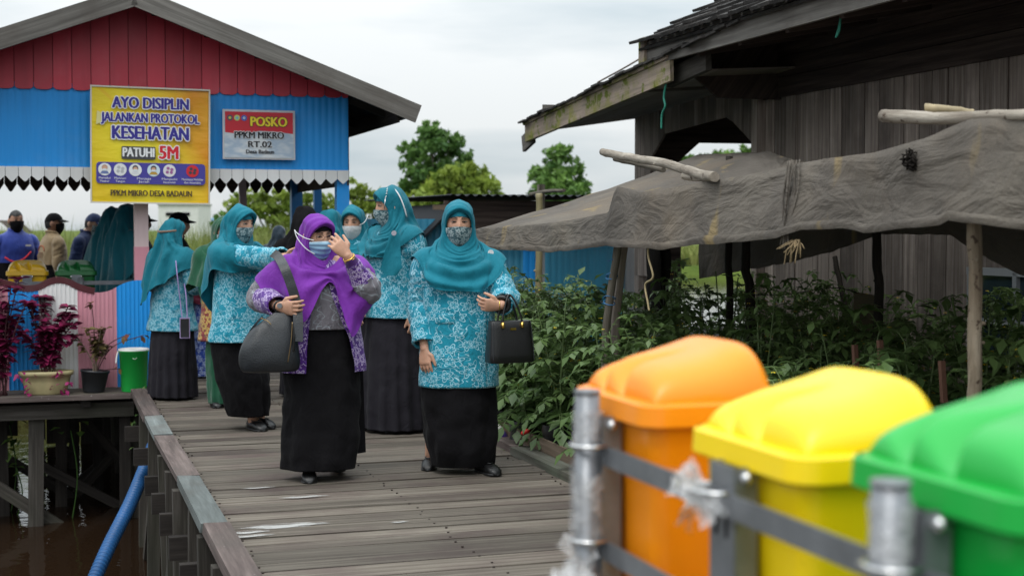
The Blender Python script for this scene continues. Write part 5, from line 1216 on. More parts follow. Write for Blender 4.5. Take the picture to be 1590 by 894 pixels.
# ================================================================== PEOPLE
from mathutils.bvhtree import BVHTree
def cloth(name, c, rough=.75, var=.10, sheen=.25, weave=.25, scale=5, spec=.25):
    t = NT(name); n = t.noise(t.coord('UV'), scale, 4); lo = tuple(x * (1 - var) for x in c); hi = tuple(min(1, x * (1 + var)) for x in c)
    t.set(t.ramp(n, [(.3, lo), (.7, hi)]), rough, spec); t.b.inputs['Sheen Weight'].default_value = sheen; t.b.inputs['Sheen Roughness'].default_value = .5
    f = t.noise(t.coord('UV', (1, 1, 1)), 420, 2); m = t.noise(t.coord('Object', (1, 1, .5)), 13, 5, .6, 1.0)
    b1 = t.bump(m, .45, .028); t.bump(f, weave, .001, b1); return t.m
def batik(name, base, line, dark, cell=.078, lw=.040, amt=.95, mottling=.45):
    t = NT(name); uv = t.coord('UV'); wob = t.noise(uv, 14, 3)
    vo = t.n('ShaderNodeTexVoronoi', voronoi_dimensions='2D', feature='F1'); t.l(uv, vo.inputs['Vector']); vo.inputs['Scale'].default_value = 1 / cell; vo.inputs['Randomness'].default_value = .8
    sub = t.n('ShaderNodeVectorMath', operation='SUBTRACT'); t.l(uv, sub.inputs[0]); t.l(vo.outputs['Position'], sub.inputs[1])
    sp = t.n('ShaderNodeSeparateXYZ'); t.l(sub.outputs[0], sp.inputs[0]); cs = t.n('ShaderNodeSeparateColor'); t.l(vo.outputs['Color'], cs.inputs[0])
    th = t.math('ADD', t.math('ARCTAN2', sp.outputs[1], sp.outputs[0]), t.math('MULTIPLY', cs.outputs[0], 6.28))
    ln = t.n('ShaderNodeVectorMath', operation='LENGTH'); t.l(sub.outputs[0], ln.inputs[0]); r = t.math('MULTIPLY', ln.outputs['Value'], 1 / cell)
    r = t.math('ADD', r, t.math('MULTIPLY', t.math('SUBTRACT', wob, .5), .12))
    pet = t.math('ADD', .33, t.math('MULTIPLY', t.math('COSINE', t.math('MULTIPLY', th, 5)), .12))
    lines = None
    def add(a, b): return b if a is None else t.math('MAXIMUM', a, b)
    for k, w in ((1.0, lw), (.55, lw * .8)):
        lines = add(lines, t.rng(t.math('ABSOLUTE', t.math('SUBTRACT', r, t.math('MULTIPLY', pet, k))), w * .5, w, 1, 0))
    veins = t.math('MULTIPLY', t.rng(t.math('ABSOLUTE', t.math('SINE', t.math('MULTIPLY', th, 5))), .0, .22, .8, 0), t.rng(r, .16, .34, 1, 0)); lines = add(lines, veins)
    n1 = t.noise(uv, .62 / cell, 2, .5, 1.2); lines = add(lines, t.math('MULTIPLY', t.rng(t.math('ABSOLUTE', t.math('SUBTRACT', n1, .5)), .003, .012, 1, 0), t.rng(r, .40, .46, 0, 1)))
    n3 = t.noise(uv, 1.3 / cell, 2, .5, .8); lines = add(lines, t.math('MULTIPLY', t.rng(t.math('ABSOLUTE', t.math('SUBTRACT', n3, .56)), .004, .014, .9, 0), t.rng(r, .42, .5, 0, 1)))
    fill = t.math('MULTIPLY', t.rng(n3, .58, .62), t.rng(r, .42, .5, 0, .55)); mot = t.noise(uv, 2.6 / cell, 5, .7)
    c = t.mix(t.math('MULTIPLY', t.rng(mot, .42, .72), mottling), base, dark); c = t.mix(fill, c, dark)
    c = t.mix(t.math('MULTIPLY', lines, amt), c, line); t.set(c, .72, .25); t.b.inputs['Sheen Weight'].default_value = .15
    m = t.noise(t.coord('Object', (1, 1, .7)), 11, 5, .6, 1.2); b1 = t.bump(m, .6, .035); t.bump(t.noise(uv, 420, 2), .2, .001, b1); return t.m
MAT['teal_batik'] = batik('teal_batik', (.009, .265, .375), (.44, .70, .79), (.004, .13, .20))
MAT['teal_batik_fine'] = batik('teal_batik_fine', (.02, .23, .33), (.36, .58, .66), (.006, .12, .18), .055, .07, .75)
MAT['purple_batik'] = batik('purple_batik', (.085, .022, .22), (.52, .42, .62), (.05, .014, .13), .075, .07, .95)
MAT['grey_batik'] = batik('grey_batik', (.175, .165, .185), (.34, .38, .42), (.10, .09, .105), .16, .025, .7)
MAT['mask_batik'] = batik('mask_batik', (.05, .115, .135), (.42, .50, .50), (.02, .05, .065), .032, .11, .8)
MAT['brown_batik'] = batik('brown_batik', (.34, .30, .24), (.06, .035, .03), (.18, .10, .08), .07, .16, .9)
MAT['red_batik'] = batik('red_batik', (.22, .02, .03), (.5, .35, .1), (.05, .12, .10), .09, .1)
MAT['blue_batik'] = batik('blue_batik', (.02, .06, .34), (.35, .42, .62), (.01, .03, .16), .07, .1)
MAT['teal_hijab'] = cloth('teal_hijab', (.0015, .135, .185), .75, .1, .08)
MAT['teal_hijab_vivid'] = cloth('teal_hijab_bright', (.002, .155, .215), .75, .1, .08)  # slightly brighter teal than the plain hijab cloth
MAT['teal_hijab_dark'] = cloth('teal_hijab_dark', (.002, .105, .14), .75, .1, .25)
MAT['purple_hijab'] = cloth('purple_hijab', (.165, .024, .31), .75, .1, .10)
MAT['black_cloth'] = cloth('black_cloth', (.0055, .005, .006), .85, .2, .02, spec=.12); MAT['charcoal_cloth'] = cloth('charcoal_cloth', (.017, .0155, .020), .88, .15, .03, spec=.12)
MAT['dark_violet'] = cloth('dark_violet', (.05, .012, .11), .8); MAT['navy_hijab'] = cloth('navy_hijab', (.012, .025, .04), .8)
MAT['green_hijab'] = cloth('green_hijab', (.006, .075, .035), .8); MAT['green_cloth'] = cloth('green_cloth', (.008, .22, .13), .7)
MAT['blue_jacket'] = cloth('royal_blue', (.022, .05, .30), .6); MAT['khaki'] = cloth('khaki', (.33, .235, .13), .8); MAT['navy'] = cloth('navy', (.012, .028, .10), .75)
MAT['leather'] = plain('black_leather', (.006, .006, .0065), .36, .5, .2, 20, .25, 140, coord='UV'); MAT['leather_grey'] = plain('slate_leather', (.013, .0155, .019), .36, .5, .25, 9, .3, 120, coord='UV')
MAT['gold'] = plain('gold', (.75, .48, .12), .22, .5, .05, 5, metal=1.0); MAT['dark_eye'] = plain('dark_eye', (.012, .008, .006), .15, .6, .05); MAT['eye_white'] = plain('eye_white', (.55, .52, .48), .25, .5, .05)
MAT['hair'] = plain('black_hair', (.010, .009, .009), .5, .4, .3, 40, .4, 120); MAT['white_cloth'] = cloth('white_cloth', (.66, .67, .68), .8, .04)
MAT['brown_cloth'] = cloth('brown_leather_cloth', (.22, .14, .10), .7)
def surgical():
    t = NT('surgical_blue'); sp = t.n('ShaderNodeSeparateXYZ'); t.l(t.coord('UV'), sp.inputs[0]); c = t.ramp(sp.outputs[1], [(.0, (.42, .55, .70)), (.10, (.24, .42, .62)), (.9, (.30, .50, .66)), (1, (.62, .72, .78))])
    t.set(c, .75, .2); w = t.math('SINE', t.math('MULTIPLY', sp.outputs[1], 24)); t.bump(w, .5, .004); return t.m
MAT['surgical'] = surgical()
def skin_mat(name, c):
    t = NT(name); n = t.noise(t.coord('Object'), 22, 4); n2 = t.noise(t.coord('Object'), 240, 3)
    t.set(t.ramp(n, [(.3, tuple(x * .86 for x in c)), (.7, tuple(x * 1.12 for x in c))]), .5, .4); t.b.inputs['Subsurface Weight'].default_value = .12; t.b.inputs['Subsurface Radius'].default_value = (.012, .005, .003)
    t.bump(n2, .15, .002); return t.m
MAT['skin'] = skin_mat('warm_skin', (.52, .29, .195)); MAT['skin_fair'] = skin_mat('fair_skin', (.50, .31, .22)); MAT['skin_dark'] = skin_mat('brown_skin', (.36, .19, .125))

HA, HB, HC = .073, .094, .112
def head_mb(mb, M):
    nu, nv = 56, 44; rings = []
    for i in range(nv + 1):
        ph = math.pi * clamp(i / nv, .01, .99); row = []
        for j in range(nu):
            t = 2 * math.pi * j / nu; x, y, z = HA * math.sin(ph) * math.sin(t), -HB * math.sin(ph) * math.cos(t), -HC * math.cos(ph)
            if z < 0: q = 1 - .30 * (z / -HC) ** 1.6; x *= q; y = y * (1 - .10 * (z / -HC)) if y > 0 else y
            if y > 0: x *= 1.04; y *= 1.06
            f = max(0, -y / HB)
            if y < 0:
                g = lambda cx, cz, sx, sz: math.exp(-((abs(x) - cx) / sx) ** 2 - ((z - cz) / sz) ** 2)
                d = 0
                d += .017 * math.exp(-(x / .011) ** 2) * math.exp(-((z + .030) / .016) ** 2) + .010 * math.exp(-(x / .010) ** 2) * math.exp(-((z + .005) / .022) ** 2)
                d += .004 * g(.014, -.036, .008, .008)
                d -= .011 * g(.032, .016, .017, .012); d += .004 * g(.030, .038, .022, .010); d += .004 * g(.046, -.020, .018, .018)
                d += .005 * math.exp(-(x / .022) ** 2) * math.exp(-((z + .064) / .010) ** 2) + .006 * math.exp(-(x / .02) ** 2) * math.exp(-((z + .095) / .014) ** 2)
                y -= d * f ** .5
            row.append(M @ Vector((x, y, z)))
        rings.append(row)
    mb.loft(rings, True, True, True)
    for s in (-1, 1): mb.sphere(M @ Vector((s * .078, .012, -.008)), (.010, .022, .032), 10, 8, rot=M.to_3x3())
def hand_mb(mb, w, f, t, p, curl=(.35, .5, .35), sc=1.0, thumb=.5, spread=.06):
    # w wrist, f along the hand, t towards the thumb, p out of the palm
    w, f, t = Vector(w), Vector(f).normalized(), Vector(t); t = (t - f * t.dot(f)).normalized(); p = Vector(p); p = (p - f * p.dot(f) - t * p.dot(t)).normalized()
    rings = []
    for d, hw, th in ((-.02, .024, .020), (0, .026, .019), (.025, .034, .017), (.055, .039, .0155), (.080, .040, .013), (.090, .036, .009)):
        rings.append([w + f * d * sc + t * (hw * sc * math.cos(a)) + p * (th * sc * math.sin(a)) for a in [k * math.pi / 7 for k in range(14)]])
    mb.loft(rings, True, True, True)
    for i, (off, L, r) in enumerate(((.0305, .070, .0084), (.0105, .078, .0086), (-.0098, .072, .0082), (-.0295, .057, .0074))):
        cur = w + f * (.082 - abs(off) * .12) * sc + t * off * sc; ang = 0; pts = [cur - f * .02 * sc, cur]; sp_ = (i - 1.5) * -spread
        c3 = [c * (1 + .12 * (i - 1)) for c in curl]
        for seg, fr in enumerate((.45, .31, .24)):
            ang += c3[seg]; d = (f * math.cos(ang) + p * math.sin(ang) + t * sp_).normalized(); pts.append(pts[-1] + d * L * fr * sc)
        mb.tube(pts, [r * 1.05 * sc, r * 1.08 * sc, r * sc, r * .95 * sc, r * .80 * sc], 8, round_ends=True)
    b = w + f * .022 * sc + t * .026 * sc; d1 = (f * .72 + t * .70 + p * .25 * thumb).normalized(); d2 = (f * .95 + t * .25 + p * .55 * thumb).normalized()
    mb.tube([b - t * .012 * sc, b + d1 * .030 * sc, b + d1 * .030 * sc + d2 * .032 * sc, b + d1 * .030 * sc + d2 * .056 * sc], [.013 * sc, .0115 * sc, .0100 * sc, .0080 * sc], 8, round_ends=True)
def remesh(mb, voxel, name, mat):
    me = mb.mesh(name, mat); o = bpy.data.objects.new(name, me); COL.objects.link(o)
    m = o.modifiers.new('r', 'REMESH'); m.mode = 'VOXEL'; m.voxel_size = voxel; m.use_smooth_shade = True
    s = o.modifiers.new('s', 'SMOOTH'); s.factor = .5; s.iterations = 2
    dg = bpy.context.evaluated_depsgraph_get(); ev = o.evaluated_get(dg); out = bpy.data.meshes.new_from_object(ev, depsgraph=dg)
    bpy.data.objects.remove(o); bpy.data.meshes.remove(me); out.name = name
    out.materials.clear(); out.materials.append(mat)
    for p in out.polygons: p.use_smooth = True
    return out
def superring(z, rx, ry, y0=0, x0=0, n=56, e=2.25, fn=None):
    out = []
    for j in range(n):
        a = 2 * math.pi * j / n; c, s = math.sin(a), -math.cos(a)      # a = 0 at the front
        x = rx * math.copysign(abs(c) ** (2 / e), c); y = ry * math.copysign(abs(s) ** (2 / e), s); k = 1.0
        if fn: k += fn(a, z)
        out.append(Vector((x0 + x * k, y0 + y * k, z)))
    return out
def interp_st(st, n):       # stations of tuples -> n smooth tuples
    vs = [[Vector((s[i], 0, 0)) for s in st] for i in range(len(st[0]))]; per = max(2, n // (len(st) - 1))
    cols = [[p.x for p in catmull(v, per)] for v in vs]; return list(zip(*cols))
def ring_uv(n, w):  return lambda i, j: None
def garment(parent, name, mat, st, n=56, seed=0, fold=None, wr=.012, per=64, e=2.25, close=True, a0=0, a1=2 * math.pi, lip=True):
    # st: (z, rx, ry, y0, x0) from hem to top
    ss = interp_st(st, per); rings = []; mb = MB(); m = len(ss)
    for i, (z, rx, ry, y0, x0) in enumerate(ss):
        def fn(a, zz, i=i):
            d = wr * (nz(math.sin(a) * 1.7 + seed, math.cos(a) * 1.7, zz * 7) + .6 * nz(math.sin(a) * 3.5 + seed, math.cos(a) * 3.5 + 4, zz * 15)) / max(rx, .05)
            if fold: d += fold(a, zz)
            return d
        row = superring(z, rx, ry, y0, x0, n, e, fn)
        if not close: row = [p for j, p in enumerate(row)]
        rings.append(row)
    if lip: rings.insert(0, [Vector((p.x * .97 + ss[0][4] * .03, p.y * .97 + ss[0][3] * .03, p.z + .012)) for p in rings[0]])
    W0 = sum((rings[m // 2][(j + 1) % n] - rings[m // 2][j]).length for j in range(n)); ou = rng.uniform(0, 9)
    mb.loft(rings, True, False, False, .5, 0, True, lambda i, j: (ou + W0 * j / n, rings[min(i, len(rings) - 1)][0].z))
    return mb.build(name, mat, parent, True)
def sleeve(parent, name, mat, pts, radii, seed=0, wr=.010, n=26, cuff=True):
    pts = catmull([Vector(p) for p in pts], 12); m = len(pts); rr = [p.x for p in catmull([Vector((r, 0, 0)) for r in radii], max(1, int((m - 1) / (len(radii) - 1))))]
    while len(rr) < m: rr.append(rr[-1])
    rings = []; nrm = None; L = [0]
    for i in range(m):
        t = (pts[min(i+1, m-1)] - pts[max(i-1, 0)]).normalized()
        if i: L.append(L[-1] + (pts[i] - pts[i-1]).length)
        if nrm is None: nrm = t.orthogonal().normalized()
        nrm = (nrm - t * nrm.dot(t)).normalized(); b = t.cross(nrm); ring = []
        for j in range(n):
            a = 2 * math.pi * j / n; d = wr * (nz(L[i] * 26 + 1.5 * math.sin(a + seed), math.cos(a) * .9 + seed, math.sin(a) * .9) + .5 * nz(L[i] * 50, math.cos(a) * 2 + seed, math.sin(a) * 2)) * sstep(-.05, .12, L[i])
            ring.append(pts[i] + (nrm * math.cos(a) + b * math.sin(a)) * (rr[i] + d))
        rings.append(ring)
    if cuff: c = pts[-1]; rings.append([c + (p - c) * .86 for p in rings[-1]]); rings.append([pts[-3] + (p - pts[-3]) * .8 for p in rings[-4]]); L += [L[-1] + .004, L[-1] - .03]
    mb = MB(); W0 = 2 * math.pi * rr[0]; ou = rng.uniform(0, 9); mb.loft(rings, True, False, False, .5, 0, True, lambda i, j: (ou + W0 * j / n, -L[min(i, len(L) - 1)])); return mb.build(name, mat, parent, True)
HS = [ # hijab: five head stations (head frame) and three body stations; columns top, 45, side, 135, chin
 [(0, -.080, .072), (.052, -.076, .048), (.072, -.044, -.010), (.060, -.046, -.082), (0, -.080, -.128)],
 [(0, -.102, .096), (.064, -.090, .064), (.081, -.046, -.012), (.070, -.050, -.098), (0, -.090, -.145)],
 [(0, -.055, .124), (.070, -.045, .086), (.089, -.024, -.018), (.090, -.046, -.125), (0, -.102, -.168)],
 [(0, .050, .126), (.076, .045, .083), (.096, .030, -.040), (.110, -.040, -.158), (0, -.112, -.188)],
 [(0, .118, .030), (.078, .104, -.01), (.108, .040, -.085), (.122, -.060, -.186), (0, -.130, -.215)]]
BS = [
 [(0, .115, 1.365), (.085, .108, 1.350), (.142, .015, 1.328), (.138, -.090, 1.238), (0, -.155, 1.195)],
 [(0, .138, 1.250), (.125, .132, 1.245), (.205, .005, 1.285), (.185, -.130, 1.172), (0, -.186, 1.125)],
 [(0, .150, 1.130), (.165, .130, 1.150), (.265, .005, 1.218), (.205, -.145, 1.10), (0, -.192, 1.052)]]
def hijab(parent, mat, M, k=1.0, hem=None,  seed=0, folds=1.0, name='hijab', side_shift=0.0, swoop=1.0, over=None, wide=1.0):
    def col8(row): return [Vector(p) for p in row] + [Vector((-p[0], p[1], p[2])) for p in row[3:0:-1]]
    keys = [[M @ p for p in col8(r)] for r in HS]
    C = M @ Vector((0, 0, 0)); dx = (C.x, C.y + .015)
    for si, r in enumerate(BS):
        c8 = col8(r); w = (.75, .35, .1)[si]
        for q in c8: q.x = q.x * k; q.x += dx[0] * w; q.y += dx[1] * w * (1 if si == 0 else .5)
        if hem and si == 2:
            for t, p in hem.items(): c8[t] = Vector(p)
        if over and si in over:
            for t, p in over[si].items(): c8[t] = Vector(p)
        keys.append(c8)
    NTt, per = 96, 7; rows = []
    for r in keys:
        row = []
        for j in range(NTt):
            f = j / NTt * 8; a = int(f); t = f - a; p0, p1, p2, p3 = r[(a-1) % 8], r[a % 8], r[(a+1) % 8], r[(a+2) % 8]
            row.append(.5 * ((2 * p1) + (p2 - p0) * t + (2*p0 - 5*p1 + 4*p2 - p3) * t*t + (3*p1 - p0 - 3*p2 + p3) * t**3))
        rows.append(row)
    cols = [catmull([rows[s][j] for s in range(len(rows))], per) for j in range(NTt)]; m = len(cols[0])
    G = [[cols[j][i] for j in range(NTt)] for i in range(m)]; out = []
    for i in range(m):
        s = i / per; row = []
        for j in range(NTt):
            th = 2 * math.pi * j / NTt; p = G[i][j]
            a = G[i][(j+1) % NTt] - G[i][j-1]; b = G[min(i+1, m-1)][j] - G[max(i-1, 0)][j]; nn = a.cross(b)
            nn = nn.normalized() if nn.length > 1e-9 else Vector((0, 0, 1))
            if nn.dot(p - Vector((C.x, C.y + .02, min(p.z, C.z)))) < 0: nn = -nn
            fr = max(0, -math.cos(th)); bk = max(0, math.cos(th)); hang = sstep(3.6, 6.2, s)
            d = .010 * hang * math.sin(7 * th + 2.5 * nz(s * .8, seed) + seed) * (1 - .45 * fr) * folds + .006 * hang * math.sin(13 * th + 4 * nz(s, seed + 3)) * folds
            d += .015 * swoop * fr * math.sin(s * 5.2 + 1.4 * math.sin(th + seed) + 2.2 * nz(th * 1.2, seed)) * sstep(2.6, 3.8, s) * (1 - sstep(6.2, 7, s))
            d += .006 * math.sin(5 * th - s * 2.2 + seed) * sstep(2.2, 3.4, s) * (1 - fr) * folds
            d += (.007 * nz(p.x * 14, p.y * 14 + seed, p.z * 11) + .005 * nz(p.x * 30 + p.z * 12, p.y * 30 + seed, p.z * 18)) * sstep(1.2, 2.8, s) + .0028 * math.sin(s * 9 + th * 4 + seed) * sstep(.8, 2, s) * (1 - sstep(3, 4, s))
            row.append(p + nn * d)
        out.append(row)
    # let the cloth rest on the shoulders, chest and upper arms instead of cutting through them
    vs, fs = [], []
    for ch in parent.children:
        if ch.name.split('.')[0] in ('jacket', 'tunic', 'sleeve', 'open_jacket', 'blouse', 'shirt'):
            b = len(vs); vs += [v.co for v in ch.data.vertices]; fs += [tuple(b + i for i in p.vertices) for p in ch.data.polygons]
    bd = [c for c in parent.children if c.name.split('.')[0] == 'body']
    if bd and fs:
        b = len(vs); me = bd[0].data; vs += [v.co for v in me.vertices]; fs += [tuple(b + i for i in p.vertices) for p in me.polygons if 1.08 < p.center.z < 1.29 and abs(p.center.x) < .16 and p.center.y > -.125]
        bv = BVHTree.FromPolygons(vs, fs); i0 = int(2.7 * per); push = [[0.0] * NTt for _ in range(m)]; dirs = [[None] * NTt for _ in range(m)]
        for i in range(i0, m):
            for j in range(NTt):
                p = out[i][j]; c = Vector((0, 0, min(p.z - .02, 1.14))); d = p - c; r = d.length; d.normalize(); dirs[i][j] = d
                h = bv.ray_cast(c + d * (r + .10), -d, r + .095)
                if h[0] is not None:
                    hr = (h[0] - c).length; g = .014 + .004 * (i - i0) / (m - i0)
                    if r < hr + g: push[i][j] = min(.11, hr + g - r)
        for it in range(3):
            q2 = [r_[:] for r_ in push]
            for i in range(i0, m):
                for j in range(NTt):
                    av = (push[max(i-1, i0)][j] + push[min(i+1, m-1)][j] + push[i][j-1] + push[i][(j+1) % NTt]) / 4; q2[i][j] = max(push[i][j], av) if it < 2 else (push[i][j] + av) / 2 + .001
            push = q2
        for i in range(i0, m):
            for j in range(NTt): out[i][j] = out[i][j] + dirs[i][j] * push[i][j]
    mb = MB(); mb.loft(out, True, False, False, .5, 0, True, lambda i, j: (j * .012, i * .02)); return mb.build(name, mat, parent, True)
def face_mask(parent, mat, M, seed=0, z0=-.006, z1=-.128, strap=None, name='face_mask', bulge=.012, wide=74):
    P = []; n = 20
    for i in range(n + 1):
        z = lerp(z1, z0, i / n); row = []
        for j in range(25):
            az = R(lerp(-wide, wide, j / 24)); c = math.sqrt(max(.05, 1 - (z / .165) ** 2)); dip = .012 * math.sin(az) ** 2
            zz = z - (dip if i > n * .6 else 0) * (i / n) + (.012 * math.sin(az) ** 2 * (1 - i / n))
            y = -.101 * math.cos(az) ** .9 * c - bulge * math.exp(-(az / .5) ** 2) * math.exp(-((z + .045) / .05) ** 2) - .006 * math.exp(-(az / .16) ** 2) * (i / n)
            row.append(M @ Vector((.084 * math.sin(az) * c, y + .0015 * nz(az * 4, z * 40, seed), zz)))
        P.append(row)
    mb = MB(); mb.grid(P, .5, 0, True, lambda i, j: (j * .0075 if mat.name != 'surgical_blue' else j / 24, i * .0066 if mat.name != 'surgical_blue' else i / n)); o = mb.build(name, mat, parent, True)
    if strap:
        for s, pts in strap: q = MB(); q.tube(catmull([M @ Vector(p) for p in pts], 8), .0028, 5); q.build('ear_loop', MAT['white_cloth'], o, True)
    return o
def eyes(parent, M, squint=.5):
    for s in (-1, 1):
        rot = M.to_3x3(); c = M @ Vector((s * .031, -.0795, .014))
        q = MB(); q.sphere(c, (.0150, .0075, .0075 * squint + .001), 12, 8, rot=rot); e = q.build('eye', MAT['eye_white'], parent, True)
        q = MB(); q.sphere(M @ Vector((s * .030, -.0835, .0138)), (.0068, .005, .0066 * squint + .0012), 10, 6, rot=rot); q.build('iris', MAT['dark_eye'], e, True)
        q = MB(); q.tube(catmull([M @ Vector((s * .014, -.087, .0125)), M @ Vector((s * .030, -.0895, .0155 + .006 * squint)), M @ Vector((s * .048, -.078, .0125))], 5), [.0012, .0018, .0022, .0024, .0024, .0024, .0024, .0022, .0018, .0014, .001], 5); q.build('eyelash', MAT['dark_eye'], e, True)
        q = MB(); q.tube(catmull([M @ Vector((s * .012, -.0925, .034)), M @ Vector((s * .032, -.0905, .041)), M @ Vector((s * .052, -.076, .034))], 5), [.0022, .003, .0034, .0036, .0036, .0036, .0033, .003, .0026, .002, .001], 6, flat=.55); q.build('eyebrow', MAT['hair'], parent, True)
def inner_cap(parent, mat, M):
    P = []
    for i in range(9):
        z = lerp(.046, .10, i / 8); c = math.sqrt(max(0, 1 - (z / (HC * 1.06)) ** 2)); P.append([M @ Vector((HA * 1.05 * math.sin(a) * c, -HB * 1.06 * math.cos(a) * c, z - .02 * math.sin(a) ** 2)) for a in [R(lerp(-75, 75, j / 16)) for j in range(17)]])
    mb = MB(); mb.grid(P); return mb.build('inner_cap', mat, parent, True)
def shoe(parent, toe, heel_dir, mat=None, L=.235, lift=0.0, z=0.0):
    # toe point on the floor; heel_dir unit vector from toe to heel
    toe = Vector((toe[0], toe[1], z)); h = Vector((heel_dir[0], heel_dir[1], 0)).normalized(); s = Vector((-h.y, h.x, 0)); mb = MB(); rings = []
    for t, w, zt, in ((0.0, .008, .014), (.03, .024, .028), (.10, .036, .040), (.22, .043, .052), (.36, .044, .062), (.48, .040, .066), (.62, .034, .062), (.78, .033, .064), (.92, .031, .066), (.985, .02, .06), (1.0, .008, .05)):
        c = toe + h * L * t; ring = []; up = lift * sstep(.35, 0, t) + 0
        for j in range(18):
            a = 2 * math.pi * j / 18; y = math.cos(a); zz = math.sin(a); ring.append(c + s * w * math.copysign(abs(y) ** .8, y) + Vector((0, 0, up + max(.0, zt * .5 + zt * .5 * math.copysign(abs(zz) ** .7, zz)))))
        rings.append(ring)
    mb.loft(rings, True, True, True); o = mb.build('shoe', mat or MAT['leather'], parent, True)
    q = MB(); q.tube([toe + h * L * t + s * (.040 * (1 if k else -1)) * w + Vector((0, 0, .008)) for k in (0, 1) for t, w in (((.9, .7), (.6, .9), (.3, 1.08), (.1, .85), (.01, .1)) if k == 0 else ((.01, .1), (.1, .85), (.3, 1.08), (.6, .9), (.9, .7)))], .006, 6); q.build('sole', MAT['growbag'], o, True)
    q = MB(); ring = [toe + h * L * (.56 + .235 * math.cos(a)) + s * .027 * math.sin(a) + Vector((0, 0, .0655 + up * 0)) for a in [k * math.pi / 8 for k in range(17)]]; q.tube(ring, .0035, 5); q.build('collar', mat or MAT['leather'], o, True)
    return o
class P: pass
def person(label, px, Y, yaw, H=1.57, k=1.0, head=(0, 0, 0), hc=(0, -.015, 1.445), arms=None, skin='skin', voxel=.008, feet=None, group=None, base_z=0.0, legs=True):
    o = bpy.data.objects.new('person', None); COL.objects.link(o); d = ray(px, 355); o.location = (d.x * Y, Y, base_z); o.rotation_euler = (0, 0, R(yaw)); s = H / 1.57; o.scale = (s, s, s); tag(o, label, 'person', group)
    q = P(); q.o = o; q.k = k; rot = Euler((R(head[1]), R(head[2]), R(head[0])), 'XYZ').to_matrix().to_4x4(); q.M = Matrix.Translation(hc) @ rot
    mb = MB(); head_mb(mb, q.M)
    nk = q.M @ Vector((0, .018, -.07)); mb.tube([Vector((0, .01, 1.27)), Vector((nk.x * .5, .012, 1.33)), nk], [.060, .052, .050], 14)
    mb.loft([superring(z, rx * k, ry * k, y0, 0, 24) for z, rx, ry, y0 in ((.78, .15, .10, .01), (.90, .145, .10, .01), (1.02, .125, .09, .005), (1.15, .14, .095, 0), (1.23, .130, .070, .008), (1.29, .07, .055, .01))], True, True, True)
    A = arms or {}; q.A = {}
    for sd in (-1, 1):
        a = A.get(sd) or dict(sh=(sd * .165 * k, .005, 1.222), el=(sd * .225 * k, .03, .99), wr=(sd * .225 * k, -.03, .765), f=(0, -.12, -1), t=(-sd * .3, -1, 0), p=(-sd, 0, 0))
        q.A[sd] = a; sh, el, wr = Vector(a['sh']), Vector(a['el']), Vector(a['wr'])
        mb.tube([Vector((sd * .09, .01, 1.26)), sh, sh.lerp(el, .5), el, el.lerp(wr, .35), wr], [.05, .048, .043, .037, .036, .025], 12, round_ends=True)
        hand_mb(mb, wr, a['f'], a['t'], a['p'], a.get('curl', (.3, .45, .3)), a.get('sc', .98), a.get('thumb', .5))
    q.feet = feet or {-1: ((-.09, -.13), (0.05, 1)), 1: ((.09, -.13), (-.05, 1))}
    if legs:
        for sd in (-1, 1):
            t, h = q.feet[sd]; hv = Vector((h[0], h[1], 0)).normalized(); an = Vector((t[0], t[1], .07)) + hv * .175; kn = Vector((lerp(sd * .09, an.x, .5), an.y * .5 - .03, .44))
            mb.tube([Vector((sd * .085, .01, .84)), kn, kn.lerp(an, .35), an, Vector((an.x, an.y, .05))], [.085, .055, .052, .036, .034], 12, round_ends=True)
            mb.tube([an + Vector((0, 0, -.03)), Vector((t[0], t[1], .028)) + hv * .105, Vector((t[0], t[1], .020)) + hv * .05], [.029, .021, .011], 10, round_ends=True)
    q.body = part(remesh(mb, voxel, 'body', MAT[skin]), 'body', o); return q
JST = lambda hem, k=1.0, fl=0.0: [(hem, (.215 + fl) * k, (.155 + fl) * k, .0, 0), (lerp(hem, .98, .5), .205 * k, .152 * k, 0, 0), (.98, .192 * k, .142 * k, 0, 0), (1.12, .188 * k, .140 * k, -.005, 0), (1.19, .180 * k, .118 * k, 0, 0), (1.25, .150 * k, .094 * k, .003, 0), (1.30, .100 * k, .074, .006, 0), (1.34, .062, .060, .008, 0)]
def sleeves(q, mat, seed=0, r=(.078, .068, .058), end=.012, which=(-1, 1), wr=.011, name='sleeve'):
    out = []
    for sd in which:
        a = q.A[sd]; sh, el, w = Vector(a['sh']), Vector(a['el']), Vector(a['wr']); e = w + (el - w).normalized() * end
        out.append(sleeve(q.o, name, mat, [sh + Vector((-sd * .055, 0, .015)), sh + Vector((sd * .004, 0, -.012)), sh.lerp(el, .55), el, el.lerp(e, .5), e], [r[0] * .8, r[0], lerp(r[0], r[1], .5), r[1], lerp(r[1], r[2], .5), r[2]], seed + sd, wr))
    return out
def pleats(n, amp, z0=0.0, z1=1.0, ph=0.0, seed=0):
    def f(a, z):
        g = amp * sstep(z1, z0, z); w = math.sin(n * a + ph + 1.3 * nz(math.sin(a) * 2, math.cos(a) * 2, z * 1.1 + seed)); return g * (w * abs(w) ** -.3 if abs(w) > 1e-3 else 0)
    return f
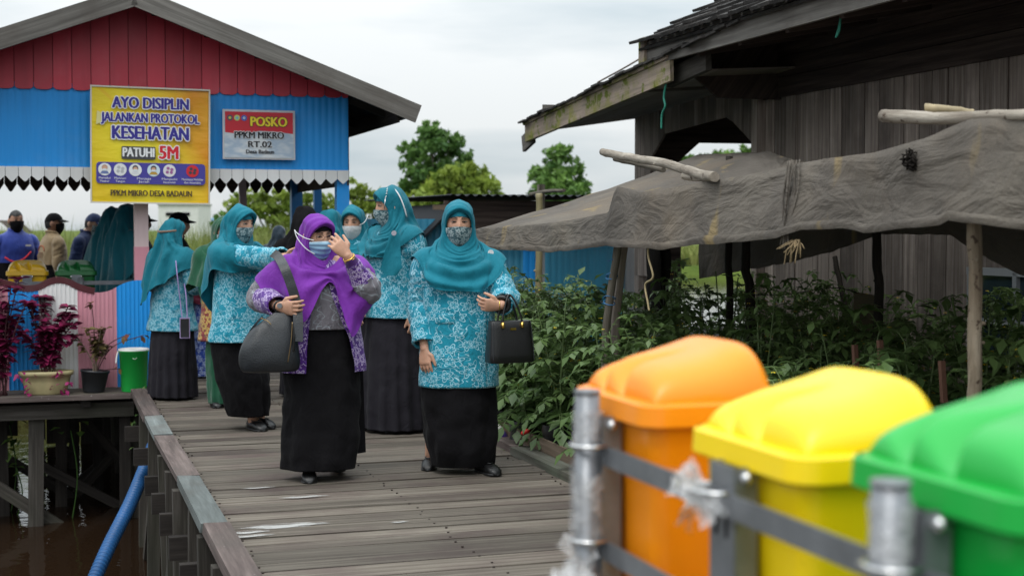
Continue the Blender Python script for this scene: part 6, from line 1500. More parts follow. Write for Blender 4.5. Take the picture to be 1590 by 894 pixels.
def trousers(q, mat, top=.98, hemz=.07, rt=.13, rh=.095):
    mb = MB()
    for sd in (-1, 1):
        t, h = q.feet[sd]; hv = Vector((h[0], h[1], 0)).normalized(); an = Vector((t[0], t[1], hemz)) + hv * .17
        pts = catmull([Vector((sd * .085, 0, top)), Vector((sd * .095, 0, .75)), Vector((lerp(sd * .09, an.x, .5), an.y * .5 - .02, .42)), an], 12); rings = []
        for i, p in enumerate(pts):
            r = lerp(rt, rh, (i / (len(pts) - 1)) ** .8); rings.append([p + Vector((r * math.cos(a), r * 1.05 * math.sin(a), 0)) * (1 + .06 * nz(math.cos(a) * 1.5 + sd, math.sin(a) * 1.5, p.z * 9)) for a in [j * .2094 for j in range(30)]])
        mb.loft(rings, True, False, False)
    return mb.build('trousers', mat, q.o, True)
def both_shoes(q, mat=None, lift=None, z=None):
    for sd in (-1, 1): t, h = q.feet[sd]; shoe(q.o, t, h, mat, lift=(lift or {}).get(sd, 0), z=(z or {}).get(sd, 0))
def lump(q, name, mat, c, r, rot=None): mb = MB(); mb.sphere(c, r, 14, 8, rot=rot); return mb.build(name, mat, q.o, True)
from mathutils.bvhtree import BVHTree
def L(q, px, py, Y):            # a seen point at distance Y, in the person's own frame
    d = ray(px, py); w = Vector((d.x * Y, Y, CAM_H + d.z * Y)) - q.o.location
    return (Matrix.Rotation(-q.o.rotation_euler.z, 3, 'Z') @ w) / q.o.scale.x
def pre(px, Y, yaw, H=1.57, base_z=0.0):
    class O: pass
    q = O(); q.o = O(); d = ray(px, 355); q.o.location = Vector((d.x * Y, Y, base_z)); q.o.rotation_euler = Euler((0, 0, R(yaw))); q.o.scale = Vector((H / 1.57,) * 3); return q
def vdir(yaw, *v): return Matrix.Rotation(-R(yaw), 3, 'Z') @ Vector(v)
def tree_of(o): return BVHTree.FromPolygons([v.co for v in o.data.vertices], [tuple(p.vertices) for p in o.data.polygons])
def surf(bv, x, z, dirn=(0, 1, 0), d0=1.0, y=None):
    d = Vector(dirn); h = bv.ray_cast(Vector((x, 0, z)) - d * d0, d); return h[0]
def patch(q, o, name, mat, x0, x1, z0, z1, off=.004, n=8, skew=0.0):
    bv = tree_of(o); Pg = []
    for i in range(n + 1):
        row = []
        for j in range(n + 1):
            x = lerp(x0, x1, j / n) + skew * i / n; z = lerp(z0, z1, i / n); h = surf(bv, x, z)
            if h is None: return None
            e = 1 if 0 < i < n and 0 < j < n else .3
            row.append(Vector((x, h.y - off * e, z)))
        Pg.append(row)
    mb = MB(); ou = rng.uniform(0, 5); mb.grid(Pg, .5, 0, True, lambda i, j: (ou + lerp(x0, x1, j / n), lerp(z0, z1, i / n))); return mb.build(name, mat, q.o, True)
def badge(q, o, x, z, r, mat, name='badge'):
    h = surf(tree_of(o), x, z); mb = MB(); h = h or Vector((x, -.15, z)); mb.tube([h + Vector((0, .002, 0)), h + Vector((0, -.006, 0))], r, 14); return mb.build(name, mat, q.o, True)
def cap(q, mat, visor=True):
    mb = MB(); rings = []
    for i in range(9):
        z = lerp(.030, .118, (i / 8) ** .8); c = math.sqrt(max(.0, 1 - (z / (HC * 1.10)) ** 2)) * 1.0
        rings.append([q.M @ Vector((HA * 1.13 * c * math.sin(a), -HB * 1.12 * c * math.cos(a) + .004, z + .012 * math.cos(a) * (1 - i / 8))) for a in [j * math.pi / 14 for j in range(28)]])
    mb.loft(rings, True, False, True); o = mb.build('cap', mat, q.o, True)
    if visor:
        Pg = []
        for i in range(5):
            t = i / 4; Pg.append([q.M @ Vector((HA * 1.0 * math.sin(a) * (1 + .1 * t), -HB * 1.08 * math.cos(a) - .065 * t * math.cos(a) ** .7, .044 - .02 * t - .012 * math.sin(a) ** 2)) for a in [R(lerp(-62, 62, j / 12)) for j in range(13)]])
        m2 = MB(); m2.grid(Pg); m2.grid([[p - Vector((0, 0, .004)) for p in r][::-1] for r in Pg]); m2.build('visor', mat, o, True)
    return o
def hair(q, low=-.05):
    mb = MB(); Pg = []
    for i in range(12):
        t = i / 11; row = []
        for j in range(41):
            a = R(lerp(-180, 180, j / 40)); fr = math.cos(a); zlow = lerp(low, .062, sstep(-.2, .35, fr)) + .010 * math.sin(a * 3); z = lerp(zlow, HC * 1.07, t ** .8); c = math.sqrt(max(0, 1 - (z / (HC * 1.075)) ** 2)); g = 1 + .02 * nz(a * 6, z * 40)
            row.append(q.M @ Vector((HA * 1.07 * g * c * math.sin(a), -HB * (1.05 if fr > 0 else 1.10) * g * c * fr, z)))
        Pg.append(row)
    mb.grid(Pg); return mb.build('hair', MAT['hair'], q.o, True)
def skirt(q, mat, st, n=120, fold=None, seed=0, wr=.010): return garment(q.o, 'skirt', mat, st, n, seed, fold, wr, 48, 2.1)
def bangle(q, c, d, r, mat, w=.004, name='bracelet', th=.0028):
    d = Vector(d).normalized(); a = d.orthogonal().normalized(); b = d.cross(a); mb = MB(); c = Vector(c)
    mb.tube([c + (a * math.cos(t) + b * math.sin(t)) * r for t in [k * math.pi / 10 for k in range(21)]], th, 6); return mb.build(name, mat, q.o, True)

# ---------------------------------------------------------------- the woman in front on the right
px, Y, yaw, H = 712, 8.15, 3, 1.552; p = pre(px, Y, yaw, H)
arms = {-1: dict(sh=(-.178, .01, 1.215), el=(-.218, .045, .985), wr=L(p, 659, 541, 8.03), f=vdir(yaw, .05, -.15, -1), t=vdir(yaw, .85, -.5, 0), p=vdir(yaw, .4, .9, 0), curl=(.25, .35, .25), thumb=.3, sc=1.02),
        1: dict(sh=(.178, .01, 1.215), el=L(p, 784, 462, 8.06), wr=L(p, 778, 474, 7.83), f=vdir(yaw, -1, -.12, .02), t=vdir(yaw, 0, -.35, 1), p=vdir(yaw, 0, 1, .2), curl=(.45, .55, .35), thumb=.9, sc=1.0)}
rw = person('woman walking in front in bright teal hijab with white badge and long floral jacket', px, Y, yaw, H, 1.06, head=(2, 3, 0), arms=arms, skin='skin', voxel=.0042, feet={-1: ((-.182, .02), (.10, 1)), 1: ((.225, -.165), (-.5, .85))})
jk = garment(rw.o, 'jacket', MAT['teal_batik'], JST(.505, 1.08, .004), 72, 1.3, None, .010, 90)
sleeves(rw, MAT['teal_batik'], 3, (.084, .080, .070), .03, (-1,), .013); sleeves(rw, MAT['teal_batik'], 5, (.084, .080, .066), .035, (1,), .013)
skirt(rw, MAT['black_cloth'], [(.045, .178, .125, -.02, .02), (.14, .205, .15, -.02, .012), (.35, .215, .16, -.01, 0), (.6, .208, .155, 0, 0), (.98, .165, .12, 0, 0)], seed=2, fold=lambda a, z: (.05 * math.sin(3 * a + z * 6 + 1) + .03 * math.sin(8 * a - z * 9)) * sstep(.75, .05, z), wr=.018)
h_ = hijab(rw.o, MAT['teal_hijab_vivid'], rw.M, 1.0, {4: (.035, -.19, 1.062), 3: (.155, -.165, 1.072), 5: (-.155, -.155, 1.085), 2: (.238, -.03, 1.225), 6: (-.218, -.03, 1.235)}, 1.7, .8, swoop=1.35, over={1: {2: (.188, .0, 1.285), 6: (-.176, .0, 1.288)}})
inner_cap(rw.o, MAT['teal_hijab'], rw.M); eyes(rw.o, rw.M, .35)
face_mask(rw.o, MAT['mask_batik'], rw.M, 1, -.012)
badge(rw, h_, .185, 1.278, .017, MAT['white_cloth'])
patch(rw, jk, 'pocket_flap', MAT['teal_batik'], -.135, -.025, .875, .935, .010); patch(rw, jk, 'placket', MAT['teal_batik'], .142, .156, .52, 1.1, .007, 14)
both_shoes(rw)
bangle(rw, Vector(arms[1]['wr']) + (Vector(arms[1]['el']) - Vector(arms[1]['wr'])).normalized() * .025, Vector(arms[1]['el']) - Vector(arms[1]['wr']), .043, MAT['growbag'], name='inner_cuff', th=.012)
bangle(rw, Vector(arms[1]['wr']) + vdir(yaw, -.01, 0, 0), vdir(yaw, 1, .1, 0), .027, MAT['gold'])
# her handbag
def local_thing(name, label, cat, px, py, Y, rz, group=None):
    o = bpy.data.objects.new(name, None); COL.objects.link(o); d = ray(px, py); o.location = (d.x * Y, Y, CAM_H + d.z * Y); o.rotation_euler = (0, 0, R(rz)); return tag(o, label, cat, group)
bg = local_thing('handbag', 'structured black leather handbag hanging from the forearm of the woman in front', 'handbag', 791, 562, 7.84, 24)
mb = MB(); st_ = [(0, .128, .060), (.006, .132, .064), (.05, .131, .062), (.12, .126, .052), (.19, .121, .040), (.226, .119, .034), (.230, .116, .030)]
mb.loft([superring(z, rx, ry, 0, 0, 44, 6) for z, rx, ry in st_], True, True, True); mb.build('body', MAT['leather'], bg, True)
mb = MB()
for s in (-1, 1): mb.tube(catmull([Vector((s * .122, -.064, .008)), Vector((s * .118, -.053, .12)), Vector((s * .112, -.036, .226))], 6), .0022, 5)
mb.build('piping', MAT['leather_grey'], bg, True)
for y in (-.036, .030):
    mb = MB(); mb.tube(catmull([Vector((-.058, y, .20)), Vector((-.055, y, .25)), Vector((-.030, y * .8, .345)), Vector((-.005, y * .4, .372)), Vector((.022, y * .8, .335)), Vector((.055, y, .25)), Vector((.058, y, .20))], 7), .0058, 8); mb.build('handle', MAT['leather'], bg, True)
mb = MB()
for x in (-.058, .058): mb.tube([(x, -.047, .192), (x, -.041, .222)], .009, 10)
mb.box((.004, -.0425, .186), (.034, .006, .012)); mb.tube([(x * .0 + .058, -.05, .20) for x in (0, 1)], .006, 6) if 0 else None
mb.build('clasp', MAT['gold'], bg, True)

# ---------------------------------------------------------------- the woman in purple
px, Y, yaw, H = 497, 7.95, 10, 1.503; p = pre(px, Y, yaw, H)
LW_ = L(p, 540, 397, 7.70); RW_ = L(p, 434, 476, 7.68)
arms = {-1: dict(sh=(-.185, .01, 1.22), el=L(p, 403, 461, 7.98), wr=RW_, f=L(p, 470, 481, 7.60) - RW_, t=vdir(yaw, .1, -.2, 1), p=vdir(yaw, 0, 1, 0), curl=(.45, .75, .5), thumb=.8, sc=1.08),
        1: dict(sh=(.185, .01, 1.22), el=L(p, 572, 452, 7.82), wr=LW_, f=L(p, 504, 360, 7.69) - LW_, t=vdir(yaw, .75, .2, .7), p=vdir(yaw, -.3, 1, -.2), curl=(.40, .55, .4), thumb=.8, sc=1.08)}
pw = person('woman in a purple hijab and purple batik jacket raising her left hand to her glasses', px, Y, yaw, H, 1.10, head=(24, 8, -3), hc=(-.015, -.025, 1.415), arms=arms, voxel=.0042, feet={-1: ((-.075, -.20), (0, 1)), 1: ((.105, .04), (-.05, 1))})
garment(pw.o, 'blouse', MAT['grey_batik'], [(.88, .205, .15, 0, 0), (1.0, .205, .155, 0, 0), (1.10, .20, .150, -.005, 0), (1.17, .175, .115, 0, 0), (1.23, .14, .09, .003, 0), (1.28, .08, .065, .006, 0)], 64, 4.2, None, .012, 60)
def open_jacket(q, mat, st, gap, seed):
    ss = interp_st(st, 70); mb = MB(); n = 110; rings = []
    for i, (z, rx, ry, y0, x0) in enumerate(ss):
        g0, g1 = gap(z); row = []
        for j in range(n + 1):
            a = lerp(g1, 2 * math.pi - g0, j / n); c, s = math.sin(a), -math.cos(a); e = 2.25
            k = 1 + .012 * nz(c * 2.2 + seed, s * 2.2, z * 8) / .2 + .03 * math.sin(9 * a + seed) * sstep(1.0, .65, z); row.append(Vector((x0 + k * rx * math.copysign(abs(c) ** (2 / e), c), y0 + k * ry * math.copysign(abs(s) ** (2 / e), s), z)))
        rings.append(row)
    mb.grid(rings, .5, 0, True, lambda i, j: (j / n * 1.2, ss[i][0])); return mb.build('open_jacket', mat, q.o, True)
open_jacket(pw, MAT['purple_batik'], [(.635, .255, .20, 0, 0), (.80, .245, .19, 0, 0), (.98, .228, .175, 0, 0), (1.12, .215, .165, -.005, 0), (1.17, .190, .125, 0, 0), (1.23, .155, .10, .003, 0), (1.28, .09, .07, .006, 0)], lambda z: (lerp(.16, .33, sstep(1.2, .7, z)), lerp(.16, .80, sstep(1.2, .65, z))), 2)
for sd in (-1, 1):
    a = arms[sd]; sh, el, w = Vector(a['sh']), Vector(a['el']), Vector(a['wr']); m = el.lerp(w, .38) if sd < 0 else el.lerp(w, .34); e = el.lerp(w, .90 if sd < 0 else .80)
    sleeve(pw.o, 'sleeve', MAT['grey_batik'], [sh + Vector((-sd * .055, 0, .015)), sh + Vector((sd * .004, 0, -.012)), sh.lerp(el, .55), el, m], [.07, .088, .086, .080, .068], 7 + sd, .014)
    sleeve(pw.o, 'sleeve_cuff', MAT['purple_batik'], [el.lerp(w, .22 if sd < 0 else .2), m, m.lerp(e, .5), e], [.072, .074, .069, .062] if sd < 0 else [.070, .064, .052, .044], 9 + sd, .006)
    if sd > 0: sleeve(pw.o, 'inner_sleeve', MAT['dark_violet'], [el.lerp(w, .6), el.lerp(w, .8), el.lerp(w, .93)], [.046, .042, .036], 1, .003)
skirt(pw, MAT['black_cloth'], [(.068, .215, .16, -.03, -.01), (.25, .225, .17, -.02, -.005), (.55, .220, .165, 0, 0), (.78, .205, .15, 0, 0), (.95, .18, .13, 0, 0)], seed=5, fold=lambda a, z: (.035 * math.sin(3 * a + z * 4 + 1) + .028 * math.sin(7 * a - z * 5)) * sstep(.85, .1, z), wr=.016)
Pg = []
for i in range(14):
    z = lerp(.13, .72, i / 13); Pg.append([Vector((lerp(.14, .268, j / 6) * (1 - .12 * (z - .13)), .03 + .06 * j / 6 + .01 * math.sin(j + z * 8), z)) for j in range(7)])
mb = MB(); mb.grid(Pg); mb.build('skirt_panel', MAT['black_cloth'], pw.o, True)
hj = hijab(pw.o, MAT['purple_hijab'], pw.M, 1.06, {4: (.045, -.195, 1.155), 3: (.175, -.245, .845), 5: (-.115, -.195, .925), 6: (-.30, .0, 1.14), 2: (.27, .0, 1.17), 0: (0, .17, 1.02)}, 4.1, .9,
           over={0: {4: (.03, -.17, 1.205), 3: (.145, -.145, 1.235)}, 1: {4: (.035, -.18, 1.175), 3: (.165, -.20, 1.06), 5: (-.175, -.175, 1.09), 6: (-.225, .0, 1.27)}}, swoop=.8)
inner_cap(pw.o, MAT['black_cloth'], pw.M); eyes(pw.o, pw.M, .42)
S = [(-1, [(-.068, -.088, -.004), (-.100, -.045, .004), (-.118, .02, .022), (-.112, .075, .035)]), (-1, [(-.060, -.085, -.085), (-.100, -.05, -.055), (-.121, .015, -.006), (-.112, .075, .035)])]
face_mask(pw.o, MAT['surgical'], pw.M, 2, -.008, -.128, S, bulge=.018, wide=68)
mb = MB()
for s in (-1, 1): mb.tube([pw.M @ Vector((s * .032 + .024 * math.cos(a), -.104 + .012 * abs(math.cos(a)) * (1 if s * math.cos(a) > 0 else 0), .012 + .017 * math.sin(a))) for a in [k * math.pi / 9 for k in range(19)]], .0011, 5)
mb.tube([pw.M @ Vector((-.009, -.106, .014)), pw.M @ Vector((.009, -.106, .014))], .0012, 5); mb.build('glasses', MAT['dark_eye'], pw.o, True)
both_shoes(pw, z={1: .02})
fw = (LW_ - Vector(arms[1]['el'])).normalized(); bangle(pw, LW_ - fw * .012, fw, .033, MAT['gold'], th=.004); bangle(pw, LW_ - fw * .022, fw, .034, MAT['gold'], th=.0035)
fw = (RW_ - Vector(arms[-1]['el'])).normalized(); bangle(pw, RW_ - fw * .004, fw, .031, MAT['growbag'], name='watch_strap', th=.006)
mb = MB(); c = RW_ + Vector((0, -.034, .008)); mb.tube([c, c + Vector((0, -.008, 0))], .015, 14); mb.build('watch', MAT['galv'], pw.o, True)
bg = local_thing('shoulder_bag', 'large slouchy slate leather shoulder bag carried by the woman in purple', 'handbag', 420, 577, 7.66, 14)
mb = MB(); ss = interp_st([(0, .115, .045, 0, -.005), (.01, .150, .070, 0, -.004), (.06, .163, .085, 0, -.005), (.14, .155, .080, 0, .0), (.22, .125, .060, 0, .02), (.285, .085, .035, 0, .055), (.32, .06, .02, 0, .078)], 48); rings = []
for z, rx, ry, y0, x0 in ss: rings.append(superring(z + .0, rx, ry, y0, x0, 64, 2.6, lambda a, zz: .045 * nz(math.sin(a) * 2.4, math.cos(a) * 2.4, zz * 11) + .035 * math.sin(5 * a + zz * 22) * sstep(.05, .25, zz)))
mb.loft(rings, True, True, True); mb.build('body', MAT['leather_grey'], bg, True)
def bl(px, py, Y): d = ray(px, py); w = Vector((d.x * Y, Y, CAM_H + d.z * Y)) - bg.location; return Matrix.Rotation(-R(14), 3, 'Z') @ w
def band(parent, name, mat, pts, w, th, local=True):
    pts = catmull([Vector(p) for p in pts], 10); mb = MB(); rings = []
    for i, p_ in enumerate(pts):
        t = (pts[min(i+1, len(pts)-1)] - pts[max(i-1, 0)]).normalized(); s = t.cross(Vector((0, -1, 0))).normalized(); n_ = s.cross(t); rings.append([p_ + s * w / 2 + n_ * th, p_ - s * w / 2 + n_ * th, p_ - s * w / 2 - n_ * th, p_ + s * w / 2 - n_ * th])
    mb.loft(rings, True, True, True, smooth=False); return mb.build(name, mat, parent, True)
band(bg, 'strap', MAT['leather_grey'], [bl(424, 393, 8.0), bl(431, 398, 7.86), bl(440, 412, 7.70), bl(451, 440, 7.67), bl(460, 470, 7.665), bl(463, 500, 7.63), bl(463, 530, 7.60)], .052, .003)
band(bg, 'side_strap', MAT['leather_grey'], [bl(408, 492, 7.68), bl(398, 502, 7.66), bl(386, 520, 7.66), bl(380, 545, 7.66)], .012, .003)
mb = MB(); mb.tube(catmull([bl(454, 500, 7.575), bl(452, 530, 7.57), bl(447, 562, 7.585)], 6), .003, 5); mb.tube(catmull([bl(405, 494, 7.63), bl(415, 498, 7.60), bl(421, 504, 7.595)], 5), .003, 5); mb.build('zip', plain('bronze_zip', (.28, .19, .09), .35, metal=.8), bg, True)
mb = MB(); mb.tube(catmull([bl(455, 500, 7.56), bl(457, 520, 7.55), bl(456, 546, 7.56)], 5), [.003] * 5 + [.006] * 6, 6); mb.build('zip_pull', MAT['leather'], bg, True)

# ---------------------------------------------------------------- the tall woman looking left
px, Y, yaw, H = 610, 9.85, -48, 1.685; p = pre(px, Y, yaw, H)
arms = {1: dict(sh=(.175, .01, 1.235), el=L(p, 648, 440, 9.80), wr=L(p, 645, 486, 9.66), f=vdir(yaw, -.05, -.1, -1), t=vdir(yaw, -.9, -.4, 0), p=vdir(yaw, -.3, .9, 0)),
        -1: dict(sh=(-.17, .0, 1.235), el=L(p, 574, 438, 10.0), wr=L(p, 563, 470, 9.75), f=vdir(yaw, -.3, -.4, -.9), t=vdir(yaw, .5, -.8, 0), p=vdir(yaw, .8, .4, 0))}
tw = person('tall woman in a teal hijab looking left with a white cord on her head', px, Y, yaw, H, .98, head=(-22, 6, 0), arms=arms, voxel=.006)
jk = garment(tw.o, 'jacket', MAT['teal_batik'], JST(.735, 1.0, .012), 64, 6.1, None, .012, 80); sleeves(tw, MAT['teal_batik'], 8, (.082, .078, .064), .02, (-1, 1), .013)
skirt(tw, MAT['charcoal_cloth'], [(.02, .245, .20, 0, .0), (.3, .235, .19, 0, 0), (.6, .215, .17, 0, 0), (.95, .165, .125, 0, 0)], 160, pleats(15, .045, .0, .95, 1.0), 3, .01)
hj = hijab(tw.o, MAT['teal_hijab'], tw.M, .98, {4: (.0, -.18, 1.13), 3: (.13, -.15, 1.13), 5: (-.16, -.13, 1.14), 1: (.16, .16, 1.02), 0: (0, .20, .98), 2: (.165, .07, 1.235)}, 2.6, 1.1, over={0: {2: (.118, .03, 1.335)}, 1: {0: (0, .175, 1.22), 1: (.14, .155, 1.22), 2: (.150, .05, 1.290), 3: (.14, -.125, 1.19)}})
face_mask(tw.o, MAT['mask_batik'], tw.M, 3, -.008, bulge=.018); eyes(tw.o, tw.M, .45); inner_cap(tw.o, MAT['teal_hijab'], tw.M)
mb = MB(); ax = lambda t, o_: tw.M @ Vector((.118 * math.cos(t), o_, .135 * math.sin(t) - .01)); mb.tube([ax(t, .012 + .03 * (1.4 - t)) for t in [lerp(1.35, -.5, k / 14) for k in range(15)]], .0042, 6); mb.build('hijab_cord', MAT['white_cloth'], tw.o, True)
mb = MB(); [mb.sphere(ax(lerp(1.45, .62, k / 5), -.010 - .008 * k), .0052, 8, 6) for k in range(6)]; mb.tube([ax(.6, -.055), tw.M @ Vector((.110, -.075, -.01))], .0025, 5); mb.build('beads', MAT['steel'], tw.o, True)
Pg = []
for i in range(12):
    t = i / 11; c = L(p, lerp(613, 606, t), lerp(362, 428, t), lerp(9.56, 9.50, t)); w = lerp(.03, .075, t) * (1 - .5 * sstep(.8, 1, t)); Pg.append([c + vdir(yaw, w * (j - 2) / 2, -.012 * math.sin(j * 1.7 + t * 3), 0) for j in range(5)])
mb = MB(); mb.grid(Pg); mb.build('hijab_tail', MAT['teal_hijab'], tw.o, True)
mb = MB(); c = L(p, 612, 362, 9.52); mb.tube([c, c + vdir(yaw, 0, -.02, 0)], .016, 12); mb.build('badge', MAT['steel'], tw.o, True)
both_shoes(tw)

# ---------------------------------------------------------------- the woman reaching out to the right
px, Y, yaw, H = 371, 9.9, 58, 1.555; p = pre(px, Y, yaw, H)
arms = {-1: dict(sh=(-.17, .01, 1.235), el=L(p, 411, 402, 9.62), wr=L(p, 440, 399, 9.40), f=vdir(yaw, 1, -.2, -.1), t=vdir(yaw, 0, -.3, 1), p=vdir(yaw, 0, .3, -1))}
wa = person('woman in teal reaching her arm out towards the woman in purple', px, Y, yaw, H, 1.05, head=(-4, 8, 0), arms=arms, voxel=.006, feet={-1: ((-.02, -.24), (.35, .9)), 1: ((.12, -.20), (.25, .9))})
garment(wa.o, 'jacket', MAT['teal_batik'], JST(.625, 1.04, .016), 64, 9.3, None, .012, 80); sleeves(wa, MAT['teal_batik'], 11, (.082, .076, .062), .01, (-1, 1), .013)
skirt(wa, MAT['black_cloth'], [(.10, .135, .15, -.05, .03), (.3, .18, .175, -.03, .01), (.5, .205, .175, 0, 0), (.7, .205, .165, 0, 0), (.95, .165, .125, 0, 0)], 120, lambda a, z: -.16 * math.exp(-((a - .1) / .16) ** 2) * sstep(.6, .15, z) + .02 * math.sin(6 * a + z * 5), 6, .012)
hijab(wa.o, MAT['teal_hijab_vivid'], wa.M, 1.03, {4: (0, -.175, 1.12), 3: (.16, -.13, 1.10), 5: (-.21, -.125, 1.11), 0: (0, .195, .80), 7: (-.19, .16, .93), 1: (.18, .15, .95), 6: (-.25, .03, 1.12)}, 7.7, 1.2, over={1: {0: (0, .165, 1.12), 7: (-.15, .145, 1.2)}})
face_mask(wa.o, MAT['mask_batik'], wa.M, 5, -.008, bulge=.018); eyes(wa.o, wa.M, .45); inner_cap(wa.o, MAT['teal_hijab'], wa.M); both_shoes(wa)

# ---------------------------------------------------------------- the woman at the left with her back turned
px, Y, yaw, H = 266, 11.7, 148, 1.475; p = pre(px, Y, yaw, H)
FOLD = {sd: dict(sh=(sd * .17, .0, 1.235), el=(sd * .235, -.03, 1.0), wr=(sd * .10, -.24, 1.0), f=(-sd * .8, -.4, .1), t=(0, 0, 1), p=(0, 1, 0)) for sd in (-1, 1)}
lw = person('woman in teal with her back turned beside the green bucket, brown strap round her head', px, Y, yaw, H, 1.0, head=(-10, 0, 0), arms=FOLD, voxel=.009)
garment(lw.o, 'jacket', MAT['teal_batik_fine'], JST(.60, 1.0, .03), 64, 12.3, None, .014, 80); sleeves(lw, MAT['teal_batik_fine'], 14, (.085, .085, .072), .02)
skirt(lw, MAT['charcoal_cloth'], [(.02, .225, .19, 0, 0), (.3, .215, .18, 0, 0), (.6, .20, .16, 0, 0), (.95, .165, .125, 0, 0)], 150, pleats(16, .05, .0, .9, .4), 8, .008)
hijab(lw.o, MAT['teal_hijab'], lw.M, 1.02, {0: (.05, .21, .95), 1: (.20, .17, .82), 7: (-.13, .18, 1.05), 2: (.27, .06, 1.0), 6: (-.24, .03, 1.15), 4: (0, -.19, 1.1)}, 3.3, 1.4, over={1: {0: (.02, .165, 1.17), 1: (.16, .15, 1.13)}})
mb = MB(); mb.tube([lw.M @ Vector((.116 * math.sin(a), .02 + .112 * math.cos(a), .030 - .012 * math.cos(a))) for a in [R(lerp(-80, 80, k / 16)) for k in range(17)]], .009, 6, flat=.35, up=(0, 0, 1)); mb.build('mask_strap', MAT['brown_cloth'], lw.o, True); both_shoes(lw)
ph = local_thing('phone', 'phone in a lavender case hanging on a lanyard from the woman turned away', 'phone', 287, 509, 11.40, 5)
mb = MB(); mb.box((0, 0, 0), (.080, .010, .165)); mb.build('case', plain('lavender_case', (.40, .30, .55), .5), ph, True); mb = MB(); mb.box((0, -.0065, 0), (.068, .004, .150)); mb.build('screen', plain('black_glass', (.008, .008, .012), .08, .6), ph, True)
def pl_(px, py, Y): d = ray(px, py); w = Vector((d.x * Y, Y, CAM_H + d.z * Y)) - ph.location; return Matrix.Rotation(-R(5), 3, 'Z') @ w
mb = MB(); mb.tube(catmull([pl_(283, 494, 11.40), pl_(279, 460, 11.42), pl_(275, 425, 11.42), pl_(273, 405, 11.5)], 6), .0045, 5); mb.tube(catmull([pl_(291, 494, 11.40), pl_(289, 460, 11.45), pl_(286, 440, 11.55)], 6), .0045, 5); mb.build('lanyard', plain('lavender_cord', (.34, .25, .52), .7), ph, True)

# ---------------------------------------------------------------- background women on the walkway
def simple_woman(label, px, Y, yaw, H, hj, jacket, hem, lower, head=(0, 0, 0), mask=None, arms=None, hem_over=None, seed=1, voxel=.009, cap_mat=None, lower_st=None, group=None, k=1.0, over=None):
    q = person(label, px, Y, yaw, H, k, head=head, arms=arms, voxel=voxel, group=group)
    garment(q.o, 'tunic', MAT[jacket], JST(hem, k, .014), 56, seed, None, .012, 60); sleeves(q, MAT[jacket], seed, (.082, .076, .064), .015)
    skirt(q, MAT[lower], lower_st or [(.02, .22, .18, 0, 0), (.3, .21, .17, 0, 0), (.6, .20, .16, 0, 0), (.95, .165, .125, 0, 0)], 90, pleats(12, .03, .0, .9, seed), seed)
    hijab(q.o, MAT[hj], q.M, k, hem_over, seed, 1.1, over=over)
    if mask: face_mask(q.o, MAT[mask], q.M, seed, -.010, strap=None if mask != 'white_cloth' else [(1, [(.070, -.075, -.01), (.103, -.03, .01), (.115, .03, .05)])])
    eyes(q.o, q.M, .4); both_shoes(q); return q
simple_woman('woman in a teal hijab and white mask standing behind the woman in purple', 549, 11.3, -6, 1.575, 'teal_hijab_vivid', 'teal_batik_fine', .70, 'charcoal_cloth', (-2, 10, 0), 'white_cloth', seed=3.2, voxel=.007)
simple_woman('woman turned away, her teal hijab just showing left of the white masked woman', 512, 12.1, 165, 1.56, 'teal_hijab', 'teal_batik_fine', .65, 'charcoal_cloth', seed=4.4)
simple_woman('person in a black hijab hidden behind the head of the woman in purple', 474, 11.9, 175, 1.585, 'black_cloth', 'black_cloth', .65, 'charcoal_cloth', seed=5.1)
simple_woman('person in a dark navy hijab standing far down the walkway', 433, 18.2, 178, 1.435, 'navy_hijab', 'black_cloth', .6, 'black_cloth', seed=6.7)
p = pre(348, 11.2, 25, 1.49)
garm = {-1: dict(sh=(-.17, .01, 1.235), el=L(p, 327, 468, 11.2), wr=L(p, 333, 512, 11.1), f=vdir(25, -.12, -.1, -1), t=vdir(25, .8, -.5, 0), p=vdir(25, .4, .9, 0))}
q = simple_woman('woman in a dark green veil and red patterned tunic half hidden behind the reaching woman', 348, 11.2, 25, 1.49, 'green_hijab', 'red_batik', .55, 'green_hijab', lower_st=[(.03, .14, .13, 0, .0), (.4, .16, .14, 0, 0), (.95, .16, .12, 0, 0)], arms=garm, hem_over={6: (-.30, .03, 1.02), 7: (-.26, .14, .95), 5: (-.22, -.13, 1.0)}, seed=7.3, voxel=.007, mask='mask_batik')
for ch in q.o.children:
    if ch.name.startswith('sleeve'): ch.data.materials[0] = MAT['green_cloth']
bangle(q, garm[-1]['wr'], (0, 0, 1), .034, plain('yellow_band', (.6, .6, .05), .6), th=.009)
simple_woman('small person in blue patterned clothes and dark red veil far behind the reaching woman', 318, 13.4, 20, 1.02, 'purple_hijab', 'blue_batik', .12, 'blue_batik', seed=8.2, mask='mask_batik')
for o in [o for o in bpy.data.objects if o.name.startswith('hijab') and o.parent and o.parent.get('label', '').startswith('small person')]: o.data.materials[0] = cloth('dark_red_veil', (.12, .012, .03), .8)

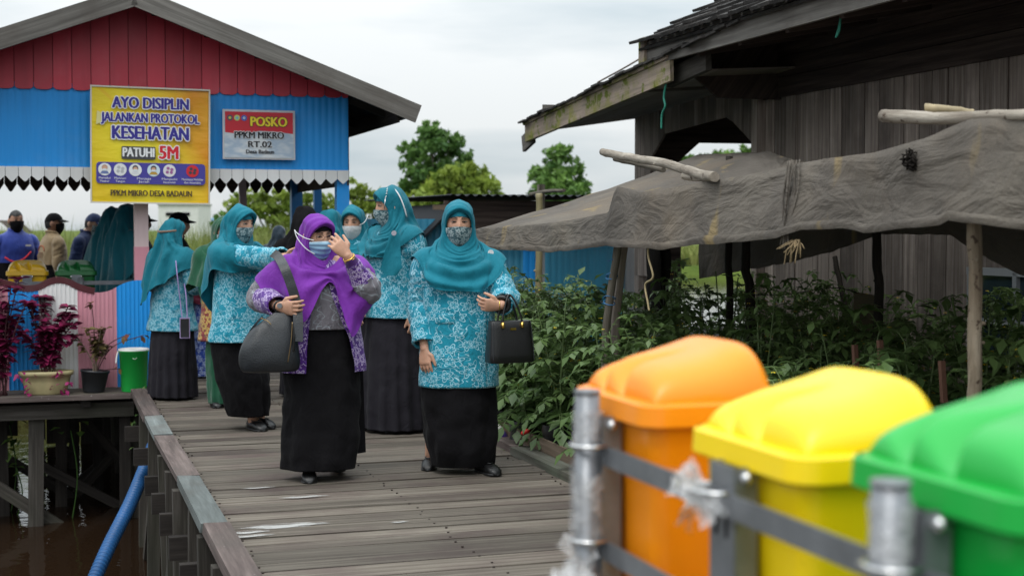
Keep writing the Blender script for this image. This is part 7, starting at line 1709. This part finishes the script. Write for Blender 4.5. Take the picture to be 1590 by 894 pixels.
# ---------------------------------------------------------------- the group behind the panel fence
def man(label, px, Y, yaw, H, shirt, hem=.86, head=(0, 0, 0), hc=(0, -.015, 1.445), mask=None, cp=None, skin='skin_dark', seed=1, k=1.08, arms=None):
    q = person(label, px, Y, yaw, H, k, head=head, hc=hc, skin=skin, voxel=.009, arms=arms)
    garment(q.o, 'shirt', MAT[shirt], [(hem, .185 * k, .135 * k, 0, 0), (1.0, .180 * k, .13 * k, 0, 0), (1.12, .188 * k, .13 * k, 0, 0), (1.21, .185 * k, .115 * k, 0, 0), (1.275, .165 * k, .09 * k, .003, 0), (1.315, .11, .072, .006, 0), (1.35, .066, .062, .008, 0)], 56, seed, None, .010, 60); sleeves(q, MAT[shirt], seed, (.075, .068, .055), .02)
    trousers(q, MAT['black_cloth']); eyes(q.o, q.M, .6); both_shoes(q)
    mb = MB(); mb.tube([Vector((.072 * math.sin(a), .008 - .066 * math.cos(a), 1.345 - .012 * math.cos(a))) for a in [k2 * math.pi / 10 for k2 in range(21)]], .014, 6); mb.build('collar', MAT[shirt], q.o, True)
    if mask: face_mask(q.o, MAT[mask], q.M, seed, .006)
    hair(q)
    if cp: cap(q, MAT[cp])
    return q
m = man('bareheaded man in a royal blue jacket and black mask at the far left', 24, 16.4, 38, 1.62, 'blue_jacket', mask='black_cloth', head=(2, 4, 0), seed=1.5)
mb = MB(); mb.tube(catmull([Vector((-.16, -.115, 1.04)), Vector((-.08, -.160, .99)), Vector((.03, -.166, 1.02)), Vector((.12, -.145, 1.10))], 6), .011, 6); mb.build('red_trim', plain('red_trim', (.6, .02, .04), .6), m.o, True)
mb = MB(); mb.box((.09, -.150, 1.17), (.06, .006, .02)); mb.build('chest_patch', MAT['white_cloth'], m.o, True)
m = man('man in a khaki shirt and black cap turned away behind the yellow bin', 82, 16.3, 128, 1.585, 'khaki', mask='black_cloth', cp='black_cloth', head=(-28, 0, 0), seed=2.5)
jb = [c for c in m.o.children if c.name.startswith('shirt')][0]; bv = tree_of(jb)
def back_pt(x, z): h = bv.ray_cast(Vector((x, 1, z)), Vector((0, -1, 0)))[0]; return (h or Vector((x, .14, z))) + Vector((0, .004, 0))
mb = MB(); mb.tube([back_pt(.085 * math.cos(a), 1.13 + .065 * math.sin(a)) for a in [k * math.pi / 14 for k in range(15)]], .0055, 5); mb.build('back_print', plain('orange_print', (.5, .13, .06), .8), m.o, True)
mb = MB(); [mb.tube([back_pt(x / 10 * w, z) for x in range(-8, 9, 2)], .004, 5) for z, w in ((1.115, .08), (1.095, .09), (1.07, .07))]; mb.build('back_lines', plain('brown_print', (.25, .14, .08), .8), m.o, True)
man('man in a navy shirt and navy cap leaning to the right behind the green bin', 136, 16.2, 78, 1.60, 'navy', mask='mask_batik', cp='navy', head=(0, 14, 0), hc=(0, -.075, 1.425), skin='skin_fair', seed=3.5)
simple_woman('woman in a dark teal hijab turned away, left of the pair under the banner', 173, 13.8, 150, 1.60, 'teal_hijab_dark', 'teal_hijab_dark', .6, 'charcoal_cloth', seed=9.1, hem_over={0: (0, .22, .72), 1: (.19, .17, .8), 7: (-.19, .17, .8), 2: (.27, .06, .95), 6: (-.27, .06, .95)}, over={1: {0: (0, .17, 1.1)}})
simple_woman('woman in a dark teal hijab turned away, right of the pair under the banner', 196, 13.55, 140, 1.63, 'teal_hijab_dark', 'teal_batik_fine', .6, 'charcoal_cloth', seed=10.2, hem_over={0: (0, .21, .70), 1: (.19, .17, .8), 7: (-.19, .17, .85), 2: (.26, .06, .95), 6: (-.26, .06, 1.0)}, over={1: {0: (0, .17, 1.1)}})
man('person in a brown and white batik shirt and black cap behind the pink post', 216, 14.1, 105, 1.58, 'brown_batik', cp='black_cloth', head=(-5, 0, 0), seed=5.5)
man('person in a black cap behind the head of the woman turned away', 275, 13.3, 100, 1.56, 'black_cloth', cp='black_cloth', head=(0, 0, 0), seed=6.5)
